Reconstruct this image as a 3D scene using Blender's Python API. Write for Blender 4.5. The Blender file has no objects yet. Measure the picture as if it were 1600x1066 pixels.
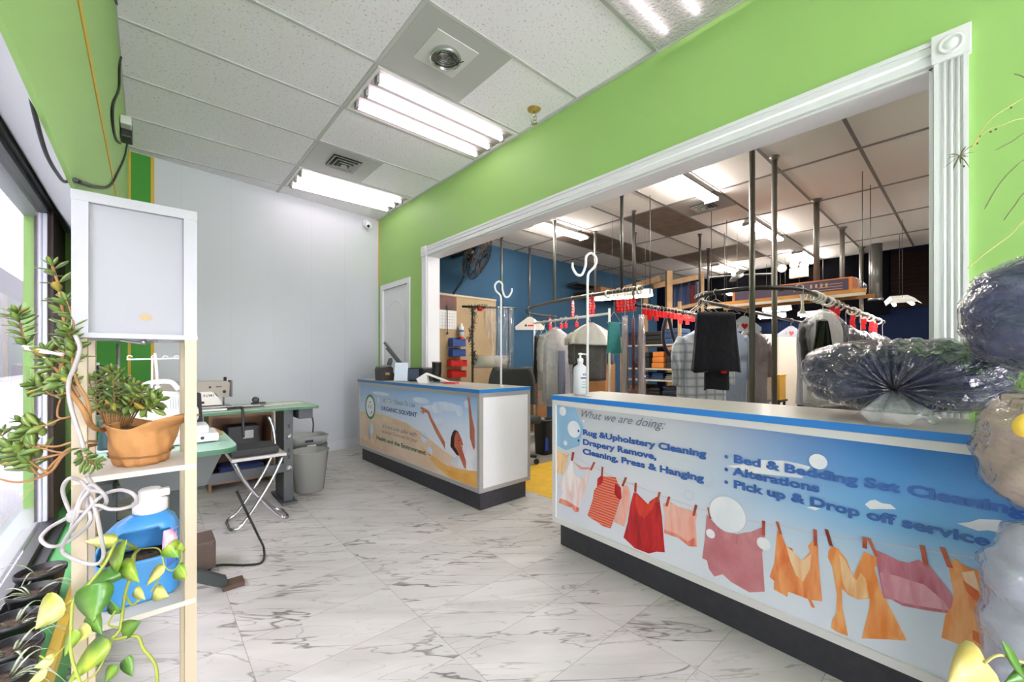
import bpy, bmesh, math, random
from math import pi, sin, cos, radians
from mathutils import Vector, Matrix, Quaternion

sc = bpy.context.scene
COL = sc.collection
random.seed(7)

# ------------------------------------------------------------------ camera, world, exposure
CAM_H = 1.12
F_PX = 642.0
YAW = math.atan2(569.0, 642.0)            # clockwise from +Y
cam_d = bpy.data.cameras.new('camera')
cam = bpy.data.objects.new('camera', cam_d)
COL.objects.link(cam)
cam.location = (0, 0, CAM_H)
cam.rotation_euler = (pi / 2, 0, -YAW)
cam_d.sensor_fit = 'HORIZONTAL'
cam_d.sensor_width = 36.0
cam_d.lens = F_PX / 1600.0 * 36.0
cam_d.shift_y = 29.0 / 1600.0
cam_d.clip_start = 0.02
sc.camera = cam

world = bpy.data.worlds.new('daylight')
sc.world = world
world.use_nodes = True
wn = world.node_tree.nodes
wn['Background'].inputs['Color'].default_value = (1.0, 0.92, 1.0, 1)
wn['Background'].inputs['Strength'].default_value = 9.5

sc.view_settings.view_transform = 'Standard'
sc.view_settings.look = 'None'
sc.view_settings.exposure = 1.07
sc.view_settings.gamma = 1.0
sc.view_settings.use_curve_mapping = False

# ------------------------------------------------------------------ helpers
FWD = Vector((sin(YAW), cos(YAW), 0))
RGT = Vector((cos(YAW), -sin(YAW), 0))

def at(px, py, d):
    """world point seen at a photo position, d metres in front of the lens"""
    return Vector((0, 0, CAM_H)) + FWD * d + RGT * ((px - 800.0) / F_PX * d) + Vector((0, 0, (562.0 - py) / F_PX * d))

def lin(c):
    return tuple((v / 12.92 if v <= 0.04045 else ((v + 0.055) / 1.055) ** 2.4) for v in c)

def rgb(r, g, b):
    return lin((r / 255.0, g / 255.0, b / 255.0)) + (1.0,)

MATS = {}
def mat(name, col=(200, 200, 200), rough=0.5, metal=0.0, spec=0.5, emit=None, es=0.0, coat=0.0, bump=None, var=None, sheen=0.0, alpha=None, trans=0.0):
    """procedural principled material; bump=(scale, strength), var=(scale, second colour, amount)"""
    if name in MATS:
        return MATS[name]
    m = bpy.data.materials.new(name)
    m.use_nodes = True
    nt = m.node_tree
    p = nt.nodes['Principled BSDF']
    p.inputs['Base Color'].default_value = rgb(*col)
    p.inputs['Roughness'].default_value = rough
    p.inputs['Metallic'].default_value = metal
    p.inputs['Specular IOR Level'].default_value = spec
    if coat: p.inputs['Coat Weight'].default_value = coat
    if sheen: p.inputs['Sheen Weight'].default_value = sheen
    if trans: p.inputs['Transmission Weight'].default_value = trans
    if alpha is not None: p.inputs['Alpha'].default_value = alpha
    if emit:
        p.inputs['Emission Color'].default_value = rgb(*emit)
        p.inputs['Emission Strength'].default_value = es
    if var or bump:
        tc = nt.nodes.new('ShaderNodeTexCoord')
        nz = nt.nodes.new('ShaderNodeTexNoise')
        nt.links.new(tc.outputs['Object'], nz.inputs['Vector'])
    if var:
        nz.inputs['Scale'].default_value = var[0]
        nz.inputs['Detail'].default_value = 4
        mx = nt.nodes.new('ShaderNodeMix'); mx.data_type = 'RGBA'
        mr = nt.nodes.new('ShaderNodeMapRange')
        mr.inputs[1].default_value = 0.35; mr.inputs[2].default_value = 0.65
        mr.inputs[3].default_value = 0; mr.inputs[4].default_value = var[2] if len(var) > 2 else 1
        nt.links.new(nz.outputs['Fac'], mr.inputs[0])
        nt.links.new(mr.outputs[0], mx.inputs[0])
        mx.inputs[6].default_value = rgb(*col); mx.inputs[7].default_value = rgb(*var[1])
        nt.links.new(mx.outputs[2], p.inputs['Base Color'])
    if bump:
        nb = nt.nodes.new('ShaderNodeTexNoise')
        nb.inputs['Scale'].default_value = bump[0]; nb.inputs['Detail'].default_value = 3
        nt.links.new(tc.outputs['Object'], nb.inputs['Vector'])
        bp = nt.nodes.new('ShaderNodeBump'); bp.inputs['Strength'].default_value = bump[1]
        bp.inputs['Distance'].default_value = bump[2] if len(bump) > 2 else 0.02
        nt.links.new(nb.outputs['Fac'], bp.inputs['Height'])
        nt.links.new(bp.outputs['Normal'], p.inputs['Normal'])
    MATS[name] = m
    return m

def clear_mat(name, tint=(255, 255, 255), refl=1.0, rough=0.05, haze=0.0, haze_col=(230, 232, 238), bump=None, cap=1.0, base_refl=0.045):
    """clear film or glass: transparent with a fresnel gloss and a little haze"""
    if name in MATS: return MATS[name]
    m = bpy.data.materials.new(name); m.use_nodes = True
    nt = m.node_tree; N = nt.nodes; L = nt.links
    N.clear()
    out = N.new('ShaderNodeOutputMaterial')
    tr = N.new('ShaderNodeBsdfTransparent'); tr.inputs[0].default_value = rgb(*tint)
    gl = N.new('ShaderNodeBsdfGlossy'); gl.inputs['Roughness'].default_value = rough
    gl.inputs['Color'].default_value = (refl, refl, refl, 1)
    fr = N.new('ShaderNodeLayerWeight'); fr.inputs['Blend'].default_value = 0.5
    mx = N.new('ShaderNodeMixShader')
    mc = N.new('ShaderNodeMath'); mc.operation = 'MINIMUM'; mc.inputs[1].default_value = cap
    pw = N.new('ShaderNodeMath'); pw.operation = 'POWER'; pw.inputs[1].default_value = 4.0; L.new(fr.outputs['Facing'], pw.inputs[0])
    ma = N.new('ShaderNodeMath'); ma.operation = 'MULTIPLY_ADD'; ma.inputs[1].default_value = 0.9; ma.inputs[2].default_value = base_refl; L.new(pw.outputs[0], ma.inputs[0])
    L.new(ma.outputs[0], mc.inputs[0]); L.new(mc.outputs[0], mx.inputs[0])
    last = tr.outputs[0]
    if haze:
        df = N.new('ShaderNodeBsdfDiffuse'); df.inputs[0].default_value = rgb(*haze_col)
        tl = N.new('ShaderNodeBsdfTranslucent'); tl.inputs[0].default_value = rgb(*haze_col)
        ad = N.new('ShaderNodeMixShader'); ad.inputs[0].default_value = 0.4
        L.new(df.outputs[0], ad.inputs[1]); L.new(tl.outputs[0], ad.inputs[2])
        hz = N.new('ShaderNodeMixShader'); hz.inputs[0].default_value = haze
        L.new(tr.outputs[0], hz.inputs[1]); L.new(ad.outputs[0], hz.inputs[2])
        last = hz.outputs[0]
    L.new(last, mx.inputs[1]); L.new(gl.outputs[0], mx.inputs[2])
    L.new(mx.outputs[0], out.inputs[0])
    if bump:
        tc = N.new('ShaderNodeTexCoord'); mp = N.new('ShaderNodeMapping')
        mp.inputs['Scale'].default_value = bump[2] if len(bump) > 2 else (1, 1, 1)
        nz = N.new('ShaderNodeTexNoise'); nz.inputs['Scale'].default_value = bump[0]; nz.inputs['Detail'].default_value = 2
        nz.inputs['Distortion'].default_value = 0.8
        bp = N.new('ShaderNodeBump'); bp.inputs['Strength'].default_value = bump[1]; bp.inputs['Distance'].default_value = 0.03
        L.new(tc.outputs['Object'], mp.inputs[0]); L.new(mp.outputs[0], nz.inputs['Vector'])
        L.new(nz.outputs['Fac'], bp.inputs['Height'])
        L.new(bp.outputs[0], gl.inputs['Normal']); L.new(bp.outputs[0], fr.inputs['Normal'])
    MATS[name] = m
    return m

class MB:
    """collects shapes in world coordinates, links them as ONE mesh object"""
    def __init__(s):
        s.bm = bmesh.new(); s.mi = 0
    def mat(s, i): s.mi = i; return s
    def _f(s, vs, smooth=False):
        try:
            f = s.bm.faces.new(vs)
        except ValueError:
            return None
        f.material_index = s.mi; f.smooth = smooth
        return f
    def box(s, c, size, rot=None, bevel=0.0):
        c = Vector(c); hx, hy, hz = size[0] / 2, size[1] / 2, size[2] / 2
        pts = [Vector((x, y, z)) for x in (-hx, hx) for y in (-hy, hy) for z in (-hz, hz)]
        if rot is not None: pts = [rot @ p for p in pts]
        v = [s.bm.verts.new(p + c) for p in pts]
        fs = [s._f([v[i] for i in q]) for q in ((0, 1, 3, 2), (4, 6, 7, 5), (0, 4, 5, 1), (2, 3, 7, 6), (0, 2, 6, 4), (1, 5, 7, 3))]
        if bevel:
            es = list({e for f in fs for e in f.edges})
            r = bmesh.ops.bevel(s.bm, geom=es, offset=bevel, segments=2, affect='EDGES', profile=0.6)
            for f in r['faces']: f.material_index = s.mi
        return s
    def bb(s, a, b, bevel=0.0):
        c = [(a[i] + b[i]) / 2 for i in range(3)]
        return s.box(c, [abs(b[i] - a[i]) for i in range(3)], bevel=bevel)
    def _ring(s, c, u, w, r, n, ph=0):
        return [s.bm.verts.new(c + u * (r * cos(2 * pi * k / n + ph)) + w * (r * sin(2 * pi * k / n + ph))) for k in range(n)]
    def tube(s, pts, r, n=8, cap=True, smooth=True, closed=False):
        pts = [Vector(p) for p in pts]
        rs = r if isinstance(r, (list, tuple)) else [r] * len(pts)
        m = len(pts); rings = []
        t0 = (pts[1] - pts[0]).normalized()
        up = Vector((0, 0, 1)) if abs(t0.z) < 0.9 else Vector((1, 0, 0))
        u = t0.cross(up).normalized()
        for i, p in enumerate(pts):
            if closed:
                t = (pts[(i + 1) % m] - pts[i - 1])
            else:
                t = (pts[min(i + 1, m - 1)] - pts[max(i - 1, 0)])
            if t.length < 1e-9: t = t0
            t.normalize()
            u = (u - t * u.dot(t))
            if u.length < 1e-6: u = t.orthogonal()
            u.normalize(); w = t.cross(u)
            rings.append(s._ring(p, u, w, rs[i], n))
        for i in range(m if closed else m - 1):
            a, b = rings[i], rings[(i + 1) % m]
            for k in range(n):
                s._f([a[k], a[(k + 1) % n], b[(k + 1) % n], b[k]], smooth)
        if cap and not closed:
            s._f(list(reversed(rings[0]))); s._f(rings[-1])
        return s
    def cyl(s, a, b, r, n=16, r2=None, smooth=True):
        return s.tube([a, b], [r, r if r2 is None else r2], n=n, smooth=smooth)
    def lathe(s, prof, c, axis=(0, 0, 1), n=24, smooth=True, sx=1.0, sy=1.0, cap=True):
        """profile of (radius, height)"""
        ax = Vector(axis).normalized()
        u = ax.orthogonal().normalized() if abs(ax.z) < 0.99 else Vector((1, 0, 0))
        w = ax.cross(u); c = Vector(c); rings = []
        for r, z in prof:
            rings.append([s.bm.verts.new(c + ax * z + u * (r * sx * cos(2 * pi * k / n)) + w * (r * sy * sin(2 * pi * k / n))) for k in range(n)])
        for a, b in zip(rings[:-1], rings[1:]):
            for k in range(n):
                s._f([a[k], a[(k + 1) % n], b[(k + 1) % n], b[k]], smooth)
        if cap:
            s._f(list(reversed(rings[0]))); s._f(rings[-1])
        return s
    def sphere(s, c, r, n=16, sc_=(1, 1, 1), rot=None):
        c = Vector(c); m = max(6, n // 2); rings = []
        for i in range(1, m):
            th = pi * i / m
            rings.append([Vector((sin(th) * cos(2 * pi * k / n) * sc_[0], sin(th) * sin(2 * pi * k / n) * sc_[1], cos(th) * sc_[2])) * r for k in range(n)])
        T = (lambda p: (rot @ p if rot is not None else p) + c)
        vr = [[s.bm.verts.new(T(p)) for p in q] for q in rings]
        top = s.bm.verts.new(T(Vector((0, 0, r * sc_[2])))); bot = s.bm.verts.new(T(Vector((0, 0, -r * sc_[2]))))
        for k in range(n):
            s._f([top, vr[0][k], vr[0][(k + 1) % n]], True); s._f([bot, vr[-1][(k + 1) % n], vr[-1][k]], True)
        for a, b in zip(vr[:-1], vr[1:]):
            for k in range(n): s._f([a[k], b[k], b[(k + 1) % n], a[(k + 1) % n]], True)
        return s
    def prism(s, poly, ext, smooth=False):
        """polygon (3-D points) swept by a vector"""
        ext = Vector(ext); P = [Vector(p) for p in poly]
        a = [s.bm.verts.new(p) for p in P]; b = [s.bm.verts.new(p + ext) for p in P]
        s._f(list(reversed(a))); s._f(b); n = len(P)
        for k in range(n): s._f([a[k], a[(k + 1) % n], b[(k + 1) % n], b[k]], smooth)
        return s
    def poly(s, pts, smooth=False):
        return s._f([s.bm.verts.new(Vector(p)) for p in pts], smooth)
    def grid(s, fn, nu, nv, smooth=True, wrap=False):
        V = [[s.bm.verts.new(Vector(fn(i / nu, j / nv))) for j in range(nv if wrap else nv + 1)] for i in range(nu + 1)]
        for i in range(nu):
            for j in range(nv):
                k = (j + 1) % nv if wrap else j + 1
                s._f([V[i][j], V[i + 1][j], V[i + 1][k], V[i][k]], smooth)
        return s
    def build(s, name, mats, parent=None, fix=True, solid=0.0, sub=0):
        if not isinstance(mats, (list, tuple)): mats = [mats]
        if fix: bmesh.ops.recalc_face_normals(s.bm, faces=s.bm.faces[:])
        me = bpy.data.meshes.new(name)
        off = Vector((0, 0, 0))
        if parent is not None:
            off = wloc(parent)
        for v in s.bm.verts: v.co -= off
        s.bm.to_mesh(me); s.bm.free()
        for m in mats: me.materials.append(m)
        o = bpy.data.objects.new(name, me); COL.objects.link(o)
        if parent is not None: o.parent = parent
        if solid:
            md = o.modifiers.new('thickness', 'SOLIDIFY'); md.thickness = solid; md.offset = 0
        if sub:
            md = o.modifiers.new('smooth', 'SUBSURF'); md.levels = sub; md.render_levels = sub
        return o

def wloc(o):
    v = Vector((0, 0, 0))
    while o is not None:
        v += o.location; o = o.parent
    return v

def thing(name, label, cat, loc=(0, 0, 0), group=None):
    o = bpy.data.objects.new(name, None); COL.objects.link(o)
    o.location = loc; o.empty_display_size = 0.05
    o['label'] = label; o['category'] = cat
    if group: o['group'] = group
    return o

def tag(o, label, cat, group=None):
    o['label'] = label; o['category'] = cat
    if group: o['group'] = group
    return o

def struct(o):
    o['kind'] = 'structure'; return o

def dup(root, loc, label=None, group=None, rotz=None):
    r = root.copy(); COL.objects.link(r); r.location = loc
    if rotz is not None: r.rotation_euler = (0, 0, rotz)
    if label: r['label'] = label
    if group: r['group'] = group
    for ch in list(root.children):
        c = ch.copy(); COL.objects.link(c); c.parent = r
        for g in list(ch.children):
            d = g.copy(); COL.objects.link(d); d.parent = c
    return r

def bez(pts, n=8):
    """smooth curve through points (Catmull-Rom)"""
    P = [Vector(p) for p in pts]; P = [P[0] * 2 - P[1]] + P + [P[-1] * 2 - P[-2]]
    out = []
    for i in range(1, len(P) - 2):
        a, b, c, d = P[i - 1], P[i], P[i + 1], P[i + 2]
        for k in range(n):
            t = k / n
            out.append(0.5 * ((2 * b) + (c - a) * t + (2 * a - 5 * b + 4 * c - d) * t * t + (3 * b - a - 3 * c + d) * t ** 3))
    out.append(P[-2]); return out

def text_faces(mb, s, size, P, ux, uy, lift, shear=0.0, bold=0.0, width=None, align='LEFT', spacing=1.0):
    """adds flat lettering to a mesh: P origin, ux right, uy up, lift outward"""
    cu = bpy.data.curves.new('lettering', 'FONT'); cu.body = s; cu.size = size
    cu.shear = shear; cu.offset = bold; cu.align_x = align; cu.resolution_u = 3; cu.space_character = spacing
    ob = bpy.data.objects.new('lettering', cu); COL.objects.link(ob)
    dg = bpy.context.evaluated_depsgraph_get(); dg.update()
    me = bpy.data.meshes.new_from_object(ob.evaluated_get(dg))
    xs = [v.co.x for v in me.vertices]
    k = 1.0
    if width and xs:
        k = width / max(1e-6, (max(xs) - min(0, min(xs))))
    P = Vector(P); ux = Vector(ux); uy = Vector(uy); lift = Vector(lift)
    vs = [mb.bm.verts.new(P + ux * (v.co.x * k) + uy * v.co.y + lift) for v in me.vertices]
    for p in me.polygons: mb._f([vs[i] for i in p.vertices])
    bpy.data.objects.remove(ob); bpy.data.curves.remove(cu); bpy.data.meshes.remove(me)
    return mb
# ------------------------------------------------------------------ dimensions
ZC = 3.0                                   # dropped ceiling
XW, XW2 = 2.33, 2.46                       # the green wall, shop face and workroom face
XL = -0.40                                 # street window wall
YF = -4.6                                  # wall behind the lens
YB0, YB1 = 5.04, 5.345                     # back wall at x=-0.13 and at x=2.33 (a few degrees off square)
XR = 9.5                                   # workroom rear wall
YS, YN = -1.9, 5.27                        # workroom right and left walls
def back_y(x): return YB0 + (x + 0.13) * (YB1 - YB0) / 2.46

# ------------------------------------------------------------------ setting materials
def floor_marble():
    m = bpy.data.materials.new('marble_tile'); m.use_nodes = True
    nt = m.node_tree; N = nt.nodes; L = nt.links; p = N['Principled BSDF']
    geo = N.new('ShaderNodeNewGeometry')
    def math_(op, a, b=None, c=None):
        n = N.new('ShaderNodeMath'); n.operation = op
        for i, v in enumerate((a, b, c)):
            if v is None: continue
            if isinstance(v, (int, float)): n.inputs[i].default_value = v
            else: L.new(v, n.inputs[i])
        return n.outputs[0]
    sx = N.new('ShaderNodeSeparateXYZ'); L.new(geo.outputs['Position'], sx.inputs[0])
    TX, TY = 0.602, 0.3135
    fx = math_('DIVIDE', math_('SUBTRACT', sx.outputs[0], 0.282), TX)
    fy = math_('DIVIDE', math_('SUBTRACT', sx.outputs[1], 1.296), TY)
    ix = math_('FLOOR', fx); iy = math_('FLOOR', fy)
    # joints
    def edge(f, size):
        fr = math_('FRACT', f)
        d = math_('MULTIPLY', math_('MINIMUM', fr, math_('SUBTRACT', 1.0, fr)), size)
        return math_('LESS_THAN', d, 0.0013)
    joint = math_('MAXIMUM', edge(fx, TX), edge(fy, TY))
    # per tile offset
    cb = N.new('ShaderNodeCombineXYZ'); L.new(ix, cb.inputs[0]); L.new(iy, cb.inputs[1])
    wn_ = N.new('ShaderNodeTexWhiteNoise'); wn_.noise_dimensions = '3D'; L.new(cb.outputs[0], wn_.inputs['Vector'])
    off = N.new('ShaderNodeVectorMath'); off.operation = 'SCALE'; off.inputs['Scale'].default_value = 11.0
    L.new(wn_.outputs['Color'], off.inputs[0])
    mp = N.new('ShaderNodeMapping'); mp.inputs['Rotation'].default_value = (0, 0, radians(38)); mp.inputs['Scale'].default_value = (1, 1, 1)
    L.new(geo.outputs['Position'], mp.inputs[0])
    ad = N.new('ShaderNodeVectorMath'); ad.operation = 'ADD'; L.new(mp.outputs[0], ad.inputs[0]); L.new(off.outputs[0], ad.inputs[1])
    st = N.new('ShaderNodeVectorMath'); st.operation = 'MULTIPLY'; st.inputs[1].default_value = (0.75, 4.2, 1.0); L.new(ad.outputs[0], st.inputs[0])
    def vein(scale, width, dist, detail, seed):
        a2 = N.new('ShaderNodeVectorMath'); a2.operation = 'ADD'; a2.inputs[1].default_value = (seed, seed * 1.7, 0); L.new(st.outputs[0], a2.inputs[0])
        nz = N.new('ShaderNodeTexNoise'); nz.inputs['Scale'].default_value = scale; nz.inputs['Detail'].default_value = detail
        nz.inputs['Roughness'].default_value = 0.5; nz.inputs['Distortion'].default_value = dist
        L.new(a2.outputs[0], nz.inputs['Vector'])
        d = math_('ABSOLUTE', math_('SUBTRACT', nz.outputs['Fac'], 0.5))
        mr = N.new('ShaderNodeMapRange'); mr.interpolation_type = 'SMOOTHSTEP'
        mr.inputs[1].default_value = 0; mr.inputs[2].default_value = width; mr.inputs[3].default_value = 1; mr.inputs[4].default_value = 0
        L.new(d, mr.inputs[0]); return mr.outputs[0]
    v1 = vein(1.35, 0.014, 0.65, 4.0, 0.0)
    v2 = vein(2.3, 0.011, 0.8, 5.0, 5.3)
    msk = N.new('ShaderNodeTexNoise'); msk.inputs['Scale'].default_value = 2.2; msk.inputs['Detail'].default_value = 2; L.new(ad.outputs[0], msk.inputs['Vector'])
    mk = N.new('ShaderNodeMapRange'); mk.inputs[1].default_value = 0.40; mk.inputs[2].default_value = 0.62; L.new(msk.outputs['Fac'], mk.inputs[0])
    cl = N.new('ShaderNodeTexNoise'); cl.inputs['Scale'].default_value = 1.6; cl.inputs['Detail'].default_value = 5; cl.inputs['Distortion'].default_value = 0.6; L.new(st.outputs[0], cl.inputs['Vector'])
    va = math_('ADD', math_('MULTIPLY', v1, math_('MULTIPLY_ADD', mk.outputs[0], 0.55, 0.42)), math_('MULTIPLY', v2, math_('MULTIPLY_ADD', mk.outputs[0], 0.45, 0.15)))
    va = math_('MINIMUM', va, 0.95)
    cr = N.new('ShaderNodeMapRange'); cr.inputs[1].default_value = 0.36; cr.inputs[2].default_value = 0.66; L.new(cl.outputs['Fac'], cr.inputs[0])
    base = N.new('ShaderNodeMix'); base.data_type = 'RGBA'; base.inputs[6].default_value = rgb(208, 204, 201); base.inputs[7].default_value = rgb(190, 186, 183)
    L.new(cr.outputs[0], base.inputs[0])
    mv = N.new('ShaderNodeMix'); mv.data_type = 'RGBA'; mv.inputs[7].default_value = rgb(104, 98, 95)
    L.new(va, mv.inputs[0]); L.new(base.outputs[2], mv.inputs[6])
    mj = N.new('ShaderNodeMix'); mj.data_type = 'RGBA'; mj.inputs[7].default_value = rgb(140, 134, 128)
    L.new(math_('MULTIPLY', joint, 0.75), mj.inputs[0]); L.new(mv.outputs[2], mj.inputs[6])
    L.new(mj.outputs[2], p.inputs['Base Color'])
    p.inputs['Roughness'].default_value = 0.34; p.inputs['Specular IOR Level'].default_value = 0.35
    return m

def ceiling_tile_mat(name, base, dark, strength):
    """mineral fibre tile with pinholes and fissures"""
    m = bpy.data.materials.new(name); m.use_nodes = True
    nt = m.node_tree; N = nt.nodes; L = nt.links; p = N['Principled BSDF']
    geo = N.new('ShaderNodeNewGeometry')
    nz = N.new('ShaderNodeTexNoise'); nz.inputs['Scale'].default_value = 75; nz.inputs['Detail'].default_value = 2; nz.inputs['Distortion'].default_value = 0.4
    L.new(geo.outputs['Position'], nz.inputs['Vector'])
    mr = N.new('ShaderNodeMapRange'); mr.inputs[1].default_value = 0.60; mr.inputs[2].default_value = 0.70; mr.inputs[4].default_value = strength
    L.new(nz.outputs['Fac'], mr.inputs[0])
    mx = N.new('ShaderNodeMix'); mx.data_type = 'RGBA'; mx.inputs[6].default_value = rgb(*base); mx.inputs[7].default_value = rgb(*dark)
    L.new(mr.outputs[0], mx.inputs[0]); L.new(mx.outputs[2], p.inputs['Base Color'])
    p.inputs['Roughness'].default_value = 0.95; p.inputs['Specular IOR Level'].default_value = 0.1
    return m

M_marble = floor_marble()
M_ceil = ceiling_tile_mat('ceiling_tile', (246, 242, 250), (182, 180, 184), 0.7)
M_ceil2 = ceiling_tile_mat('workroom_ceiling_tile', (224, 220, 217), (204, 198, 194), 0.4)
M_tbar = mat('tee_bar', (196, 197, 197), 0.5)
M_tbar2 = mat('workroom_tee_bar', (112, 107, 104), 0.6)
M_green = mat('lime_paint', (158, 200, 116), 0.55, spec=0.3)
M_green2 = mat('deep_green_paint', (70, 150, 56), 0.6, spec=0.3)
M_yellow = mat('yellow_stripe', (214, 178, 62), 0.6)
M_white_wall = mat('white_panelling', (204, 208, 214), 0.5)
M_trim = mat('white_trim', (232, 233, 236), 0.4)
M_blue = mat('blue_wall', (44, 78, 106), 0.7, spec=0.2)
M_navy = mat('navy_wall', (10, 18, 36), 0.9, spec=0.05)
M_beam = mat('grey_soffit', (176, 180, 176), 0.6)
M_dark_frame = mat('black_window_frame', (44, 44, 46), 0.4)
M_brown_frame = mat('brown_window_frame', (66, 46, 42), 0.45)
M_concrete = mat('worn_concrete', (150, 144, 136), 0.8, var=(2.5, (124, 117, 110), 0.8))

# ------------------------------------------------------------------ floor and ceiling
fl = MB().bb((XL - 0.2, YF, -0.12), (XW2 - 0.03, 5.6, 0.0)).build('floor', M_marble); struct(fl)
fl2 = MB().bb((XW2 - 0.03, YS, -0.12), (XR, YN, -0.002)).build('floor_workroom', M_concrete); struct(fl2)
st = MB().bb((XW2 - 0.03, 2.05, -0.003), (XW2 + 0.95, 3.1, 0.002)).build('trim_1', mat('yellow_floor_paint', (222, 178, 34), 0.6, var=(9, (190, 150, 40), 0.5))); struct(st)

XT = 1.085                                  # main tee in the shop
ce = struct(MB().bb((XL - 0.2, YF, ZC), (XW2, 5.6, ZC + 0.2)).build('ceiling', M_ceil))
g = MB()
ys = [0.68 + 0.61 * k for k in range(-8, 8)]
for y in ys:
    g.bb((XL, y - 0.011, ZC - 0.006), (XT - 0.012, y + 0.011, ZC + 0.004))
    g.bb((XT + 0.012, y - 0.011, ZC - 0.006), (XW, y + 0.011, ZC + 0.004))
for x in (XT, XT - 1.22):
    g.bb((x - 0.012, YF, ZC - 0.007), (x + 0.012, back_y(x), ZC + 0.004))
g.bb((XW - 0.028, YF, ZC - 0.009), (XW, YB1 - 0.005, ZC + 0.004))
g.build('tee_grid', M_tbar, ce)
ce2 = struct(MB().bb((XW2, YS, ZC), (XR, YN, ZC + 0.2)).build('ceiling_workroom', M_ceil2))
g = MB()
for k in range(-4, 8):
    y = 0.68 + 0.61 * k
    if YS < y < YN: g.bb((XW2, y - 0.013, ZC - 0.006), (XR, y + 0.013, ZC + 0.004))
for k in range(6):
    x = 3.51 + 1.22 * k
    g.bb((x - 0.014, YS, ZC - 0.008), (x + 0.014, YN, ZC + 0.004))
g.build('tee_grid', M_tbar2, ce2)
M_stain = mat('brown_stained_tile', (116, 100, 86), 0.9, var=(6, (90, 76, 66), 0.7))
for (x0, y0) in ((4.73, 2.51), (4.73, 3.73), (7.17, 2.51), (7.17, 3.12), (5.95, 3.73)):
    MB().bb((x0 + 0.016, y0 + 0.015, ZC - 0.004), (x0 + 1.204, y0 + 0.595, ZC + 0.01)).build('stained_tile', M_stain, ce2)

# ------------------------------------------------------------------ walls
# back wall: white panelling with V grooves, a strip of deep green at the street end with yellow edges
A = Vector((XL - 0.2, back_y(XL - 0.2), 0)); B = Vector((XW + 0.06, back_y(XW + 0.06), 0))
dv = (B - A).normalized(); nv = Vector((-dv.y, dv.x, 0))
def on_back(x, z, out=0.0):
    return Vector((x, back_y(x), z)) - nv * out
def slab(mb, x0, x1, z0, z1, out0, out1):
    a = [on_back(x0, z0, out0), on_back(x1, z0, out0), on_back(x1, z1, out0), on_back(x0, z1, out0)]
    mb.prism(a, -nv * (out1 - out0)); return mb
m = MB(); slab(m, XL - 0.2, XW + 0.06, 0, ZC, -0.12, 0.0)
wb = struct(m.build('wall_back', M_white_wall))
m = MB(); m.mat(0); slab(m, XL + 0.0, 0.02, 0.0, ZC - 0.008, 0.0, 0.004)
m.mat(1); slab(m, 0.02, 0.045, 0.0, ZC - 0.008, 0.0, 0.006); slab(m, -0.135, -0.115, 0.0, ZC - 0.008, 0.004, 0.006)
m.build('green_strip', [M_green2, M_yellow], wb)
m = MB()
x = 0.24
while x < 2.25:
    slab(m, x, x + 0.004, 0.12, ZC - 0.01, 0.0, 0.0006); x += 0.405
m.build('panel_groove', mat('groove_grey', (198, 202, 208), 0.6), wb)
m = MB(); slab(m, 0.05, XW - 0.02, 0.0, 0.11, 0.0, 0.014)
struct(m.build('baseboard_back', mat('white_baseboard', (214, 217, 222), 0.5)))

# green wall with the wide opening and the door opening
OY0, OY1, OZ = 0.115, 4.045, 2.275
DY0, DY1, DZ = 4.50, 5.20, 2.04
w = MB()
w.bb((XW, YF, 0), (XW2, OY0, ZC)); w.bb((XW, OY0, OZ), (XW2, OY1, ZC))
w.bb((XW, OY1, 0), (XW2, DY0, ZC)); w.bb((XW, DY0, DZ), (XW2, DY1, ZC)); w.bb((XW, DY1, 0), (XW2, YB1 + 0.03, ZC))
wr = struct(w.build('wall_right', M_green))
m = MB(); m.bb((XW - 0.004, YB1 - 0.045, 2.12), (XW, YB1 - 0.012, ZC - 0.01))
m.build('corner_stripe', M_yellow, wr)
# casing round the opening: fluted boards and corner blocks with round rosettes
tr = struct(bpy.data.objects.new('trim_2', None)); COL.objects.link(tr); tr.location = (XW, 2.0, 0)
def fluted_post(y0, y1, z0, z1):
    b = MB(); b.bb((XW - 0.012, y0, z0), (XW, y1, z1))
    n = 5; wd = (y1 - y0)
    b.bb((XW - 0.02, y0, z0), (XW - 0.012, y0 + 0.014, z1)); b.bb((XW - 0.02, y1 - 0.014, z0), (XW - 0.012, y1, z1))
    for k in range(3):
        yy = y0 + wd * (0.30 + 0.2 * k)
        b.tube([(XW - 0.012, yy, z0), (XW - 0.012, yy, z1)], 0.007, n=8, smooth=True)
    return b
CW = 0.092
fluted_post(OY0 - CW - 0.006, OY0 - 0.006, 0.0, OZ + 0.01).build('casing', M_trim, tr)
fluted_post(OY1 + 0.006, OY1 + CW + 0.006, 0.0, OZ + 0.01).build('casing', M_trim, tr)
b = MB(); b.bb((XW - 0.012, OY0 - 0.006, OZ + 0.006), (XW, OY1 + 0.006, OZ + 0.1))
b.bb((XW - 0.02, OY0 - 0.006, OZ + 0.082), (XW - 0.012, OY1 + 0.006, OZ + 0.1)); b.bb((XW - 0.02, OY0 - 0.006, OZ + 0.006), (XW - 0.012, OY1 + 0.006, OZ + 0.02))
b.tube([(XW - 0.012, OY0, OZ + 0.05), (XW - 0.012, OY1, OZ + 0.05)], 0.006, n=8)
b.build('header_casing', M_trim, tr)
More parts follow.
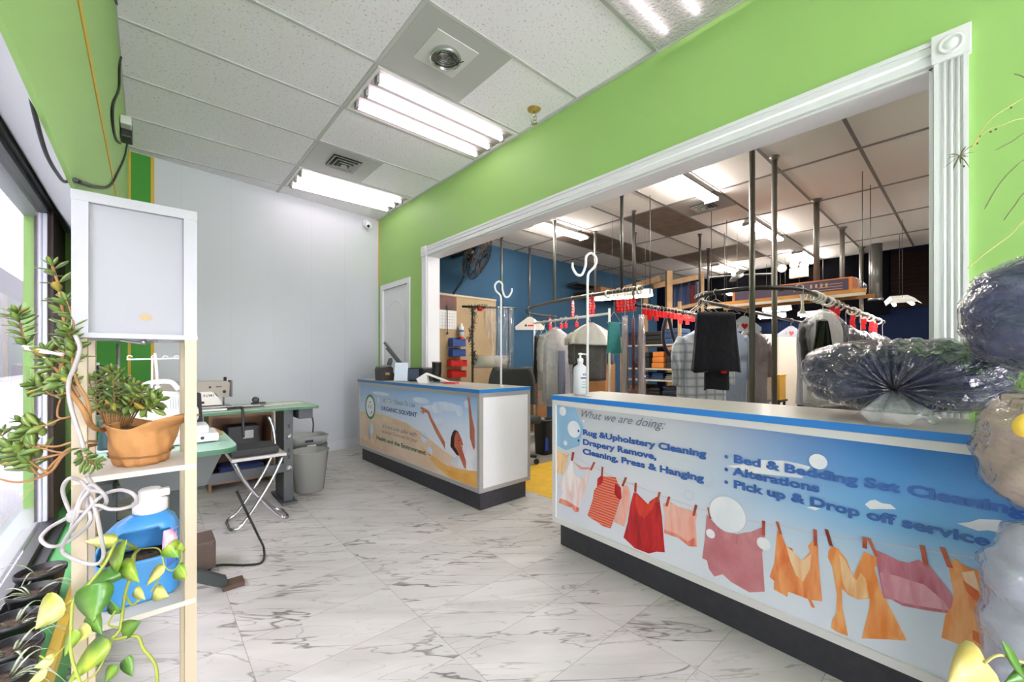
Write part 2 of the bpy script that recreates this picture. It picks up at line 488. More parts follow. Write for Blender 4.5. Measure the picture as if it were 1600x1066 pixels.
for yc in (OY0 - CW / 2 - 0.006, OY1 + CW / 2 + 0.006):
    b = MB(); b.box((XW - 0.014, yc, OZ + 0.056), (0.028, CW + 0.014, 0.11), bevel=0.003)
    b.lathe([(0.036, 0.0), (0.036, 0.004), (0.030, 0.006), (0.026, 0.002), (0.020, 0.002), (0.016, 0.006), (0.006, 0.008), (0.0005, 0.008)], (XW - 0.028, yc, OZ + 0.056), axis=(-1, 0, 0), n=28)
    b.build('corner_block', M_trim, tr)
b = MB(); b.bb((XW - 0.002, OY1 - 0.008, 0), (XW2 + 0.02, OY1 + 0.004, OZ)); b.bb((XW - 0.002, OY0 - 0.004, 0), (XW2 + 0.02, OY0 + 0.008, OZ)); b.bb((XW - 0.002, OY0, OZ - 0.008), (XW2 + 0.02, OY1, OZ + 0.004))
b.build('jamb_lining', M_trim, tr)

# door at the far end of the green wall: two panels, arched top panel
dr = struct(bpy.data.objects.new('door_1', None)); COL.objects.link(dr); dr.location = (XW, (DY0 + DY1) / 2, 0)
b = MB(); b.bb((XW + 0.012, DY0 + 0.004, 0.01), (XW + 0.052, DY1 - 0.004, DZ - 0.004))
def raised(y0, y1, z0, z1, arch):
    pts = []
    n = 14
    for k in range(n + 1):
        t = k / n; y = y0 + (y1 - y0) * t
        pts.append((XW + 0.012, y, z1 + (arch * sin(pi * t) ** 1.4 if arch else 0)))
    pts += [(XW + 0.012, y1, z0), (XW + 0.012, y0, z0)]
    b.prism(pts, (-0.006, 0, 0))
    c = Vector((0, (y0 + y1) / 2, (z0 + z1) / 2))
    b.tube([Vector(p) - Vector((0.004, 0, 0)) for p in pts], 0.007, n=6, closed=True)
raised(DY0 + 0.11, DY1 - 0.11, 1.02, 1.78, 0.09); raised(DY0 + 0.11, DY1 - 0.11, 0.18, 0.86, 0)
b.build('door_leaf', M_trim, dr)
MB().lathe([(0.012, 0), (0.012, 0.03), (0.026, 0.04), (0.028, 0.06), (0.012, 0.072)], (XW + 0.01, DY0 + 0.07, 1.0), axis=(-1, 0, 0)).build('door_knob', mat('brushed_steel', (170, 170, 172), 0.3, metal=1.0), dr)
b = MB()
b.bb((XW - 0.014, DY0 - 0.055, 0), (XW, DY0 + 0.004, DZ + 0.06)); b.bb((XW - 0.014, DY1 - 0.004, 0), (XW, DY1 + 0.055, DZ + 0.06)); b.bb((XW - 0.014, DY0 + 0.004, DZ - 0.004), (XW, DY1 - 0.004, DZ + 0.06))
b.bb((XW, DY0 - 0.001, 0), (XW + 0.06, DY0 + 0.004, DZ)); b.bb((XW, DY1 - 0.004, 0), (XW + 0.06, DY1 + 0.001, DZ))
b.build('door_frame', M_trim, dr)

# street side: window wall, hanging green fascia, low ledge
WZ0, WZ1, WY1 = 0.29, 1.90, 3.20
w = MB()
w.bb((XL - 0.15, YF, 0), (XL, 5.3, WZ0 - 0.05)); w.bb((XL - 0.15, YF, WZ1 + 0.07), (XL, 5.3, ZC)); w.bb((XL - 0.15, YF, WZ0 - 0.05), (XL, YF + 0.3, WZ1 + 0.07))
w.mat(1); w.bb((XL - 0.15, 3.72, WZ0 - 0.05), (XL, 5.3, WZ1 + 0.07))
wl = struct(w.build('wall_left', [M_beam, M_green]))
m = MB(); m.bb((XL, 3.72, 0), (XL + 0.006, 5.0, WZ1 + 0.02)); m.mat(1); m.bb((XL + 0.006, 3.72, 0.3), (XL + 0.008, 3.75, WZ1 + 0.02))
m.build('green_panel', [M_green, M_yellow], wl)
fa = MB(); fa.bb((-0.138, YF, 1.53), (-0.13, back_y(-0.14) - 0.002, ZC)); fa.mat(1)
fa.bb((-0.13, YF, 2.0), (-0.127, back_y(-0.14) - 0.004, 2.035))
fa.mat(2); fa.prism([(-0.137, YF, 1.531), (XL, YF, 1.985), (XL, YF, 2.0), (-0.137, YF, 1.548)], (0, 9.55, 0))
struct(fa.build('trim_3', [M_green, M_yellow, M_beam]))
le = MB(); le.bb((XL, YF, 0.0), (-0.215, 5.0, 0.245)); le.mat(1); le.bb((-0.225, YF, 0.245), (-0.198, 5.0, 0.249)); le.bb((-0.215, YF, 0.21), (-0.198, 5.0, 0.245))
struct(le.build('trim_4', [mat('green_ledge', (84, 160, 92), 0.6), M_yellow]))
wi = struct(bpy.data.objects.new('window_1', None)); COL.objects.link(wi); wi.location = (XL, 1.0, WZ0)
b = MB()
b.bb((XL - 0.02, YF + 0.3, WZ1), (XL + 0.035, 3.72, WZ1 + 0.075)); b.bb((XL - 0.02, YF + 0.3, WZ1 - 0.03), (XL + 0.02, 3.7, WZ1))
b.bb((XL - 0.02, YF + 0.3, WZ0 - 0.055), (XL + 0.035, WY1 + 0.02, WZ0)); b.bb((XL, YF + 0.3, WZ0 - 0.05), (XL + 0.075, WY1, WZ0 - 0.03))
b.bb((XL - 0.02, YF + 0.3, WZ0), (XL + 0.02, YF + 0.36, WZ1)); b.bb((XL - 0.02, -0.42, WZ0), (XL + 0.02, -0.35, WZ1))
b.build('frame', M_dark_frame, wi)
b = MB(); b.bb((XL - 0.02, WY1, WZ0 - 0.05), (XL + 0.03, WY1 + 0.17, WZ1)); b.bb((XL - 0.02, WY1 + 0.23, 0.2), (XL + 0.02, WY1 + 0.52, WZ1))
b.bb((XL - 0.06, WY1 + 0.17, 0.2), (XL - 0.03, WY1 + 0.23, WZ1))
b.build('mullion', M_brown_frame, wi)
b = MB(); b.bb((XL - 0.02, WY1 - 0.035, WZ0), (XL + 0.012, WY1, WZ1 - 0.03)); b.build('pane_edge', mat('aluminium_edge', (196, 200, 206), 0.4), wi)
b = MB(); b.bb((XL - 0.008, -0.35, WZ0), (XL - 0.002, WY1 - 0.035, WZ1 - 0.03)); b.bb((XL - 0.008, YF + 0.36, WZ0), (XL - 0.002, -0.42, WZ1 - 0.03))
b.build('pane', clear_mat('window_glass', (214, 216, 218), 0.9, 0.01, cap=0.3), wi)

# wall behind the lens and the workroom walls
w = MB(); SX0, SX1, SZ0, SZ1 = -0.1, 2.25, 0.08, 2.92
w.bb((XL - 0.15, YF - 0.1, 0), (SX0, YF, ZC)); w.bb((SX1, YF - 0.1, 0), (XW2, YF, ZC)); w.bb((SX0, YF - 0.1, 0), (SX1, YF, SZ0)); w.bb((SX0, YF - 0.1, SZ1), (SX1, YF, ZC))
struct(w.build('wall_front', M_white_wall))
wi2 = struct(bpy.data.objects.new('fill_window', None)); COL.objects.link(wi2); wi2.location = (1.1, YF, SZ0)  # unseen window, added to let daylight in from behind the lens
b = MB()
for (a, c, z0, z1) in ((SX0, SX0 + 0.06, SZ0, SZ1), (SX1 - 0.06, SX1, SZ0, SZ1), (1.07, 1.13, SZ0, SZ1), (SX0 + 0.06, 1.07, SZ0, SZ0 + 0.06), (1.13, SX1 - 0.06, SZ0, SZ0 + 0.06), (SX0 + 0.06, 1.07, SZ1 - 0.06, SZ1), (1.13, SX1 - 0.06, SZ1 - 0.06, SZ1)):
    b.bb((a, YF - 0.08, z0), (c, YF - 0.02, z1))
b.build('frame', M_dark_frame, wi2)
b = MB(); b.bb((SX0 + 0.06, YF - 0.053, SZ0 + 0.06), (1.07, YF - 0.047, SZ1 - 0.06)); b.bb((1.13, YF - 0.053, SZ0 + 0.06), (SX1 - 0.06, YF - 0.047, SZ1 - 0.06))
b.build('pane', clear_mat('fill_window_glass', (248, 250, 250), 0.9, 0.01, cap=0.3), wi2)
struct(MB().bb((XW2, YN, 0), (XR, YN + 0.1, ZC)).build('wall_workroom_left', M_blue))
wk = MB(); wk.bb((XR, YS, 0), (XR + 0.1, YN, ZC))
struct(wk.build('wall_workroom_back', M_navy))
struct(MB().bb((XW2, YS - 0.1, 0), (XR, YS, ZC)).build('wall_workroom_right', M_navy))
struct(MB().bb((-7.2, -6, -0.1), (-7.0, 60, 7.0)).build('dimming_wall', mat('dimming_facade', (72, 72, 76), 0.8)))  # added facade that darkens the overbright view out of the window
# pavement outside the window
struct(MB().bb((-9.0, -6, -0.2), (XL - 0.16, 60, -0.02)).build('ground', mat('pavement', (150, 150, 154), 0.9, var=(1.5, (136, 136, 140)))))
# ------------------------------------------------------------------ ceiling fixtures
M_tube = mat('fluorescent_tube', (255, 255, 255), 0.4, emit=(255, 236, 246), es=4.6)
M_tube2 = mat('workroom_tube', (255, 255, 255), 0.4, emit=(255, 246, 236), es=48.0)
M_refl = mat('white_enamel', (158, 155, 152), 0.45)
M_fix = mat('fixture_white', (222, 222, 220), 0.45)
M_cap = mat('lamp_holder', (150, 150, 150), 0.5)
M_chrome = mat('chrome', (205, 205, 208), 0.12, metal=1.0)
M_black = mat('black_plastic', (24, 24, 26), 0.4)

def troffer(y0, label):
    """recessed 2 x 4 ft fixture with three bare tubes over shaped reflectors"""
    x0, x1, y1 = XT + 0.014, XT + 1.216, y0 + 0.595; y0 += 0.014
    t = thing('ceiling_light', label, 'ceiling light', ((x0 + x1) / 2, (y0 + y1) / 2, ZC), None)
    f = MB(); e = 0.022
    f.bb((x0, y0, ZC - 0.012), (x1, y0 + e, ZC)); f.bb((x0, y1 - e, ZC - 0.012), (x1, y1, ZC)); f.bb((x0, y0 + e, ZC - 0.012), (x0 + e, y1 - e, ZC)); f.bb((x1 - e, y0 + e, ZC - 0.012), (x1, y1 - e, ZC))
    f.build('frame', M_fix, t)
    r = MB()
    n = 3; wd = (y1 - y0 - 2 * e) / n
    for k in range(n):
        a = y0 + e + k * wd; 
        pr = [(0, -0.011), (0.10, -0.004), (0.28, -0.001), (0.72, -0.001), (0.90, -0.004), (1.0, -0.011)]
        r.prism([(x0 + e, a + q * wd, ZC + z) for q, z in pr] + [(x0 + e, a + wd, ZC - 0.0005), (x0 + e, a, ZC - 0.0005)], (x1 - x0 - 2 * e, 0, 0))
    r.build('reflector', M_refl, t)
    for k in range(n):
        yc = y0 + e + (k + 0.5) * wd
        MB().cyl((x0 + 0.05, yc, ZC - 0.030), (x1 - 0.09, yc, ZC - 0.030), 0.017, n=14).build('tube', M_tube, t)
        for xx in (x0 + 0.03, x1 - 0.085): MB().bb((xx, yc - 0.02, ZC - 0.05), (xx + 0.02, yc + 0.02, ZC - 0.004)).build('lamp_holder', M_cap, t)
    return t
troffer(2.51, 'recessed ceiling light with three bare tubes beside the round duct hole')
troffer(4.34, 'farthest recessed ceiling light with three bare tubes, above the back corner')

def lens_panel(y0, label):
    x0, x1, y1 = XT + 0.014, XT + 1.216, y0 + 0.595; y0 += 0.014
    t = thing('ceiling_light', label, 'ceiling light', ((x0 + x1) / 2, (y0 + y1) / 2, ZC))
    f = MB(); e = 0.02
    f.bb((x0, y0, ZC - 0.012), (x1, y0 + e, ZC)); f.bb((x0, y1 - e, ZC - 0.012), (x1, y1, ZC)); f.bb((x0, y0 + e, ZC - 0.012), (x0 + e, y1 - e, ZC)); f.bb((x1 - e, y0 + e, ZC - 0.012), (x1, y1 - e, ZC))
    f.build('frame', M_fix, t)
    MB().bb((x0 + e, y0 + e, ZC - 0.003), (x1 - e, y1 - e, ZC - 0.0005)).build('reflector', M_refl, t)
    for k in range(3):
        yc = y0 + e + (k + 0.5) * (y1 - y0 - 2 * e) / 3
        MB().cyl((x0 + 0.10, yc, ZC - 0.018), (x1 - 0.10, yc, ZC - 0.018), 0.012, n=12).build('tube', M_tube, t)
    d = MB(); d.bb((x0 + e, y0 + e, ZC - 0.036), (x1 - e, y1 - e, ZC - 0.034))
    d.build('lens', clear_mat('prismatic_lens', (240, 240, 240), 0.6, 0.25, haze=0.45, haze_col=(245, 245, 245), bump=(60, 0.6)), t)
    return t
lens_panel(0.68, 'ceiling light behind a frosted lens at the top edge, nearest the green wall')
lens_panel(-1.15, 'added ceiling light behind a frosted lens, out of view over the street end of the shop')  # unseen fixture, added for more light from behind the lens

# metal plate with an open round duct
def duct_plate():
    x0, x1, y0, y1 = XT + 0.014, XT + 0.61, 1.914, 2.497
    t = thing('duct_opening', 'grey ceiling plate with an open round silver duct collar', 'vent', ((x0 + x1) / 2, (y0 + y1) / 2, ZC))
    MB().bb((x0, y0, ZC - 0.006), (x1, y1, ZC)).build('plate', mat('grey_plate', (186, 186, 186), 0.5), t)
    cx, cy = 1.37, 2.16
    b = MB(); b.bb((cx - 0.145, cy - 0.145, ZC - 0.011), (cx + 0.145, cy + 0.145, ZC - 0.006)); b.build('square_patch', mat('pale_patch', (212, 212, 211), 0.5), t)
    b = MB(); b.lathe([(0.088, -0.0), (0.095, -0.014), (0.095, -0.03), (0.088, -0.032), (0.084, -0.014), (0.084, 0.0)], (cx, cy, ZC - 0.011), n=36, cap=False)
    b.tube([(cx + 0.09 * cos(a), cy + 0.09 * sin(a), ZC - 0.036) for a in [2 * pi * k / 28 for k in range(28)]], 0.006, n=6, closed=True)
    b.build('collar', M_chrome, t)
    b = MB()
    b.lathe([(0.083, -0.003), (0.06, -0.0015), (0.001, -0.001)], (cx, cy, ZC - 0.011), n=36, cap=False)
    for r in (0.075, 0.058, 0.04):
        b.tube([(cx + r * cos(a) * 1.0, cy + 0.012 + r * sin(a) * 0.8, ZC - 0.014) for a in [2 * pi * k / 28 for k in range(28)]], 0.004, n=6, closed=True)
    b.build('flexible_duct', mat('foil_duct', (150, 150, 152), 0.25, metal=0.9, bump=(40, 0.6)), t)
    c = MB(); c.tube(bez([(cx + 0.02, cy - 0.03, ZC - 0.02), (cx + 0.055, cy - 0.04, ZC - 0.05), (cx + 0.085, cy - 0.07, ZC - 0.045)]), 0.003, n=6); c.build('tie_wire', M_black, t)
duct_plate()

def air_vent(x0, y0, cx, cy, label, plate=True, s=0.13, metal=(186, 186, 186)):
    t = thing('ceiling_vent', label, 'vent', (cx, cy, ZC))
    if plate: MB().bb((x0 + 0.014, y0 + 0.014, ZC - 0.006), (x0 + 0.60, y0 + 0.596, ZC)).build('plate', mat('grey_plate_%d' % metal[0], metal, 0.5), t)
    b = MB(); b.bb((cx - s, cy - s, ZC - 0.009), (cx + s, cy + s, ZC - 0.006)); b.build('throat', M_black, t)
    for k, q in enumerate((1.0, 0.72, 0.45)):
        a = s * q; f = MB()
        z0, z1 = ZC - 0.010 - 0.008 * k, ZC - 0.024 - 0.008 * k
        i = a * 0.82
        for (p, q2) in (((-1, -1), (1, -1)), ((1, -1), (1, 1)), ((1, 1), (-1, 1)), ((-1, 1), (-1, -1))):
            f.poly([(cx + p[0] * a, cy + p[1] * a, z1), (cx + q2[0] * a, cy + q2[1] * a, z1), (cx + q2[0] * i, cy + q2[1] * i, z0), (cx + p[0] * i, cy + p[1] * i, z0)])
        f.build('louvre', mat('vent_grey', (168, 168, 168), 0.5), t, fix=False, solid=0.003)
    MB().lathe([(0.03, 0), (0.03, 0.01), (0.012, 0.016)], (cx, cy, ZC - 0.032), axis=(0, 0, -1)).build('centre_knob', mat('vent_grey'), t)
    return t
air_vent(XT, 3.73, 1.40, 4.00, 'square louvred air vent in the ceiling over the back of the shop')
air_vent(4.73, 1.90, 5.10, 2.21, 'small air vent in the workroom ceiling behind the strip light', s=0.12, metal=(150, 146, 142))

# sprinkler head with brass escutcheon
t = thing('sprinkler_head', 'brass sprinkler head hanging from a ceiling tile near the green wall', 'sprinkler', (2.17, 2.2, ZC))
MB().lathe([(0.052, 0), (0.05, 0.004), (0.03, 0.012), (0.012, 0.016)], (2.17, 2.2, ZC), axis=(0, 0, -1), n=28).build('escutcheon', mat('brass_plate', (196, 160, 92), 0.4, metal=0.5), t)
b = MB(); b.cyl((2.17, 2.2, ZC - 0.01), (2.17, 2.2, ZC - 0.06), 0.009)
b.tube(bez([(2.17, 2.182, ZC - 0.055), (2.17, 2.172, ZC - 0.08), (2.17, 2.19, ZC - 0.105)]), 0.004, n=6); b.tube(bez([(2.17, 2.218, ZC - 0.055), (2.17, 2.228, ZC - 0.08), (2.17, 2.21, ZC - 0.105)]), 0.004, n=6)
b.sphere((2.17, 2.2, ZC - 0.082), 0.009); b.lathe([(0.024, 0), (0.026, 0.003), (0.01, 0.007)], (2.17, 2.2, ZC - 0.104), axis=(0, 0, -1))
b.build('head', mat('chromed_brass', (190, 180, 170), 0.25, metal=1.0), t)

# security camera under the ceiling in the back corner
t = thing('security_camera', 'small white dome security camera on the back wall under the ceiling', 'camera', (2.14, back_y(2.14), 2.9))
MB().lathe([(0.05, 0), (0.05, 0.035), (0.03, 0.04)], on_back(2.14, 2.905, 0.0), axis=-nv).build('mount', M_trim, t)
c_ = on_back(2.14, 2.872, 0.075)
MB().sphere(c_, 0.048, n=20).build('dome', M_trim, t)
MB().lathe([(0.018, 0), (0.018, 0.014), (0.008, 0.016)], c_ + Vector((-0.012, -0.033, -0.022)), axis=(-0.3, -0.8, -0.5)).build('lens', M_black, t)

# workroom strip lights on the ceiling
def strip_light(x0, x1, y, z, label, n=2, hang=None, w=0.16):
    t = thing('strip_light', label, 'strip light', ((x0 + x1) / 2, y, z))
    b = MB(); b.prism([(x0, y - w * 0.42, z + 0.014), (x0, y - w / 5, z + 0.055), (x0, y + w / 5, z + 0.055), (x0, y + w * 0.42, z + 0.014)], (x1 - x0, 0, 0)); b.build('housing', M_fix, t)
    for k in range(n):
        yc = y + (k - (n - 1) / 2) * w * 0.5
        MB().cyl((x0 + 0.03, yc, z - 0.006), (x1 - 0.03, yc, z - 0.006), 0.017, n=12).build('tube', M_tube2, t)
    for xx in (x0, x1 - 0.03): MB().bb((xx, y - w / 2, z - 0.026), (xx + 0.03, y + w / 2, z + 0.012)).build('end_cap', M_cap, t)
    if hang:
        for xx in hang: MB().cyl((xx, y, z + 0.05), (xx, y, ZC), 0.0025, n=6).build('suspension_wire', M_cap, t)
    return t
zl = ZC - 0.058
strip_light(3.62, 4.84, 2.0, zl, 'twin tube strip light on the workroom ceiling closest above the wide opening')
strip_light(5.98, 7.2, 2.0, zl, 'twin tube strip light on the workroom ceiling, middle of the row behind the tall pipes')
strip_light(8.2, 9.35, 2.0, zl, 'twin tube strip light on the workroom ceiling above the emergency lamp')
strip_light(8.15, 9.35, 3.32, zl, 'short looking strip light on the workroom ceiling near the white fan')
strip_light(3.9, 5.12, -0.55, zl, 'added strip light on the workroom ceiling, out of view to the right of the wide opening')  # unseen lamp added to brighten the workroom
strip_light(6.3, 7.5, -0.55, zl, 'added strip light on the workroom ceiling, further right and hidden behind the green wall')  # second unseen lamp, also added to lift the workroom light
strip_light(3.72, 4.92, 3.9, zl, 'strip light on the workroom ceiling nearest the blue wall')
# ------------------------------------------------------------------ printed counters
M_alu = mat('aluminium_trim', (176, 174, 172), 0.35, metal=0.35)
M_alu_w = mat('pale_edge_trim', (222, 220, 218), 0.4)
M_top = mat('counter_laminate', (196, 193, 188), 0.3, spec=0.4)
M_edge = mat('blue_edge', (36, 118, 190), 0.35)
M_edge2 = mat('bright_blue_edge', (40, 130, 214), 0.35)
M_base = mat('charcoal_plinth', (58, 58, 64), 0.55, var=(30, (48, 48, 54), 0.8))
M_side = mat('white_laminate', (226, 227, 229), 0.35)

def sky_print(name, stops, z0, z1, ux, u0, u1, stops2=None, amt=0.0):
    """printed sky: an upright colour ramp across the sheet, object space"""
    m = bpy.data.materials.new(name); m.use_nodes = True
    nt = m.node_tree; N = nt.nodes; L = nt.links; p = N['Principled BSDF']
    tc = N.new('ShaderNodeNewGeometry'); sx = N.new('ShaderNodeSeparateXYZ'); L.new(tc.outputs['Position'], sx.inputs[0])
    def ramp(sock, a, b, st):
        mr = N.new('ShaderNodeMapRange'); mr.inputs[1].default_value = a; mr.inputs[2].default_value = b; L.new(sock, mr.inputs[0])
        cr = N.new('ShaderNodeValToRGB'); e = cr.color_ramp.elements
        e[0].position = st[0][0]; e[0].color = rgb(*st[0][1]); e[1].position = st[-1][0]; e[1].color = rgb(*st[-1][1])
        for q, c in st[1:-1]:
            k = e.new(q); k.color = rgb(*c)
        L.new(mr.outputs[0], cr.inputs[0]); return cr.outputs[0], mr.outputs[0]
    c1, _ = ramp(sx.outputs[2], z0, z1, stops)
    last = c1
    if stops2:
        c2, f2 = ramp(sx.outputs[2], z0, z1, stops2)
        fu = N.new('ShaderNodeMapRange'); fu.interpolation_type = 'SMOOTHSTEP'; fu.inputs[1].default_value = u0; fu.inputs[2].default_value = u1; L.new(sx.outputs[1], fu.inputs[0])
        mx = N.new('ShaderNodeMix'); mx.data_type = 'RGBA'; L.new(fu.outputs[0], mx.inputs[0]); L.new(c1, mx.inputs[6]); L.new(c2, mx.inputs[7]); last = mx.outputs[2]
    L.new(last, p.inputs['Base Color']); p.inputs['Roughness'].default_value = 0.3; p.inputs['Specular IOR Level'].default_value = 0.3
    return m

class Front:
    """local frame of a counter front: u along it, v up, o outward"""
    def __init__(s, P0, d):
        s.P = Vector((P0[0], P0[1], 0)); s.d = Vector((d[0], d[1], 0)).normalized(); s.n = Vector((-s.d.y, s.d.x, 0)) * -1   # outward
        if s.n.x > 0: s.n = -s.n
    def pt(s, u, v, o=0.0): return s.P + s.d * u + Vector((0, 0, v)) + s.n * o
    def slab(s, mb, u0, u1, v0, v1, o0, o1, bevel=0.0):
        a = [s.pt(u0, v0, o0), s.pt(u1, v0, o0), s.pt(u1, v1, o0), s.pt(u0, v1, o0)]
        mb.prism(a, s.n * (o1 - o0)); return mb
    def flat(s, mb, pts, o, mi):
        mb.mat(mi); f = mb.poly([s.pt(u, v, o) for u, v in pts]); return mb
    def disc(s, mb, u, v, ru, rv, o, mi, n=28):
        return s.flat(mb, [(u + ru * cos(2 * pi * k / n), v + rv * sin(2 * pi * k / n)) for k in range(n)], o, mi)
    def ringp(s, mb, u, v, r, wd, o, mi, n=32, asp=1.0):
        mb.mat(mi)
        for k in range(n):
            a, b = 2 * pi * k / n, 2 * pi * (k + 1) / n
            mb.poly([s.pt(u + r * cos(a) * asp, v + r * sin(a), o), s.pt(u + r * cos(b) * asp, v + r * sin(b), o), s.pt(u + (r - wd) * cos(b) * asp, v + (r - wd) * sin(b), o), s.pt(u + (r - wd) * cos(a) * asp, v + (r - wd) * sin(a), o)])
    def text(s, mb, t, u, v, size, o, mi, **k):
        mb.mat(mi); text_faces(mb, t, size, s.pt(u, v, 0), s.d, Vector((0, 0, 1)), s.n * o, **k)

def counter(name, label, F, L_, depth, H, edge, trim, inset=0.03, base_h=0.14):
    t = thing(name, label, 'counter', F.pt(L_ / 2, 0, -depth / 2))
    b = MB(); F.slab(b, inset, L_ - inset, 0.0, base_h, -depth + 0.02, -inset); b.build('plinth', M_base, t)
    b = MB(); F.slab(b, 0.0, L_, base_h, H - 0.03, -depth, -0.012); b.build('body', M_side, t)
    b = MB(); e = 0.022; zt = H - 0.03
    F.slab(b, 0, L_, base_h, base_h + 0.03, -0.012, 0.006); F.slab(b, 0, L_, zt - 0.028, zt, -0.012, 0.006)
    F.slab(b, 0, e, base_h + 0.03, zt - 0.028, -0.012, 0.006); F.slab(b, L_ - e, L_, base_h + 0.03, zt - 0.028, -0.012, 0.006)
    # trims of the end panels
    for (a, c) in ((-0.006, 0.0), (L_, L_ + 0.006)):
        F.slab(b, a, c, base_h, base_h + 0.03, -depth, 0.006); F.slab(b, a, c, zt - 0.03, zt, -depth, 0.006)
        F.slab(b, a, c, base_h + 0.03, zt - 0.03, -0.03, 0.006); F.slab(b, a, c, base_h + 0.03, zt - 0.03, -depth, -depth + 0.024)
    b.build('edge_trim', trim, t)
    b = MB(); b.mat(0); F.slab(b, -0.008, L_ + 0.008, zt, H, -depth, 0.008)
    b.mat(1); F.slab(b, -0.01, L_ + 0.01, zt + 0.002, H - 0.001, 0.008, 0.0105)
    F.slab(b, -0.0105, -0.008, zt + 0.002, H - 0.001, -depth, 0.0105); F.slab(b, L_ + 0.008, L_ + 0.0105, zt + 0.002, H - 0.001, -depth, 0.0105)
    b.build('worktop', [M_top, edge], t)
    return t

# ---- far counter: sky, sand, woman with raised arms
F1 = Front((1.775, 4.60), (0.0182, -0.9998))
C1L, C1H, C1D = 2.195, 0.90, 0.52
c1 = counter('reception_counter', 'far white counter with an organic solvent poster, standing by the door', F1, C1L, C1D, C1H, M_edge, M_alu)
PM1 = [sky_print('poster_sky_soft', [(0, (222, 226, 234)), (0.45, (206, 218, 236)), (1, (136, 176, 222))], 0.4, 0.85, None, 0, 1),
       mat('print_sand', (228, 206, 184), 0.35, var=(3, (216, 186, 158))), mat('print_sand_dark', (220, 186, 148), 0.35, var=(5, (232, 210, 184))),
       mat('print_gold', (232, 186, 112), 0.35, var=(4, (226, 168, 76))), mat('print_amber', (224, 158, 58), 0.35, var=(5, (236, 186, 96))),
       mat('print_skin', (172, 98, 74), 0.35, var=(8, (196, 122, 94))), mat('print_skin_lit', (196, 110, 82), 0.35, var=(10, (176, 84, 62))),
       mat('print_white_cloth', (232, 232, 238), 0.35, var=(6, (204, 208, 220))), mat('print_hair', (58, 38, 34), 0.35),
       mat('print_navy_ink', (44, 72, 140), 0.35), mat('print_green_ink', (36, 92, 52), 0.35), mat('print_grey_ink', (104, 112, 132), 0.35),
       mat('print_logo_green', (42, 122, 78), 0.35), mat('print_white', (238, 240, 244), 0.35), mat('print_cloud', (214, 222, 236), 0.35, var=(9, (186, 204, 230), 0.8)), mat('print_dark', (40, 44, 60), 0.35), mat('print_tan_ink', (150, 118, 98), 0.35)]
pb = MB(); pb.mat(0); F1.slab(pb, 0.022, C1L - 0.022, 0.17, C1H - 0.058, -0.012, -0.004)
o = -0.0036
def d1(pts, mi, do):
    F1.flat(pb, [(max(0.026, min(C1L - 0.026, u)), max(0.174, min(C1H - 0.062, v))) for u, v in pts], -0.004 + do, mi)
d1([(0.026, 0.535), (0.2, 0.555), (0.409, 0.565), (0.741, 0.555), (1.037, 0.53), (1.354, 0.48), (1.634, 0.40), (1.884, 0.336), (2.018, 0.283), (2.17, 0.28), (2.17, 0.174), (0.026, 0.174)], 1, 0.0005)
d1([(0.15, 0.54), (0.58, 0.552), (1.093, 0.530), (1.379, 0.465), (1.6, 0.40), (1.379, 0.445), (0.981, 0.489), (0.409, 0.502)], 2, 0.0009)
d1([(0.026, 0.30), (0.3, 0.29), (0.7, 0.24), (1.2, 0.18), (0.9, 0.176), (0.4, 0.22), (0.026, 0.25)], 2, 0.0009)
d1([(1.33, 0.36), (1.50, 0.315), (1.76, 0.262), (1.969, 0.27), (2.169, 0.299), (2.169, 0.174), (1.792, 0.174), (1.599, 0.228)], 3, 0.0012)
d1([(1.729, 0.227), (1.969, 0.24), (2.169, 0.287), (2.169, 0.174), (1.85, 0.174)], 4, 0.0015)
for (u, v, r1, r2) in ((1.55, 0.70, 0.16, 0.03), (1.75, 0.74, 0.2, 0.035), (1.35, 0.76, 0.14, 0.025), (0.55, 0.77, 0.2, 0.02), (1.62, 0.60, 0.1, 0.03), (0.75, 0.70, 0.12, 0.02)):
    F1.disc(pb, u, v, r1, r2, -0.0033, 14)
d1([(1.897, 0.361), (2.025, 0.4), (2.075, 0.53), (2.12, 0.444), (2.149, 0.493), (2.160, 0.297), (2.053, 0.282), (1.926, 0.270), (1.80, 0.290), (1.852, 0.328)], 7, 0.0018)
d1([(1.336, 0.69), (1.37, 0.702), (1.443, 0.692), (1.496, 0.673), (1.53, 0.628), (1.615, 0.556), (1.737, 0.448), (1.737, 0.386), (1.713, 0.413), (1.599, 0.509), (1.504, 0.607), (1.469, 0.655), (1.425, 0.663), (1.388, 0.637), (1.397, 0.66), (1.348, 0.643), (1.385, 0.67), (1.342, 0.655), (1.379, 0.679)], 5, 0.0021)
d1([(2.036, 0.835), (2.073, 0.835), (2.083, 0.775), (2.1, 0.696), (2.133, 0.603), (2.136, 0.467), (2.12, 0.444), (2.075, 0.53), (2.071, 0.611), (2.06, 0.757), (2.053, 0.797)], 5, 0.0021)
d1([(1.875, 0.566), (1.919, 0.559), (1.95, 0.53), (1.90, 0.45), (1.92, 0.41), (1.948, 0.37), (1.904, 0.371), (1.815, 0.425), (1.822, 0.495), (1.845, 0.541)], 8, 0.0024)
d1([(1.897, 0.552), (1.933, 0.544), (1.969, 0.507), (1.988, 0.468), (1.976, 0.433), (1.997, 0.395), (2.028, 0.343), (2.025, 0.281), (1.997, 0.296), (1.94, 0.369), (1.905, 0.412), (1.875, 0.432), (1.872, 0.501)], 6, 0.0027)
d1([(1.925, 0.49), (1.945, 0.497), (1.95, 0.492), (1.928, 0.484)], 15, 0.003); d1([(1.958, 0.452), (1.98, 0.462), (1.976, 0.446)], 13, 0.003)
d1([(1.872, 0.47), (1.89, 0.47), (1.886, 0.43), (1.872, 0.436)], 5, 0.003)
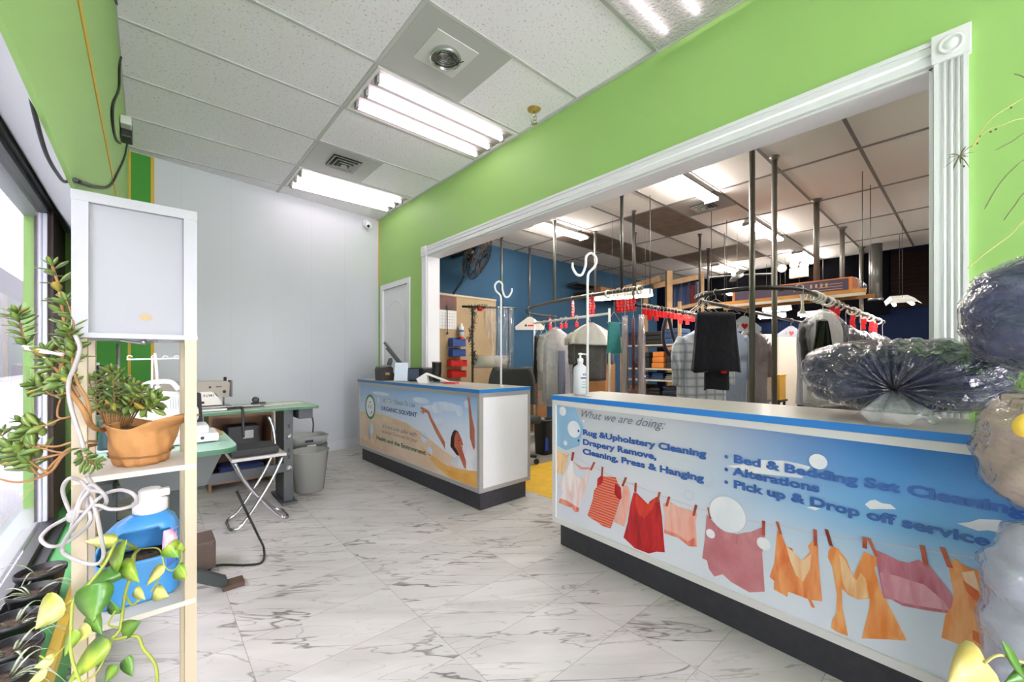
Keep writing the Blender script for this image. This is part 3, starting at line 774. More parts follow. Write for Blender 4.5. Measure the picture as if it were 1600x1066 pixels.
F1.disc(pb, 0.2963, 0.614, 0.128, 0.134, -0.0030, 12); F1.disc(pb, 0.2963, 0.614, 0.10, 0.106, -0.0026, 13)
F1.text(pb, 'ECO', 0.245, 0.60, 0.05, -0.0022, 11); F1.flat(pb, [(0.31, 0.53), (0.34, 0.555), (0.345, 0.58), (0.325, 0.565)], -0.0022, 15); F1.flat(pb, [(0.27, 0.655), (0.30, 0.675), (0.325, 0.655), (0.30, 0.66)], -0.0022, 10)
F1.text(pb, "It's Our Choice To Use", 0.6057, 0.688, 0.062, -0.0022, 11, shear=0.35, width=0.645)
F1.text(pb, 'ORGANIC SOLVENT', 0.5573, 0.605, 0.056, -0.0022, 9, bold=0.0016, width=0.731)
F1.text(pb, "It's not only safer with", 0.5864, 0.428, 0.056, -0.0022, 11, shear=0.35, width=0.695)
F1.text(pb, 'essential Chemicals for your', 0.5768, 0.376, 0.052, -0.0022, 16, shear=0.35, width=0.72)
F1.text(pb, 'Health and the Environment', 0.448, 0.291, 0.055, -0.0022, 10, bold=0.0016, width=0.99)
for (u, v, r) in ((0.33, 0.385, 0.055), (0.29, 0.30, 0.035), (1.94, 0.72, 0.045), (1.41, 0.44, 0.05), (1.50, 0.33, 0.045), (2.03, 0.78, 0.03), (0.5, 0.70, 0.03)):
    F1.ringp(pb, u, v, r, 0.006, -0.0020, 14); F1.disc(pb, u, v, r * 0.93, r * 0.93, -0.0031, 14)
pb.build('poster', PM1, c1, fix=False)

# ---- near counter: clothes line print and list of services
F2 = Front((1.845, 1.70), (-0.047, -0.9989))
C2L, C2H, C2D = 2.30, 0.905, 0.455
c2 = counter('service_counter', 'near white counter with a clothes line poster listing the services', F2, C2L, C2D, C2H, M_edge2, M_alu_w)
PM2 = [sky_print('poster_sky_blue', [(0, (224, 230, 240)), (0.35, (206, 218, 234)), (0.62, (120, 178, 224)), (1, (48, 122, 196))], 0.17, 0.845, None, 0.15, 1.05,
                 [(0, (226, 230, 238)), (0.5, (218, 222, 230)), (1, (196, 198, 204))]),
       mat('print_pale_orange', (232, 170, 106), 0.35, var=(14, (246, 214, 170))), mat('print_blush', (240, 206, 200), 0.35, var=(16, (250, 240, 238))), mat('print_blush_dark', (226, 160, 152), 0.35),
       mat('print_coral', (222, 104, 84), 0.35, var=(22, (238, 160, 140))), mat('print_coral_knit', (222, 76, 52), 0.35), mat('print_red', (206, 34, 38), 0.35, var=(5, (166, 16, 26))),
       mat('print_red_orange', (222, 70, 44), 0.35, var=(7, (206, 40, 36))), mat('print_peach', (238, 160, 140), 0.35, var=(14, (244, 192, 176))), mat('print_mauve', (206, 134, 142), 0.35, var=(9, (192, 112, 122))),
       mat('print_mauve_dark', (188, 108, 118), 0.35, var=(12, (208, 138, 146))), mat('print_orange', (222, 112, 46), 0.35, var=(9, (240, 164, 104))), mat('print_orange_bright', (230, 130, 44), 0.35, var=(10, (244, 178, 112))),
       mat('print_cream', (244, 214, 178), 0.35, var=(12, (236, 184, 130))), mat('print_rose', (182, 92, 112), 0.35, var=(14, (206, 130, 146))), mat('print_rose_light', (222, 162, 174), 0.35, var=(18, (206, 128, 146))),
       mat('print_deep_orange', (206, 84, 26), 0.35, var=(14, (226, 120, 50))), mat('print_peg', (168, 58, 46), 0.35, var=(20, (190, 96, 60))), mat('print_line', (220, 190, 186), 0.4),
       mat('print_bubble', (240, 240, 244), 0.35, var=(10, (226, 230, 238))), mat('print_bubble_rim', (196, 202, 212), 0.35), mat('print_cloud_white', (240, 238, 236), 0.35, var=(8, (214, 222, 232))),
       mat('print_blue_ink', (52, 98, 170), 0.35), mat('print_script_ink', (112, 118, 136), 0.35), mat('print_pale_cloud', (214, 216, 222), 0.35, var=(6, (200, 206, 218))), mat('print_mid_blue_ink', (56, 104, 178), 0.35), mat('print_sky_corner', (150, 192, 224), 0.35)]
def knit(m):
    nt = m.node_tree; p = nt.nodes['Principled BSDF']
    tc = nt.nodes.new('ShaderNodeNewGeometry'); wv = nt.nodes.new('ShaderNodeTexWave'); wv.bands_direction = 'Z'; wv.inputs['Scale'].default_value = 22; wv.inputs['Distortion'].default_value = 2
    nt.links.new(tc.outputs['Position'], wv.inputs['Vector'])
    cr = nt.nodes.new('ShaderNodeValToRGB'); cr.color_ramp.elements[0].color = rgb(214, 56, 40); cr.color_ramp.elements[1].color = rgb(240, 150, 120)
    nt.links.new(wv.outputs['Fac'], cr.inputs[0]); nt.links.new(cr.outputs[0], p.inputs['Base Color'])
knit(PM2[5])
def folds(m, c):
    """printed cloth: soft upright strokes"""
    nt = m.node_tree; mp = nt.nodes.new('ShaderNodeMapping'); mp.inputs['Scale'].default_value = (1, 3.2, 0.7)
    for n in list(nt.nodes):
        if n.type == 'TEX_NOISE':
            for l in list(n.inputs['Vector'].links): nt.links.new(l.from_socket, mp.inputs[0]); nt.links.remove(l)
            nt.links.new(mp.outputs[0], n.inputs['Vector']); n.inputs['Distortion'].default_value = 0.7; n.inputs['Scale'].default_value = c
for k_ in (1, 2, 4, 6, 7, 8, 10, 11, 12, 13, 14, 15, 16): folds(PM2[k_], 9)
KEY = {'paleorange': 1, 'blush': 2, 'blush2': 3, 'coral': 4, 'coralknit': 5, 'red': 6, 'redorange': 7, 'peach': 8, 'mauve': 9, 'mauve2': 10, 'orange': 11, 'orange2': 12, 'cream': 13, 'rose': 14, 'roselight': 15, 'deeporange': 16}
PRINTS = [
 ('paleorange',[(0.025, 0.572), (0.068, 0.567), (0.103, 0.557), (0.127, 0.572), (0.112, 0.541), (0.083, 0.443), (0.053, 0.43), (0.025, 0.437)]),
 ('blush',[(0.136, 0.528), (0.15, 0.531), (0.16, 0.467), (0.206, 0.439), (0.25, 0.463), (0.276, 0.512), (0.289, 0.511), (0.259, 0.421), (0.233, 0.327), (0.219, 0.33), (0.201, 0.264), (0.174, 0.242), (0.15, 0.263), (0.093, 0.258), (0.038, 0.261), (0.049, 0.292), (0.078, 0.336), (0.042, 0.355), (0.083, 0.436)]),
 ('blush2',[(0.15, 0.531), (0.215, 0.496), (0.281, 0.509), (0.276, 0.522), (0.224, 0.511), (0.16, 0.529)]),
 ('coral',[(0.038, 0.261), (0.049, 0.289), (0.103, 0.292), (0.169, 0.279), (0.206, 0.272), (0.197, 0.252), (0.169, 0.241), (0.146, 0.261), (0.088, 0.257)]),
 ('coralknit',[(0.36, 0.494), (0.38, 0.495), (0.455, 0.505), (0.47, 0.477), (0.488, 0.46), (0.492, 0.408), (0.481, 0.387), (0.424, 0.229), (0.376, 0.224), (0.263, 0.248), (0.302, 0.352), (0.31, 0.4), (0.331, 0.428), (0.335, 0.472)]),
 ('red',[(0.36, 0.494), (0.375, 0.487), (0.368, 0.454), (0.331, 0.428), (0.335, 0.472)]),
 ('red',[(0.451, 0.473), (0.488, 0.46), (0.492, 0.408), (0.481, 0.393), (0.447, 0.415)]),
 ('peach',[(0.499, 0.466), (0.525, 0.484), (0.543, 0.446), (0.536, 0.365), (0.507, 0.265), (0.481, 0.266), (0.443, 0.27), (0.458, 0.312), (0.492, 0.396)]),
 ('red',[(0.564, 0.454), (0.585, 0.454), (0.646, 0.417), (0.655, 0.434), (0.694, 0.467), (0.707, 0.459), (0.719, 0.383), (0.735, 0.216), (0.691, 0.203), (0.649, 0.179), (0.571, 0.177), (0.503, 0.208), (0.528, 0.29), (0.546, 0.393)]),
 ('redorange',[(0.579, 0.449), (0.646, 0.417), (0.691, 0.461), (0.672, 0.404), (0.626, 0.344), (0.592, 0.351), (0.575, 0.4)]),
 ('peach',[(0.725, 0.442), (0.765, 0.461), (0.8, 0.448), (0.857, 0.451), (0.89, 0.444), (0.882, 0.4), (0.89, 0.297), (0.852, 0.286), (0.8, 0.309), (0.732, 0.308), (0.735, 0.377)]),
 ('coral',[(0.732, 0.322), (0.8, 0.322), (0.846, 0.305), (0.879, 0.335), (0.887, 0.296), (0.852, 0.286), (0.8, 0.306), (0.732, 0.305)]),
 ('mauve',[(0.931, 0.452), (0.964, 0.424), (1.004, 0.403), (1.056, 0.408), (1.111, 0.436), (1.149, 0.465), (1.158, 0.433), (1.149, 0.364), (1.158, 0.218), (1.102, 0.191), (1.033, 0.203), (0.999, 0.221), (0.964, 0.197), (0.941, 0.221), (0.933, 0.254), (0.912, 0.256), (0.923, 0.338)]),
 ('mauve2',[(0.964, 0.424), (1.004, 0.403), (1.056, 0.408), (1.111, 0.436), (1.149, 0.465), (1.145, 0.438), (1.111, 0.388), (1.065, 0.367), (1.009, 0.367), (0.969, 0.395)]),
 ('orange',[(1.201, 0.47), (1.213, 0.465), (1.231, 0.421), (1.25, 0.419), (1.254, 0.403), (1.281, 0.386), (1.306, 0.426), (1.299, 0.445), (1.321, 0.483), (1.33, 0.456), (1.331, 0.397), (1.342, 0.265), (1.31, 0.255), (1.321, 0.232), (1.31, 0.229), (1.299, 0.254), (1.237, 0.253), (1.235, 0.232), (1.189, 0.241), (1.191, 0.274), (1.175, 0.283), (1.191, 0.343)]),
 ('cream',[(1.231, 0.421), (1.25, 0.41), (1.281, 0.386), (1.31, 0.423), (1.306, 0.366), (1.284, 0.309), (1.262, 0.326), (1.243, 0.372)]),
 ('orange2',[(1.359, 0.447), (1.37, 0.471), (1.388, 0.466), (1.41, 0.439), (1.427, 0.386), (1.456, 0.483), (1.488, 0.474), (1.488, 0.448), (1.482, 0.44), (1.496, 0.378), (1.558, 0.246), (1.556, 0.24), (1.512, 0.221), (1.45, 0.191), (1.47, 0.304), (1.47, 0.333), (1.44, 0.316), (1.414, 0.321), (1.397, 0.335), (1.399, 0.271), (1.414, 0.18), (1.384, 0.178), (1.368, 0.184), (1.37, 0.212), (1.381, 0.24), (1.384, 0.307), (1.37, 0.401), (1.359, 0.425)]),
 ('paleorange',[(1.39, 0.45), (1.405, 0.437), (1.427, 0.386), (1.437, 0.38), (1.448, 0.41), (1.46, 0.394), (1.468, 0.335), (1.44, 0.316), (1.412, 0.326), (1.399, 0.358)]),
 ('rose',[(1.486, 0.499), (1.512, 0.493), (1.542, 0.484), (1.563, 0.487), (1.585, 0.505), (1.609, 0.495), (1.633, 0.461), (1.655, 0.429), (1.668, 0.383), (1.652, 0.371), (1.606, 0.358), (1.549, 0.346), (1.523, 0.354), (1.504, 0.351), (1.496, 0.399), (1.488, 0.458)]),
 ('roselight',[(1.496, 0.43), (1.534, 0.435), (1.599, 0.433), (1.639, 0.402), (1.652, 0.38), (1.606, 0.368), (1.549, 0.356), (1.508, 0.363)]),
 ('orange2',[(1.649, 0.506), (1.659, 0.538), (1.684, 0.522), (1.708, 0.52), (1.711, 0.463), (1.72, 0.404), (1.732, 0.302), (1.705, 0.301), (1.681, 0.29), (1.659, 0.29), (1.634, 0.291), (1.642, 0.361), (1.655, 0.391), (1.659, 0.43)]),
 ('cream',[(1.674, 0.502), (1.699, 0.516), (1.707, 0.479), (1.711, 0.454), (1.684, 0.473)]),
 ('deeporange',[(1.677, 0.48), (1.708, 0.461), (1.711, 0.435), (1.702, 0.431), (1.684, 0.451)]),
 ('deeporange',[(1.696, 0.346), (1.723, 0.342), (1.729, 0.305), (1.714, 0.31), (1.696, 0.319)]),
]
PEGS = [
 (0.160,0.585,0.148,0.534,0.017),
 (0.315,0.558,0.289,0.508,0.015),
 (0.371,0.543,0.366,0.492,0.013),
 (0.520,0.520,0.498,0.469,0.013),
 (0.578,0.506,0.575,0.457,0.013),
 (0.709,0.493,0.697,0.442,0.012),
 (0.758,0.484,0.744,0.435,0.012),
 (0.886,0.481,0.874,0.429,0.012),
 (0.939,0.484,0.949,0.439,0.009),
 (1.049,0.497,1.054,0.434,0.013),
 (1.155,0.493,1.154,0.436,0.011),
 (1.201,0.504,1.213,0.460,0.010),
 (1.321,0.513,1.323,0.454,0.011),
 (1.354,0.524,1.368,0.470,0.010),
 (1.354,0.524,1.367,0.471,0.011),
 (1.458,0.531,1.458,0.494,0.012),
 (1.468,0.532,1.488,0.479,0.010),
 (1.593,0.552,1.602,0.492,0.012),
 (1.636,0.561,1.652,0.507,0.012),
]
pb = MB(); pb.mat(0); F2.slab(pb, 0.022, C2L - 0.022, 0.17, C2H - 0.058, -0.012, -0.004)
O2 = -0.004
F2.flat(pb, [(0.024, 0.842), (0.17, 0.842), (0.235, 0.74), (0.205, 0.63), (0.1, 0.585), (0.024, 0.60)], O2 + 0.0003, 26)
for c in ([(1.013, 0.678), (1.074, 0.695), (1.143, 0.7265), (1.222, 0.7395), (1.272, 0.7377), (1.307, 0.7334), (1.281, 0.6865), (1.22, 0.6807), (1.113, 0.670)], [(1.458, 0.639), (1.47, 0.655), (1.4835, 0.662), (1.50, 0.655), (1.521, 0.657), (1.535, 0.645), (1.50, 0.636), (1.4715, 0.627)],
          [(1.665, 0.641), (1.69, 0.652), (1.709, 0.667), (1.744, 0.675), (1.80, 0.672), (1.85, 0.655), (1.80, 0.64), (1.7245, 0.640), (1.7067, 0.632), (1.686, 0.636)], [(1.294, 0.584), (1.315, 0.592), (1.338, 0.592), (1.32, 0.58)]):
    F2.flat(pb, c, O2 + 0.0004, 21)
for k, (mm, pts) in enumerate(PRINTS):
    F2.flat(pb, pts, O2 + 0.0006 + 0.00008 * k, KEY[mm])
LN = [(0.024, 0.588), (0.131, 0.566), (0.30, 0.528), (0.499, 0.497), (0.70, 0.478), (0.879, 0.468), (1.061, 0.470), (1.195, 0.488), (1.406, 0.506), (1.464, 0.52), (1.599, 0.537), (1.708, 0.554), (1.90, 0.585), (2.27, 0.64)]
for a, b in zip(LN[:-1], LN[1:]):
    F2.flat(pb, [(a[0], a[1] - 0.0012), (b[0], b[1] - 0.0012), (b[0], b[1] + 0.0012), (a[0], a[1] + 0.0012)], O2 + 0.0005, 18)
for (u0, v0, u1, v1, w_) in PEGS:
    F2.flat(pb, [(u0 - w_ / 2, v0), (u0 + w_ / 2, v0), (u1 + w_ / 2, v1), (u1 - w_ / 2, v1)], O2 + 0.0030, 17)
for (u, v, r, k) in ((0.075, 0.814, 0.028, 'w'), (0.164, 0.718, 0.049, 'w'), (0.237, 0.773, 0.007, 'w'), (0.097, 0.628, 0.015, 'w'), (1.330, 0.757, 0.027, 'w'), (1.018, 0.478, 0.075, 't'), (1.154, 0.404, 0.024, 'w'), (0.949, 0.375, 0.019, 'w'), (0.853, 0.516, 0.023, 't'), (0.927, 0.606, 0.036, 't')):
    v = min(v, 0.842 - r)
    if k == 'w': F2.disc(pb, u, v, r, r, O2 + 0.0034, 19)
    else:
        F2.ringp(pb, u, v, r, 0.003, O2 + 0.0034, 20)
        if r > 0.06: F2.disc(pb, u, v, r * 0.97, r * 0.97, O2 + 0.0032, 19)
T2 = O2 + 0.0036
F2.text(pb, 'What we are doing:', 0.204, 0.794, 0.060, T2, 23, shear=0.45, width=0.535)
B_ = dict(bold=0.0019)
F2.text(pb, 'Rug &Upholstery Cleaning', 0.231, 0.698, 0.0425, T2, 22, width=0.70, **B_)
F2.text(pb, 'Drapery Remove,', 0.231, 0.643, 0.0425, T2, 22, width=0.462, **B_)
F2.text(pb, 'Cleaning, Press & Hanging', 0.231, 0.590, 0.0425, T2, 22, width=0.69, **B_)
F2.text(pb, 'Bed & Bedding Set Cleaning', 1.0423, 0.699, 0.0445, T2, 25, width=0.752, **B_)
F2.text(pb, 'Alterations', 1.0423, 0.648, 0.0445, T2, 22, width=0.296, **B_)
F2.text(pb, 'Pick up & Drop off service', 1.0423, 0.595, 0.0445, T2, 22, width=0.688, **B_)
for (u, v) in ((0.2, 0.713), (0.2, 0.658), (1.0143, 0.7162), (1.0143, 0.6631), (1.0143, 0.6104)):
    F2.disc(pb, u, v, 0.0075, 0.0075, T2, 22)
pb.build('poster', PM2, c2, fix=False)
# ------------------------------------------------------------------ street side: shelf lamp, plants, cables
def on_x(px, py, X):
    a = at(px, py, 1.0) - Vector((0, 0, CAM_H)); return a * (X / a.x) + Vector((0, 0, CAM_H))

M_cream = mat('cream_wood', (180, 166, 140), 0.5, var=(3, (188, 176, 152), 0.6))
M_shelfw = mat('cream_shelf', (200, 194, 182), 0.5)
M_paper_white = mat('white_paper_shade', (154, 155, 159), 0.7, bump=(7, 0.25, 0.01))
M_lampwhite = mat('white_lacquer', (162, 163, 167), 0.4)
LX0, LX1, LY0, LY1 = -0.133, 0.099, 1.39, 1.622
lamp = thing('floor_lamp', 'tall square shelf lamp with white paper shade holding the jade plant and blue jug', 'lamp', ((LX0 + LX1) / 2, (LY0 + LY1) / 2, 0))
PW = 0.026
for (x, y) in ((LX0, LY0), (LX1 - PW, LY0), (LX0, LY1 - PW), (LX1 - PW, LY1 - PW)):
    MB().bb((x, y, 0), (x + PW, y + PW, 1.182), bevel=0.0015).build('post', M_cream, lamp)
for z in (0.11, 0.468, 0.828):
    MB().bb((LX0 + 0.003, LY0 - 0.001, z), (LX1 - 0.003, LY1 + 0.001, z + 0.013)).build('shelf', M_shelfw, lamp)
Z0, Z1 = 1.18, 1.517
b = MB(); fw = 0.028
for (x, y) in ((LX0, LY0), (LX1 - fw, LY0), (LX0, LY1 - fw), (LX1 - fw, LY1 - fw)): b.bb((x, y, Z0), (x + fw, y + fw, Z1 - 0.024))
b.bb((LX0 - 0.001, LY0 - 0.001, Z1 - 0.024), (LX1 + 0.001, LY0 + fw, Z1)); b.bb((LX0 - 0.001, LY1 - fw, Z1 - 0.024), (LX1 + 0.001, LY1, Z1))
b.bb((LX0 - 0.001, LY0 + fw, Z1 - 0.024), (LX0 + fw, LY1 - fw, Z1)); b.bb((LX1 - fw, LY0 + fw, Z1 - 0.024), (LX1 + 0.001, LY1 - fw, Z1))
b.bb((LX0 - 0.002, LY0 - 0.002, Z0 - 0.008), (LX1 + 0.002, LY1 + 0.002, Z0 + 0.004))
b.build('shade_frame', M_lampwhite, lamp)
b = MB(); i = 0.012
b.bb((LX0 + fw, LY0 + i, Z0 + 0.004), (LX1 - fw, LY0 + i + 0.002, Z1 - 0.02)); b.bb((LX0 + fw, LY1 - i - 0.002, Z0 + 0.004), (LX1 - fw, LY1 - i, Z1 - 0.02))
b.bb((LX0 + i, LY0 + fw, Z0 + 0.004), (LX0 + i + 0.002, LY1 - fw, Z1 - 0.02)); b.bb((LX1 - i - 0.002, LY0 + fw, Z0 + 0.004), (LX1 - i, LY1 - fw, Z1 - 0.02))
sp_ = b.build('lamp_shade', M_paper_white, lamp)
b = MB(); c_ = Vector((-0.004, LY0 + i - 0.0006, 1.228)); b.poly([c_ + Vector((0.0135 * cos(a), 0, 0.0085 * sin(a) * (1 - 0.25 * cos(a) ** 2))) for a in [2 * pi * k / 20 for k in range(20)]])
o = b.build('scorch_mark', mat('scorched_paper', (168, 148, 112), 0.7), sp_, fix=False, solid=0.0006); o['label'] = 'small brown scorch mark'
# flex: down the post, then knotted into loops on the lower left post
M_flex = mat('white_flex', (166, 162, 158), 0.45)
def px(pts, d): return [at(q[0], q[1], q[2] if len(q) > 2 else d) for q in pts]
b = MB(); b.tube(bez(px([(118, 524), (125, 545), (116, 575), (107, 600), (112, 640), (131, 700), (137, 745)], 0.925), 6), 0.0042, n=8)
lp = [(137, 745), (143, 760), (126, 785), (118, 812), (105, 790), (98, 765), (108, 748), (126, 752), (140, 766), (160, 770), (166, 785), (152, 798), (122, 800), (100, 812), (76, 826), (64, 842), (78, 854), (100, 850), (126, 832), (142, 812), (136, 788), (140, 775), (150, 800), (158, 840), (162, 868), (150, 882), (120, 876), (98, 862), (104, 840), (128, 808), (158, 776), (186, 766), (208, 772), (213, 786), (196, 794), (172, 796), (150, 790), (128, 805), (112, 830), (118, 800), (130, 770), (145, 758), (162, 772)]
b.tube(bez([at(x, y, 0.925 + 0.012 * sin(k * 1.9)) for k, (x, y) in enumerate(lp)], 7), 0.0040, n=8)
b.sphere(at(118, 806, 0.925), 0.016, n=10)
b.build('power_cord', M_flex, lamp)
b = MB(); b.tube(bez([(LX0 + 0.08, LY0 + 0.02, Z0 - 0.012), (LX0 + 0.12, LY0 + 0.03, Z0 - 0.018), (LX0 + 0.15, LY0 + 0.02, Z0 - 0.012)]), 0.0035, n=6)
b.sphere((LX0 + 0.125, LY0 + 0.01, Z0 - 0.016), 0.007, n=8); b.build('pull_knot', mat('grey_metal', (150, 150, 152), 0.35, metal=0.8), lamp)

# ---- leaves
def leaf(mb, base, d, nrm, L_, W, prof=None, bulge=0.12, droop=0.0, fold=0.0):
    """closed leaf: outline along d, thick in the middle"""
    d = d.normalized(); nrm = (nrm - d * nrm.dot(d))
    if nrm.length < 1e-5: nrm = d.orthogonal()
    nrm.normalize(); w = d.cross(nrm)
    prof = prof or [(0, 0.06), (0.18, 0.55), (0.42, 0.95), (0.62, 1.0), (0.82, 0.72), (0.95, 0.3), (1.0, 0.02)]
    T, Bm, Lf, Rt = [], [], [], []
    for t, h in prof:
        c = base + d * (L_ * t) - Vector((0, 0, droop * L_ * t * t))
        th = bulge * W * (0.35 + 0.65 * h)
        T.append(mb.bm.verts.new(c + nrm * (th * 0.5 - fold * W * h * 0.5))); Bm.append(mb.bm.verts.new(c - nrm * (th * 0.5 + fold * W * h * 0.5)))
        Lf.append(mb.bm.verts.new(c + w * (W * h / 2) + nrm * (fold * W * h * 0.5))); Rt.append(mb.bm.verts.new(c - w * (W * h / 2) + nrm * (fold * W * h * 0.5)))
    for k in range(len(prof) - 1):
        for a, b2 in ((Lf, T), (T, Rt), (Rt, Bm), (Bm, Lf)):
            mb._f([a[k], a[k + 1], b2[k + 1], b2[k]], True)
    mb._f([T[0], Rt[0], Bm[0], Lf[0]]); mb._f([T[-1], Lf[-1], Bm[-1], Rt[-1]])
HEART = [(0, 0.5), (0.06, 0.8), (0.18, 1.0), (0.36, 0.98), (0.56, 0.78), (0.76, 0.46), (0.9, 0.2), (1.0, 0.02)]

# ---- jade plant in a pot wrapped in brown paper
M_kraft = mat('kraft_paper', (190, 140, 84), 0.75, var=(9, (170, 118, 66), 0.8), bump=(14, 0.5, 0.02))
M_soil = mat('potting_soil', (58, 44, 34), 0.95, var=(60, (96, 78, 60), 0.8), bump=(90, 0.8))
M_jade = mat('jade_leaf', (86, 116, 50), 0.35, var=(26, (128, 148, 66), 0.9), coat=0.2)
M_jade_y = mat('jade_leaf_yellow', (158, 158, 58), 0.4, var=(30, (176, 140, 60), 0.8))
M_stem = mat('woody_stem', (166, 122, 68), 0.7, var=(22, (130, 92, 54), 0.8))
jx, jy, jz = -0.012, 1.500, 0.8415
jade = thing('jade_plant', 'leggy jade plant in brown paper wrapping on the upper lamp shelf', 'plant', (jx, jy, jz))
rr = random.Random(3)
def wrap_pt(u, v):
    a = 2 * pi * v
    r = 0.052 + 0.024 * u ** 0.8
    r += 0.007 * u * sin(5 * a + 1) + 0.003 * sin(11 * a + 4 * u) + 0.003 * sin(3 * a - 7 * u)
    z = 0.118 * u
    if u > 0.8:
        f = (u - 0.8) / 0.2; s_ = max(0, cos(a - (-0.55))) ** 3
        r += f * (0.002 + 0.058 * s_); z += f * (-0.010 + 0.022 * s_ + 0.008 * sin(4 * a))
    return (jx + r * cos(a), jy + r * sin(a), jz + z)
b = MB(); b.grid(wrap_pt, 12, 48, wrap=True); b.poly([Vector(wrap_pt(0, k / 48)) for k in range(48)])
b.build('paper_wrap', M_kraft, jade, solid=0.002)
b = MB(); b.tube([Vector(wrap_pt(0.3 + 0.05 * sin(2 * pi * k / 30), k / 30)) + Vector((0.004 * cos(2 * pi * k / 30), 0.004 * sin(2 * pi * k / 30), -0.006)) for k in range(30)], 0.0022, n=6, closed=True)
b.build('string', mat('brown_twine', (134, 92, 52), 0.8), jade)
b = MB(); b.lathe([(0.001, 0.096), (0.058, 0.092), (0.058, 0.085)], (jx, jy, jz), n=24); b.build('soil', M_soil, jade)
stems = MB(); lv = MB(); 
S = [([(172, 668, 1.10), (158, 672, 1.06), (142, 664, .95), (130, 640, .93), (112, 614, .93), (97, 582, .95), (99, 558, .96), (108, 540, .96), (100, 500, .97), (92, 450, .98), (82, 416, .98)], .0065, 0.55, 0.036),
     ([(112, 614, .93), (90, 580, .95), (73, 567, .96), (50, 548, .97), (39, 536, .97), (31, 505, .97), (26, 488, .97)], .0035, 0.6, 0.030),
     ([(142, 664, .95), (136, 625, .93), (122, 600, .93), (113, 570, .93), (116, 545, .94), (107, 520, .94)], .004, 0.6, 0.030),
     ([(150, 690, 1.06), (118, 690, .97), (88, 698, .96), (56, 694, .97), (42, 680, .98), (33, 660, .98)], .0032, 0.72, 0.034),
     ([(150, 695, 1.06), (112, 700, .96), (88, 720, .95), (64, 742, .96), (46, 728, .97), (30, 712, .97)], .0038, 0.72, 0.036),
     ([(150, 695, 1.06), (104, 708, .95), (78, 738, .95), (38, 753, .96), (4, 750, .97), (-30, 735, .98)], .0036, 0.95, 0.03),
     ([(104, 708, .95), (70, 715, .96), (40, 722, .98), (14, 700, 1.0), (2, 678, 1.0)], .003, 0.55, 0.036),
     ([(110, 612, .93), (84, 618, .96), (66, 606, .97), (54, 600, .97)], .0026, 0.5, 0.026),
     ([(165, 668, 1.10), (150, 640, 1.0), (98, 654, .95), (90, 640, .96), (98, 610, .96), (84, 598, .97)], .003, 0.7, 0.026),
     ([(152, 690, 1.02), (138, 690, .94), (128, 700, .93), (134, 716, .92), (150, 726, .92)], .0026, 0.5, 0.022),
     ([(104, 708, .95), (86, 706, .95), (62, 700, .96), (28, 696, .98), (8, 712, 1.0)], .0026, 0.45, 0.034),
     ([(76, 740, .95), (56, 728, .955), (40, 716, .965), (22, 704, .975)], .0026, 0.4, 0.036),
     ([(96, 654, .95), (74, 664, .955), (52, 668, .96), (40, 678, .97)], .0024, 0.4, 0.032),
     ([(99, 557, .96), (112, 530, .95), (114, 500, .955), (104, 470, .96)], .003, 0.25, 0.032),
     ([(97, 582, .95), (80, 570, .955), (70, 548, .96)], .0024, 0.3, 0.03),
     ([(124, 620, .93), (112, 600, .935), (104, 592, .94), (98, 600, .945)], .0024, 0.3, 0.028)]
for k in range(13):
    k = k * 0.54; x = 150 + 14 * k; S.append(([(168 + 5 * k, 668, 1.13), (160 + 9 * k, 640, 1.12), (148 + 14 * k, 614 + 5 * abs(k - 2), 1.09 + 0.015 * (int(k * 2) % 4)), (140 + 16 * k + 4 * (k % 2), 578 + 9 * abs(k - 2) + 8 * (k > 3), 1.11)], .0024, 0.30, 0.031))
for (q, r, f0, ln) in S:
    P_ = bez([at(*p) for p in q], 6); n = len(P_)
    stems.tube(P_, [r * (1 - 0.55 * k / n) for k in range(n)], n=7)
    k = int(n * f0); j = 0
    while k < n:
        t = (P_[min(k + 1, n - 1)] - P_[k - 1]).normalized(); o1 = t.orthogonal().normalized()
        o1 = Quaternion(t, j * 1.57 + rr.random() * 0.7) @ o1
        for sg in (1, -1):
            d = (o1 * sg + t * rr.uniform(0.15, 0.7) + Vector((0, 0, rr.uniform(-0.1, 0.3)))).normalized()
            lv.mat(1 if rr.random() < 0.07 else 0)
            leaf(lv, P_[k] + d * 0.002, d, t + Vector((0, 0, 0.4)), ln * rr.uniform(0.8, 1.3), ln * 0.54, bulge=0.18, droop=rr.uniform(-.1, .25))
        k += 2 if ln > 0.03 else 1; j += 1
    for q2 in range(5):
        t = (P_[-1] - P_[-3]).normalized(); o1 = Quaternion(t, q2 * 1.26) @ t.orthogonal().normalized()
        lv.mat(0); leaf(lv, P_[-1], (o1 * 0.8 + t).normalized(), t, ln * 0.7, ln * 0.32, bulge=0.2)
stems.build('stem', M_stem, jade); lv.build('foliage', [M_jade, M_jade_y], jade)
b = MB(); b.tube(bez([at(37, 541, .955), at(66, 548, .94), at(98, 555, .935)]), 0.0035, n=6); b.tube(bez([at(40, 545, .95), at(70, 551, .935), at(99, 553, .93)]), 0.003, n=6)
b.build('plant_tie', mat('pink_white_cord', (222, 186, 176), 0.7, var=(120, (244, 236, 230))), jade)

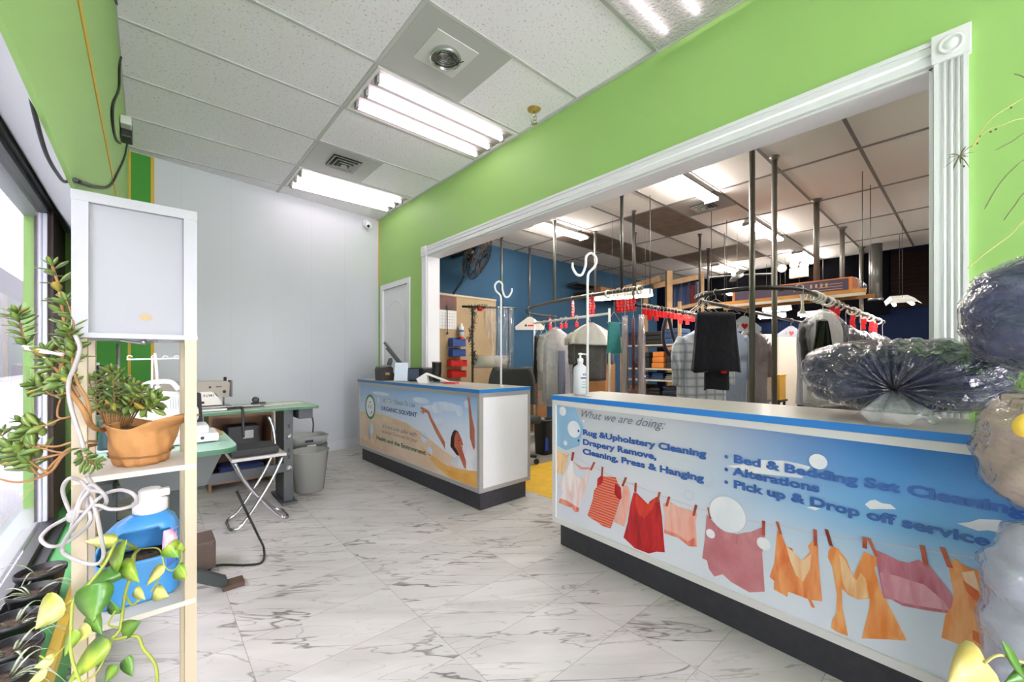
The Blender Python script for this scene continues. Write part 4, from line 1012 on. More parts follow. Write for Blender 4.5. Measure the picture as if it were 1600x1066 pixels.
# ---- blue detergent jug cut open as a planter
qx, qy, qz = -0.017, 1.502, 0.4815
jug = thing('detergent_jug', 'blue laundry jug with white cap, cut open as a planter on the lower lamp shelf', 'jug', (qx, qy, qz))
M_jug = mat('blue_jug', (62, 142, 206), 0.35, trans=0.0, coat=0.2)
M_jug_in = mat('jug_inside_blue', (36, 96, 176), 0.45)
HW, HD, HH = 0.083, 0.052, 0.225
def sup(a, e): 
    c, s = cos(a), sin(a); return (math.copysign(abs(c) ** e, c), math.copysign(abs(s) ** e, s))
SH = [(0.0, 0.92), (0.03, 0.99), (0.3, 1.0), (0.62, 1.0), (0.78, 0.93), (0.9, 0.72), (0.97, 0.45), (1.0, 0.32)]
def jug_r(u):
    for (a, x), (b2, y) in zip(SH[:-1], SH[1:]):
        if a <= u <= b2: return x + (y - x) * (u - a) / (b2 - a)
    return SH[-1][1]
NU, NV = 30, 48
def jug_pt(u, a, k=1.0):
    r = jug_r(u); cx, sy_ = sup(a, 0.6)
    lean = 0.022 * max(0, (u - 0.6) / 0.4) ** 1.5
    return Vector((qx + HW * r * cx * k + lean, qy + HD * r * sy_ * k, qz + HH * u))
b = MB(); VV = [[b.bm.verts.new(jug_pt(i / NU, 2 * pi * j / NV)) for j in range(NV)] for i in range(NU + 1)]
for i in range(NU):
    for j in range(NV):
        a = 2 * pi * (j + 0.5) / NV; u = (i + 0.5) / NU
        front = math.cos(a + pi / 2 + 0.08)                      # faces -y, a little to the left
        if front > 0.18 and 0.50 < u < 0.52 + 0.34 * max(0, (front - 0.18)) ** 0.45: continue
        b._f([VV[i][j], VV[i][(j + 1) % NV], VV[i + 1][(j + 1) % NV], VV[i + 1][j]], True)
b._f([VV[0][j] for j in range(NV)])
b.build('jug_body', M_jug, jug, solid=0.003)
b = MB(); ct = jug_pt(1.0, 0); ct = Vector((qx + 0.022, qy, qz + HH))
b.lathe([(0.030, -0.004), (0.037, 0.0), (0.038, 0.026), (0.035, 0.030), (0.026, 0.034), (0.025, 0.056), (0.021, 0.061), (0.0005, 0.062)], ct, n=32)
b.box(ct + Vector((0.026, -0.008, 0.048)), (0.03, 0.022, 0.02), bevel=0.004); b.build('cap', mat('white_cap', (232, 232, 232), 0.35), jug)
b = MB(); b.lathe([(0.001, 0.508 * HH), (0.95, 0.492 * HH), (0.95, 0.45 * HH)], (qx, qy, qz), n=32, sx=HW * 0.95, sy=HD * 0.9)
b.build('soil', M_soil, jug)
b = MB()
def lab(u, v):
    p = jug_pt(0.12 + 0.66 * u, -1.20 + 0.80 * v, 1.012); return p
b.grid(lab, 12, 8); b.build('label', mat('printed_jug_label', (226, 222, 230), 0.4, var=(26, (206, 120, 168), 1.0)), jug, fix=False, solid=0.0008)
b = MB(); b.grid(lambda u, v: jug_pt(0.34 + 0.2 * u + 0.05 * v, -1.05 + 0.5 * v, 1.02), 6, 6); b.build('label_band', mat('label_blue', (72, 112, 190), 0.4), jug, fix=False, solid=0.0008)

# ---- pothos trailing out of the jug
M_poth = mat('pothos_leaf', (98, 148, 44), 0.35, var=(20, (168, 186, 66), 1.0), coat=0.25)
M_poth_g = mat('pothos_leaf_green', (70, 124, 44), 0.35, var=(14, (116, 152, 58), 0.7), coat=0.25)
M_poth_y = mat('pothos_leaf_lime', (178, 186, 62), 0.4, var=(24, (222, 216, 150), 0.9), coat=0.2)
M_vine = mat('pothos_vine', (150, 160, 66), 0.5)
po = thing('pothos_plant', 'variegated pothos trailing out of the cut blue jug', 'plant', (qx, qy - 0.02, qz + 0.11))
vn = MB()
for q, r in (([(215, 858, 1.05), (196, 848, .99), (182, 847, .95), (166, 878, .92), (140, 912, .91), (116, 936, .90), (111, 985, .89), (112, 1026, .88), (128, 1075, .87)], .0032),
             ([(218, 858, 1.05), (208, 870, .98), (204, 900, .97), (195, 930, .96), (188, 982, .94), (176, 999, .93), (213, 994, .94), (224, 1014, .94), (243, 1040, .94), (246, 1080, .94)], .0034),
             ([(218, 858, 1.06), (248, 858, .99), (258, 886, .98), (272, 891, .98), (284, 874, .98), (283, 856, .98)], .0016),
             ([(212, 858, 1.05), (206, 900, .98), (196, 925, .97), (206, 945, .97), (217, 938, .97)], .0026),
             ([(210, 858, 1.05), (176, 858, .96), (160, 880, .94), (158, 884, .93)], .0028),
             ([(188, 982, .94), (170, 976, .92), (180, 955, .92)], .002), ([(116, 936, .90), (92, 950, .9), (74, 945, .9)], .002), ([(258, 886, .98), (244, 912, .98), (236, 925, .98)], .0018),
             ([(111, 1000, .89), (80, 1030, .88), (62, 1025, .88)], .0016), ([(176, 999, .93), (150, 1052, .9), (110, 1075, .88)], .0022)):
    vn.tube(bez([at(*p) for p in q], 6), r, n=6)
vn.build('vine', M_vine, po)
PL = [((182, 846, .95), (135, 842, .93), 2, .5), ((176, 888, .95), (197, 846, .94), 0, .55), ((204, 884, .97), (124, 920, .90), 1, .45), ((150, 912, .91), (146, 968, .89), 1, .85), ((96, 936, .9), (58, 974, .89), 2, .85),
      ((170, 1000, .92), (110, 1058, .88), 0, .62), ((140, 978, .9), (118, 1003, .89), 2, .8), ((120, 985, .89), (102, 1022, .88), 0, .5), ((256, 884, .98), (230, 910, .96), 2, .75), ((262, 852, .98), (278, 868, .97), 0, .9),
      ((276, 888, .98), (291, 902, .97), 0, .9), ((240, 925, .98), (262, 928, .97), 2, .7), ((190, 880, .96), (216, 905, .94), 0, .5), ((190, 990, .94), (218, 966, .93), 1, .5), ((182, 960, .93), (171, 938, .92), 1, .6),
      ((180, 1040, .92), (166, 1062, .91), 0, .8), ((196, 1028, .93), (206, 1055, .92), 1, .8), ((84, 1030, .88), (55, 1042, .87), 2, .7), ((74, 1050, .88), (44, 1066, .87), 2, .7), ((210, 922, .97), (226, 934, .96), 2, .6), ((281, 862, .98), (283, 847, .97), 0, .6), ((140, 960, .91), (158, 985, .9), 1, .6)]
rr = random.Random(9)
for (p, q, k, wr) in PL:
    A_, B_2 = at(*p), at(*q); d = B_2 - A_; L_ = d.length * 1.08
    m_ = MB(); leaf(m_, A_, d, -FWD + Vector((rr.uniform(-.5, .5), rr.uniform(-.5, .5), 0.45)), L_, L_ * wr * 1.1, prof=HEART, bulge=0.03, fold=rr.uniform(.03, .10), droop=rr.uniform(0, .15))
    m_.build('leaf', (M_poth, M_poth_g, M_poth_y)[k], po)

# ---- row of black pots with young spider plants on the ledge
M_pot = mat('black_nursery_pot', (26, 26, 28), 0.4)
M_spider = mat('spider_leaf', (126, 146, 100), 0.45, var=(30, (206, 212, 186), 0.9))
POTS = [(-0.262, 1.575, 0.050, 'nearest black pot of spider plant on the window ledge, cut by the photo edge'), (-0.272, 1.715, 0.056, 'black pot of drooping spider plant, second from the near end of the ledge'),
        (-0.297, 1.895, 0.060, 'black pot of spider plant in the middle of the row on the green ledge'), (-0.287, 2.09, 0.058, 'black pot of thin spider plant, second from the far end of the row'), (-0.293, 2.27, 0.064, 'farthest black pot on the ledge with a single upright spider plant shoot')]
for k, (x, y, r, lb) in enumerate(POTS):
    z0 = 0.2465; hh = 0.105
    t = thing('potted_spider_plant', lb, 'plant', (x, y, z0), 'spider plants on the window ledge')
    MB().lathe([(0.001, 0.0), (r * 0.72, 0.0), (r * 0.98, hh - 0.014), (r * 1.04, hh - 0.014), (r * 1.06, hh), (r * 0.98, hh), (r * 0.95, hh - 0.02), (0.001, hh - 0.022)], (x, y, z0), n=28).build('pot', M_pot, t)
    MB().lathe([(0.001, hh - 0.016), (r * 0.955, hh - 0.019), (r * 0.95, hh - 0.0215), (0.001, hh - 0.0215)], (x, y, z0), n=24).build('soil', M_soil, t)
    b = MB(); rk = random.Random(20 + k)
    for j in range(9 if k != 4 else 5):
        a = rk.uniform(0, 2 * pi); ln = rk.uniform(0.07, 0.13); up = rk.uniform(0.2, 1.0)
        p0 = Vector((x + 0.01 * cos(a), y + 0.01 * sin(a), z0 + hh - 0.02)); dd = Vector((cos(a), sin(a), 0))
        pts = [p0 + dd * (ln * s) + Vector((0, 0, ln * up * s * 1.6 - ln * (0.5 + up) * s * s)) for s in [i / 8 for i in range(9)]]
        wv = dd.cross(Vector((0, 0, 1)))
        W_ = [0.004 * (1 - 0.85 * abs(s - 0.3) / 0.7) for s in [i / 8 for i in range(9)]]
        va = [b.bm.verts.new(p + wv * w_) for p, w_ in zip(pts, W_)]; vb = [b.bm.verts.new(p - wv * w_) for p, w_ in zip(pts, W_)]; vc = [b.bm.verts.new(p - Vector((0, 0, 0.0018))) for p in pts]
        for i in range(8):
            b._f([va[i], va[i + 1], vc[i + 1], vc[i]], True); b._f([vc[i], vc[i + 1], vb[i + 1], vb[i]], True); b._f([va[i], vb[i], vb[i + 1], va[i + 1]], True)
    b.build('foliage', M_spider, t)

# ---- cables and adapter on the green fascia
M_cable = mat('black_cable', (30, 32, 30), 0.5)
xf = -0.124
b = MB(); b.tube(bez([on_x(x, y, xf) for x, y in ((176, -20), (183, 10), (189, 35), (193, 72), (187, 100), (186, 138), (177, 162), (176, 190), (181, 216), (188, 224))], 6), 0.006, n=8)
tag(b.build('power_cable', M_cable), 'black cable running along the top of the green fascia to the power adapter', 'cable')
p = on_x(198, 206, -0.10)
t = thing('power_adapter', 'black power adapter fixed near the ceiling on the green fascia', 'adapter', p)
MB().box(p, (0.055, 0.12, 0.11), bevel=0.006).build('case', M_black, t)
MB().box(p + Vector((0.0, -0.10, 0.015)), (0.05, 0.08, 0.05), bevel=0.004).build('plug', mat('pale_plug', (196, 200, 190), 0.5), t)
b = MB(); b.tube(bez([on_x(x, y, xf) for x, y in ((199, 222), (195, 245), (185, 268), (172, 290), (150, 292), (118, 281))], 6) , 0.005, n=8)
tag(b.build('hanging_cable', M_cable), 'thin cable looping from the adapter down to the corner above the lamp shade', 'cable')
b = MB(); b.tube(bez([on_x(x, y, -0.142) for x, y in ((6, -12), (22, 40), (44, 130), (56, 185), (72, 240), (90, 272), (101, 284), (112, 280))], 6), 0.0035, n=8)
tag(b.build('speaker_wire', M_cable), 'sagging black wire hanging below the green fascia above the window', 'cable')
# ------------------------------------------------------------------ sewing corner
M_mint = mat('mint_laminate', (150, 192, 172), 0.4, var=(5, (164, 200, 182), 0.6))
M_mint2 = mat('pale_green_laminate', (160, 186, 160), 0.4)
M_gedge = mat('green_edge_band', (66, 112, 84), 0.5)
M_leg = mat('grey_steel_leg', (82, 86, 88), 0.5, metal=0.2)
M_leg2 = mat('dark_steel_leg', (52, 60, 60), 0.5, metal=0.2)
M_rust = mat('brown_foot', (84, 66, 54), 0.7)
M_bolt = mat('zinc_bolt', (190, 192, 194), 0.35, metal=0.8)

def round_top(mb, x0, x1, y0, y1, z0, z1, r, n=6):
    pts = []
    for (cx, cy, a0) in ((x1 - r, y0 + r, -pi / 2), (x1 - r, y1 - r, 0), (x0 + r, y1 - r, pi / 2), (x0 + r, y0 + r, pi)):
        for k in range(n + 1):
            a = a0 + pi / 2 * k / n; pts.append((cx + r * cos(a), cy + r * sin(a), z0))
    mb.prism(pts, (0, 0, z1 - z0))

# far table along the back
ft = thing('sewing_table', 'long green topped sewing table nearest the back wall', 'table', (0.35, 3.69, 0))
b = MB(); round_top(b, -0.30, 1.01, 3.43, 3.95, 0.738, 0.757, 0.02); b.build('edge', M_gedge, ft)
b = MB(); round_top(b, -0.298, 1.008, 3.432, 3.948, 0.757, 0.760, 0.02); b.build('table_top', M_mint2, ft)
for x in (0.79, -0.22):
    b = MB(); b.bb((x, 3.56, 0.02), (x + 0.065, 3.60, 0.738)); b.bb((x, 3.60, 0.02), (x + 0.012, 3.80, 0.738)); b.bb((x, 3.80, 0.02), (x + 0.065, 3.84, 0.738)); b.bb((x - 0.02, 3.50, 0.0), (x + 0.085, 3.9, 0.02))
    l_ = b.build('leg', M_leg, ft)
    for z in (0.27, 0.52):
        MB().lathe([(0.022, 0), (0.022, 0.004), (0.013, 0.006), (0.013, 0.012), (0.001, 0.013)], (x + 0.034, 3.56, z), axis=(0, -1, 0), n=14).build('bolt', M_bolt, l_)
    for z in (0.36, 0.41, 0.60): MB().box((x + 0.034, 3.5595, z), (0.016, 0.002, 0.03)).build('slot', M_black, l_)
MB().bb((-0.156, 3.565, 0.245), (0.79, 3.59, 0.31)).build('cross_beam', M_leg, ft)
b = MB(); b.bb((0.88, 3.50, 0.655), (0.985, 3.68, 0.736), bevel=0.008); b.build('switch_box', mat('grey_box', (78, 80, 84), 0.5), ft)
b = MB(); b.tube(bez([(0.985, 3.62, 0.74), (1.0, 3.62, 0.70), (1.02, 3.62, 0.60), (1.02, 3.63, 0.52)]), 0.006, n=8); b.build('power_lead', M_cable, ft)
# industrial machine
M_taupe = mat('taupe_enamel', (136, 128, 112), 0.4); M_taupe_l = mat('pale_grey_enamel', (204, 202, 190), 0.4); M_steel = mat('worn_steel', (140, 140, 138), 0.35, metal=0.8)
sm = thing('industrial_sewing_machine', 'taupe industrial sewing machine set into the far green table', 'sewing machine', (0.2, 3.72, 0.76))
b = MB(); b.bb((-0.02, 3.62, 0.7605), (0.46, 3.80, 0.785), bevel=0.004); b.build('bed', M_steel, sm)
arm = [(-0.06, 0.785), (0.07, 0.785), (0.07, 0.865), (0.1, 0.889), (0.34, 0.889), (0.37, 0.873), (0.385, 0.845), (0.45, 0.845), (0.455, 0.949), (0.44, 0.961), (-0.04, 0.965), (-0.06, 0.949)]
b = MB(); b.prism([(x, 3.66, z) for x, z in arm], (0, 0.10, 0)); b.build('arm', M_taupe, sm)
b = MB(); b.prism([(x, 3.657, z) for x, z in [(0.08, 0.79), (0.10, 0.888), (0.345, 0.888), (0.385, 0.845), (0.41, 0.79)]], (0, 0.09, 0)); b.build('front_plate', M_taupe_l, sm)
b = MB(); b.tube(bez([(0.16, 3.65, 0.815), (0.20, 3.645, 0.822), (0.24, 3.65, 0.815), (0.25, 3.648, 0.85), (0.262, 3.648, 0.862)]), 0.010, n=8); b.tube([(0.24, 3.65, 0.818), (0.30, 3.65, 0.812)], 0.008, n=8); b.build('tension_lever', M_black, sm)
b = MB(); b.bb((0.455, 3.655, 0.845), (0.47, 3.765, 0.965), bevel=0.003); b.build('face_plate', mat('dark_face_plate', (62, 60, 58), 0.4), sm)
b = MB(); b.cyl((0.42, 3.70, 0.787), (0.42, 3.70, 0.86), 0.006, n=8); b.build('needle_bar', M_steel, sm)
b = MB(); b.cyl((0.43, 3.70, 0.955), (0.43, 3.70, 0.99), 0.010, n=8); b.build('top_knob', M_black, sm)
b = MB(); b.lathe([(0.001, 0), (0.06, 0.003), (0.062, 0.02), (0.05, 0.028), (0.001, 0.03)], (-0.06, 3.71, 0.90), axis=(-1, 0, 0)); b.build('hand_wheel', M_black, sm)
b = MB(); text_faces(b, 'SUMI', 0.017, (0.215, 3.6592, 0.926), (1, 0, 0), (0, 0, 1), (0, -1, 0), bold=0.0006, spacing=1.3); b.build('nameplate', M_black, sm, fix=False)
for (x, r, z) in ((0.335, 0.007, 0.92), (0.42, 0.011, 0.885)): MB().lathe([(r, 0), (r, 0.004), (0.001, 0.005)], (x, 3.66, z), axis=(0, -1, 0), n=12).build('screw', M_black, sm)
MB().bb((0.37, 3.657, 0.918), (0.405, 3.66, 0.926)).build('slot', M_black, sm)
MB().bb((0.24, 3.50, 0.7606), (0.42, 3.61, 0.778), bevel=0.003).build('front_bracket', M_steel, sm)
b = MB(); b.tube(bez([(0.42, 3.52, 0.772), (0.47, 3.49, 0.776), (0.495, 3.42, 0.775), (0.50, 3.408, 0.72), (0.50, 3.405, 0.66), (0.50, 3.40, 0.575)]), 0.009, n=8); b.build('knee_lever', M_black, sm)
# papers and tools on the far table
for k, (x0, x1, y0, y1, lb) in enumerate(((0.40, 0.66, 3.70, 3.78, 'long white paper strip behind the sewing machine needle'), (0.66, 0.80, 3.66, 3.80, 'white sheet of paper on the middle of the far green table'), (0.81, 0.96, 3.70, 3.82, 'white sheet of paper near the right end of the far green table'))):
    b = MB(); b.box(((x0 + x1) / 2 + (0.06 if k == 0 else 0), (y0 + y1) / 2, 0.7625), (x1 - x0, y1 - y0, 0.004), Matrix.Rotation(0.15 * (k - 1), 3, 'Z'))
    tag(b.build('paper_sheet', mat('white_paper', (222, 222, 220), 0.7)), lb, 'paper')
t = thing('fabric_scissors', 'black scissors lying on the far green table', 'scissors', (0.56, 3.60, 0.7605))
b = MB(); b.box((0.60, 3.60, 0.765), (0.13, 0.014, 0.005), Matrix.Rotation(0.12, 3, 'Z')); b.box((0.60, 3.60, 0.7685), (0.13, 0.014, 0.003), Matrix.Rotation(-0.12, 3, 'Z')); b.build('blades', mat('dark_blade', (50, 50, 52), 0.3, metal=0.6), t)
b = MB()
for s in (1, -1): b.tube([(0.50 + 0.028 * cos(a), 3.60 + s * 0.022 + 0.017 * sin(a), 0.767) for a in [2 * pi * k / 16 for k in range(16)]], 0.006, n=6, closed=True)
b.build('handles', M_black, t)
t = thing('tape_dispenser', 'small black tape dispenser at the back of the far green table', 'dispenser', (0.66, 3.85, 0.7605))
MB().bb((0.62, 3.83, 0.7605), (0.72, 3.87, 0.775), bevel=0.004).build('base', M_black, t); MB().lathe([(0.012, -0.014), (0.024, -0.014), (0.024, 0.014), (0.012, 0.014)], (0.65, 3.85, 0.795), axis=(0, 1, 0), n=18).build('roll', M_black, t)

# near table with the white overlocker
nt_ = thing('overlocker_table', 'mint topped sewing table nearest the shelf lamp', 'table', (0.0, 2.30, 0))
b = MB(); round_top(b, -0.165, 0.285, 2.03, 2.58, 0.735, 0.755, 0.07); b.build('edge', M_gedge, nt_)
b = MB(); round_top(b, -0.163, 0.283, 2.032, 2.578, 0.755, 0.760, 0.07); b.build('table_top', M_mint, nt_)
b = MB(); b.prism([(-0.10, 2.09, 0.735), (0.235, 2.09, 0.735), (0.18, 2.11, 0.60), (-0.06, 2.11, 0.60)], (0, 0.26, 0)); b.build('oil_pan', mat('grey_pan', (88, 92, 92), 0.5), nt_)
for x in (-0.125, 0.10):
    b = MB(); b.bb((x - 0.025, 2.42, 0.0), (x + 0.025, 2.47, 0.735)); b.bb((x - 0.025, 2.16, 0.60), (x + 0.025, 2.5, 0.65)); b.build('leg', M_leg2, nt_)
b = MB(); b.bb((-0.10, 2.43, 0.52), (0.075, 2.46, 0.58)); b.build('cross_beam', M_leg, nt_)
b = MB(); b.prism([(0.125, 2.42, 0.16), (0.125, 2.42, 0.10), (0.29, 2.42, 0.0), (0.29, 2.42, 0.05)], (0, 0.05, 0)); b.mat(1); b.bb((0.27, 2.40, 0.0), (0.36, 2.48, 0.022)); b.build('foot', [M_leg2, M_rust], nt_)
# treadle motor
t = thing('treadle_motor', 'brown box of a sewing motor on the floor between the two tables', 'motor', (0.16, 2.72, 0))
MB().bb((0.03, 2.66, 0.02), (0.27, 2.84, 0.17), bevel=0.012).build('housing', mat('brown_motor', (92, 76, 68), 0.6), t); MB().bb((0.01, 2.62, 0.0), (0.20, 2.9, 0.02)).build('base', M_rust, t)
t = thing('wood_block', 'small varnished wood board at the back corner of the mint table', 'board', (0.22, 2.5, 0.7605))
MB().box((0.225, 2.46, 0.769), (0.07, 0.14, 0.016), Matrix.Rotation(0.1, 3, 'Z'), bevel=0.002).build('board', mat('varnished_wood', (186, 138, 70), 0.4, var=(8, (168, 120, 58))), t)
# overlocker
M_ow = mat('white_machine', (228, 229, 230), 0.3)
ov = thing('overlocker', 'white overlock sewing machine on the mint table behind the jade plant', 'sewing machine', (0.08, 2.30, 0.7605))
b = MB(); b.bb((-0.06, 2.20, 0.764), (0.235, 2.40, 0.80), bevel=0.01); b.bb((0.08, 2.21, 0.80), (0.20, 2.36, 0.835), bevel=0.008); b.build('base', M_ow, ov)
b = MB()
def ovb(u, v):
    a = 2 * pi * v; cx, cy = sup(a, 0.55)
    z = 0.80 + 0.19 * u; k = (1.0, 1.0, 0.97, 0.9, 0.86, 0.84, 0.82, 0.78, 0.6, 0.02)[min(9, int(u * 9.001))]
    return (0.02 + 0.105 * cx * k + 0.02 * u, 2.30 + 0.075 * cy * k, z if u < 0.99 else 0.987)
b.grid(ovb, 18, 40, wrap=True); b.build('body', M_ow, ov)
b = MB(); b.tube(bez([(-0.03, 2.28, 0.985), (0.0, 2.28, 1.02), (0.07, 2.28, 1.025), (0.10, 2.28, 0.99)]), 0.010, n=8); b.build('carry_handle', M_ow, ov)
b = MB()
for k in range(9): b.bb((0.045 + 0.009 * k, 2.222, 0.91), (0.049 + 0.009 * k, 2.226, 0.965))
b.build('grille', mat('pale_grille', (206, 208, 210), 0.4), ov)
b = MB(); b.lathe([(0.03, 0), (0.03, 0.02), (0.02, 0.024)], (0.145, 2.30, 0.88), axis=(1, 0, 0)); b.build('hand_wheel', M_ow, ov)
b = MB()
for x, z in ((0.175, 0.783), (0.14, 0.818)): b.lathe([(0.007, 0), (0.007, 0.004)], (x, 2.2 if z < 0.8 else 2.21, z), axis=(0, -1, 0), n=10)
b.build('screw', M_black, ov)
# thread stand behind the overlocker
ts = thing('thread_stand', 'white thread stand with telescopic rods behind the overlocker', 'thread stand', (0.02, 2.47, 0.7605))
b = MB(); b.bb((-0.12, 2.43, 0.761), (0.12, 2.53, 0.775), bevel=0.003); b.build('base', M_ow, ts)
b = MB(); b.cyl((0.035, 2.48, 0.775), (0.035, 2.48, 1.0), 0.012, n=10); b.cyl((0.035, 2.48, 1.0), (0.025, 2.48, 1.15), 0.006, n=8); b.cyl((0.012, 2.48, 0.85), (0.016, 2.48, 1.13), 0.004, n=8)
b.build('rod', M_ow, ts)
b = MB(); b.tube([(-0.07, 2.48, 1.12), (0.11, 2.48, 1.125)], 0.004, n=6)
for x in (-0.06, 0.02, 0.06, 0.10): b.tube([(x + 0.008 * cos(a), 2.48, 1.13 + 0.008 * sin(a)) for a in [2 * pi * k / 12 for k in range(10)]], 0.0025, n=6)
b.build('thread_guide', M_ow, ts)
def cone(x, y, z, h, r, m, label, m2=None):
    t = thing('thread_cone', label, 'thread', (x, y, z), 'thread cones by the overlocker')
    MB().lathe([(r, 0.006), (r * 1.02, 0.02), (r * 0.78, h * 0.92), (r * 0.6, h * 0.95)], (x, y, z), n=22).build('thread', m, t)
    MB().lathe([(r * 0.9, 0.0), (r * 1.1, 0.003), (r * 1.1, 0.008), (r * 0.45, 0.010), (r * 0.3, h), (r * 0.2, h)], (x, y, z), n=22).build('core', m2 or M_ow, t)
M_bt = mat('black_thread', (30, 30, 36), 0.7, bump=(120, 0.3, 0.004)); M_rt = mat('red_plastic', (196, 40, 40), 0.4); M_tt = mat('dark_teal_thread', (22, 62, 62), 0.5, bump=(120, 0.3, 0.004))
cone(-0.03, 2.48, 0.8985, 0.12, 0.027, M_bt, 'black thread cone with red ends on the stand behind the jade plant', M_rt)
cone(0.165, 2.49, 0.761, 0.21, 0.036, mat('charcoal_thread', (44, 40, 48), 0.7), 'tall charcoal thread cone beside the white overlocker')
cone(-0.118, 2.25, 0.7605, 0.13, 0.028, M_tt, 'shiny dark teal thread cone at the left of the overlocker')
MB().lathe([(0.03, 0), (0.03, 0.12), (0.0, 0.122)], (-0.03, 2.48, 0.7755)).build('riser', M_ow, ts)
# tall spool rack on the far table
ts2 = thing('spool_rack', 'tall thin chrome thread rod standing at the left end of the far table', 'thread stand', (-0.14, 3.6, 0.7605))
b = MB(); b.lathe([(0.05, 0), (0.05, 0.008), (0.01, 0.012)], (-0.14, 3.6, 0.7605)); b.build('base', M_steel, ts2)
b = MB(); b.cyl((-0.14, 3.6, 0.77), (-0.14, 3.6, 1.22), 0.009, n=8); b.build('rod', M_steel, ts2)
b = MB(); b.tube([(-0.22, 3.6, 1.0), (-0.06, 3.6, 1.0)], 0.004, n=6); b.build('cross_arm', M_steel, ts2)
cone(-0.245, 3.72, 0.7605, 0.34, 0.045, M_bt, 'tall black thread cone at the far left end, partly behind the jade plant')

# wooden cabinet under the far table
M_wood = mat('dull_wood', (140, 108, 80), 0.6, var=(4, (118, 88, 64)))
cb = thing('wooden_cabinet', 'low open wooden cabinet with black boxes against the back wall under the sewing table', 'cabinet', (0.62, 4.5, 0))
b = MB(); X0, X1, Y0, Y1 = 0.38, 0.86, 4.25, 4.65
b.bb((X0, Y0, 0), (X0 + 0.02, Y1, 0.64)); b.bb((X1 - 0.02, Y0, 0), (X1, Y1, 0.64)); b.bb((X0 + 0.02, Y0, 0.62), (X1 - 0.02, Y1, 0.64)); b.bb((X0 + 0.02, Y1 - 0.015, 0.02), (X1 - 0.02, Y1, 0.62)); b.build('carcass', M_wood, cb)
for z in (0.06, 0.32): MB().bb((X0 + 0.02, Y0, z), (X1 - 0.02, Y1 - 0.015, z + 0.02)).build('shelf', M_wood, cb)
t = thing('label_printer', 'black boxy machine with a pale label in the wooden cabinet', 'printer', (0.62, 4.4, 0.341))
MB().bb((0.50, 4.28, 0.341), (0.78, 4.5, 0.36), bevel=0.003).build('base', M_black, t); MB().bb((0.52, 4.30, 0.36), (0.76, 4.5, 0.53), bevel=0.012).build('case', mat('charcoal_case', (54, 54, 56), 0.5), t)
b = MB(); b.bb((0.63, 4.297, 0.42), (0.71, 4.2995, 0.49)); b.build('label', mat('silver_label', (180, 182, 184), 0.4), t)
t = thing('folded_blue_cloth', 'folded blue cloth on the bottom shelf of the wooden cabinet', 'cloth', (0.6, 4.4, 0.081))
MB().bb((0.45, 4.28, 0.081), (0.80, 4.55, 0.14), bevel=0.02).build('fold', mat('navy_cloth', (40, 56, 104), 0.9), t); MB().bb((0.46, 4.27, 0.14), (0.79, 4.53, 0.19), bevel=0.02).build('top_fold', mat('navy_cloth'), t)
# folding stool with chrome tube legs
fs = thing('folding_stool', 'folding stool with black cushion and chrome tube legs under the sewing table', 'stool', (0.55, 3.25, 0))
MB().bb((0.40, 3.16, 0.455), (0.72, 3.46, 0.475), bevel=0.006).build('seat', mat('pale_seat', (196, 192, 188), 0.5), fs)
b = MB(); b.bb((0.40, 3.18, 0.475), (0.68, 3.44, 0.53), bevel=0.02); b.build('cushion', mat('black_cushion', (48, 48, 50), 0.7), fs)
for y in (3.18, 3.43):
    s = 1 if y < 3.3 else -1
    b = MB(); b.tube(bez([(0.70, y, 0.45), (0.62, y, 0.28), (0.48, y, 0.06), (0.42, y + 0.0, 0.015), (0.40, y + 0.05 * s, 0.012), (0.40, 3.305, 0.012)]), 0.011, n=8); b.build('leg', M_chrome, fs)
    b = MB(); b.tube(bez([(0.42, y + 0.02 * s, 0.45), (0.50, y + 0.02 * s, 0.28), (0.66, y + 0.02 * s, 0.06), (0.72, y + 0.02 * s, 0.015), (0.74, y + 0.05 * s, 0.012), (0.74, 3.305, 0.012)]), 0.011, n=8); b.build('leg', M_chrome, fs)
b = MB(); b.tube(bez([(0.71, 3.46, 0.47), (0.70, 3.47, 0.60), (0.67, 3.48, 0.70)]), 0.011, n=8); b.build('back_tube', M_chrome, fs)
# laundry basket and waste bin
def rect_ring(c, hx, hy, e, z, n=40):
    out = []
    for k in range(n):
        a = 2 * pi * k / n; x, y = sup(a, e); out.append(Vector((c[0] + hx * x, c[1] + hy * y, z)))
    return out
M_basket = mat('grey_basket', (156, 158, 156), 0.5); M_basket_d = mat('dark_grey_basket', (104, 108, 110), 0.5)
bk = thing('laundry_basket', 'grey slatted laundry basket behind the clear bin by the back wall', 'basket', (1.12, 4.17, 0))
c0 = (1.12, 4.17)
b = MB()
for k in range(0, 40):
    p0 = rect_ring(c0, 0.125, 0.10, 0.45, 0.02)[k]; p1 = rect_ring(c0, 0.16, 0.13, 0.45, 0.33)[k]
    b.tube([p0, p1], 0.007, n=5)
b.tube(rect_ring(c0, 0.145, 0.117, 0.45, 0.18), 0.008, n=6, closed=True); b.prism(rect_ring(c0, 0.125, 0.10, 0.45, 0.004), (0, 0, 0.022)); b.build('slats', M_basket_d, bk)
b = MB()
R = [(0.158, 0.128, 0.325), (0.162, 0.132, 0.385), (0.172, 0.142, 0.405), (0.172, 0.142, 0.412), (0.158, 0.128, 0.410), (0.154, 0.124, 0.33)]
rings = [[b.bm.verts.new(p) for p in rect_ring(c0, hx, hy, 0.45, z)] for hx, hy, z in R]
for q in range(6):
    for k in range(40): b._f([rings[q][k], rings[q][(k + 1) % 40], rings[(q + 1) % 6][(k + 1) % 40], rings[(q + 1) % 6][k]], True)
b.build('rim', M_basket, bk)
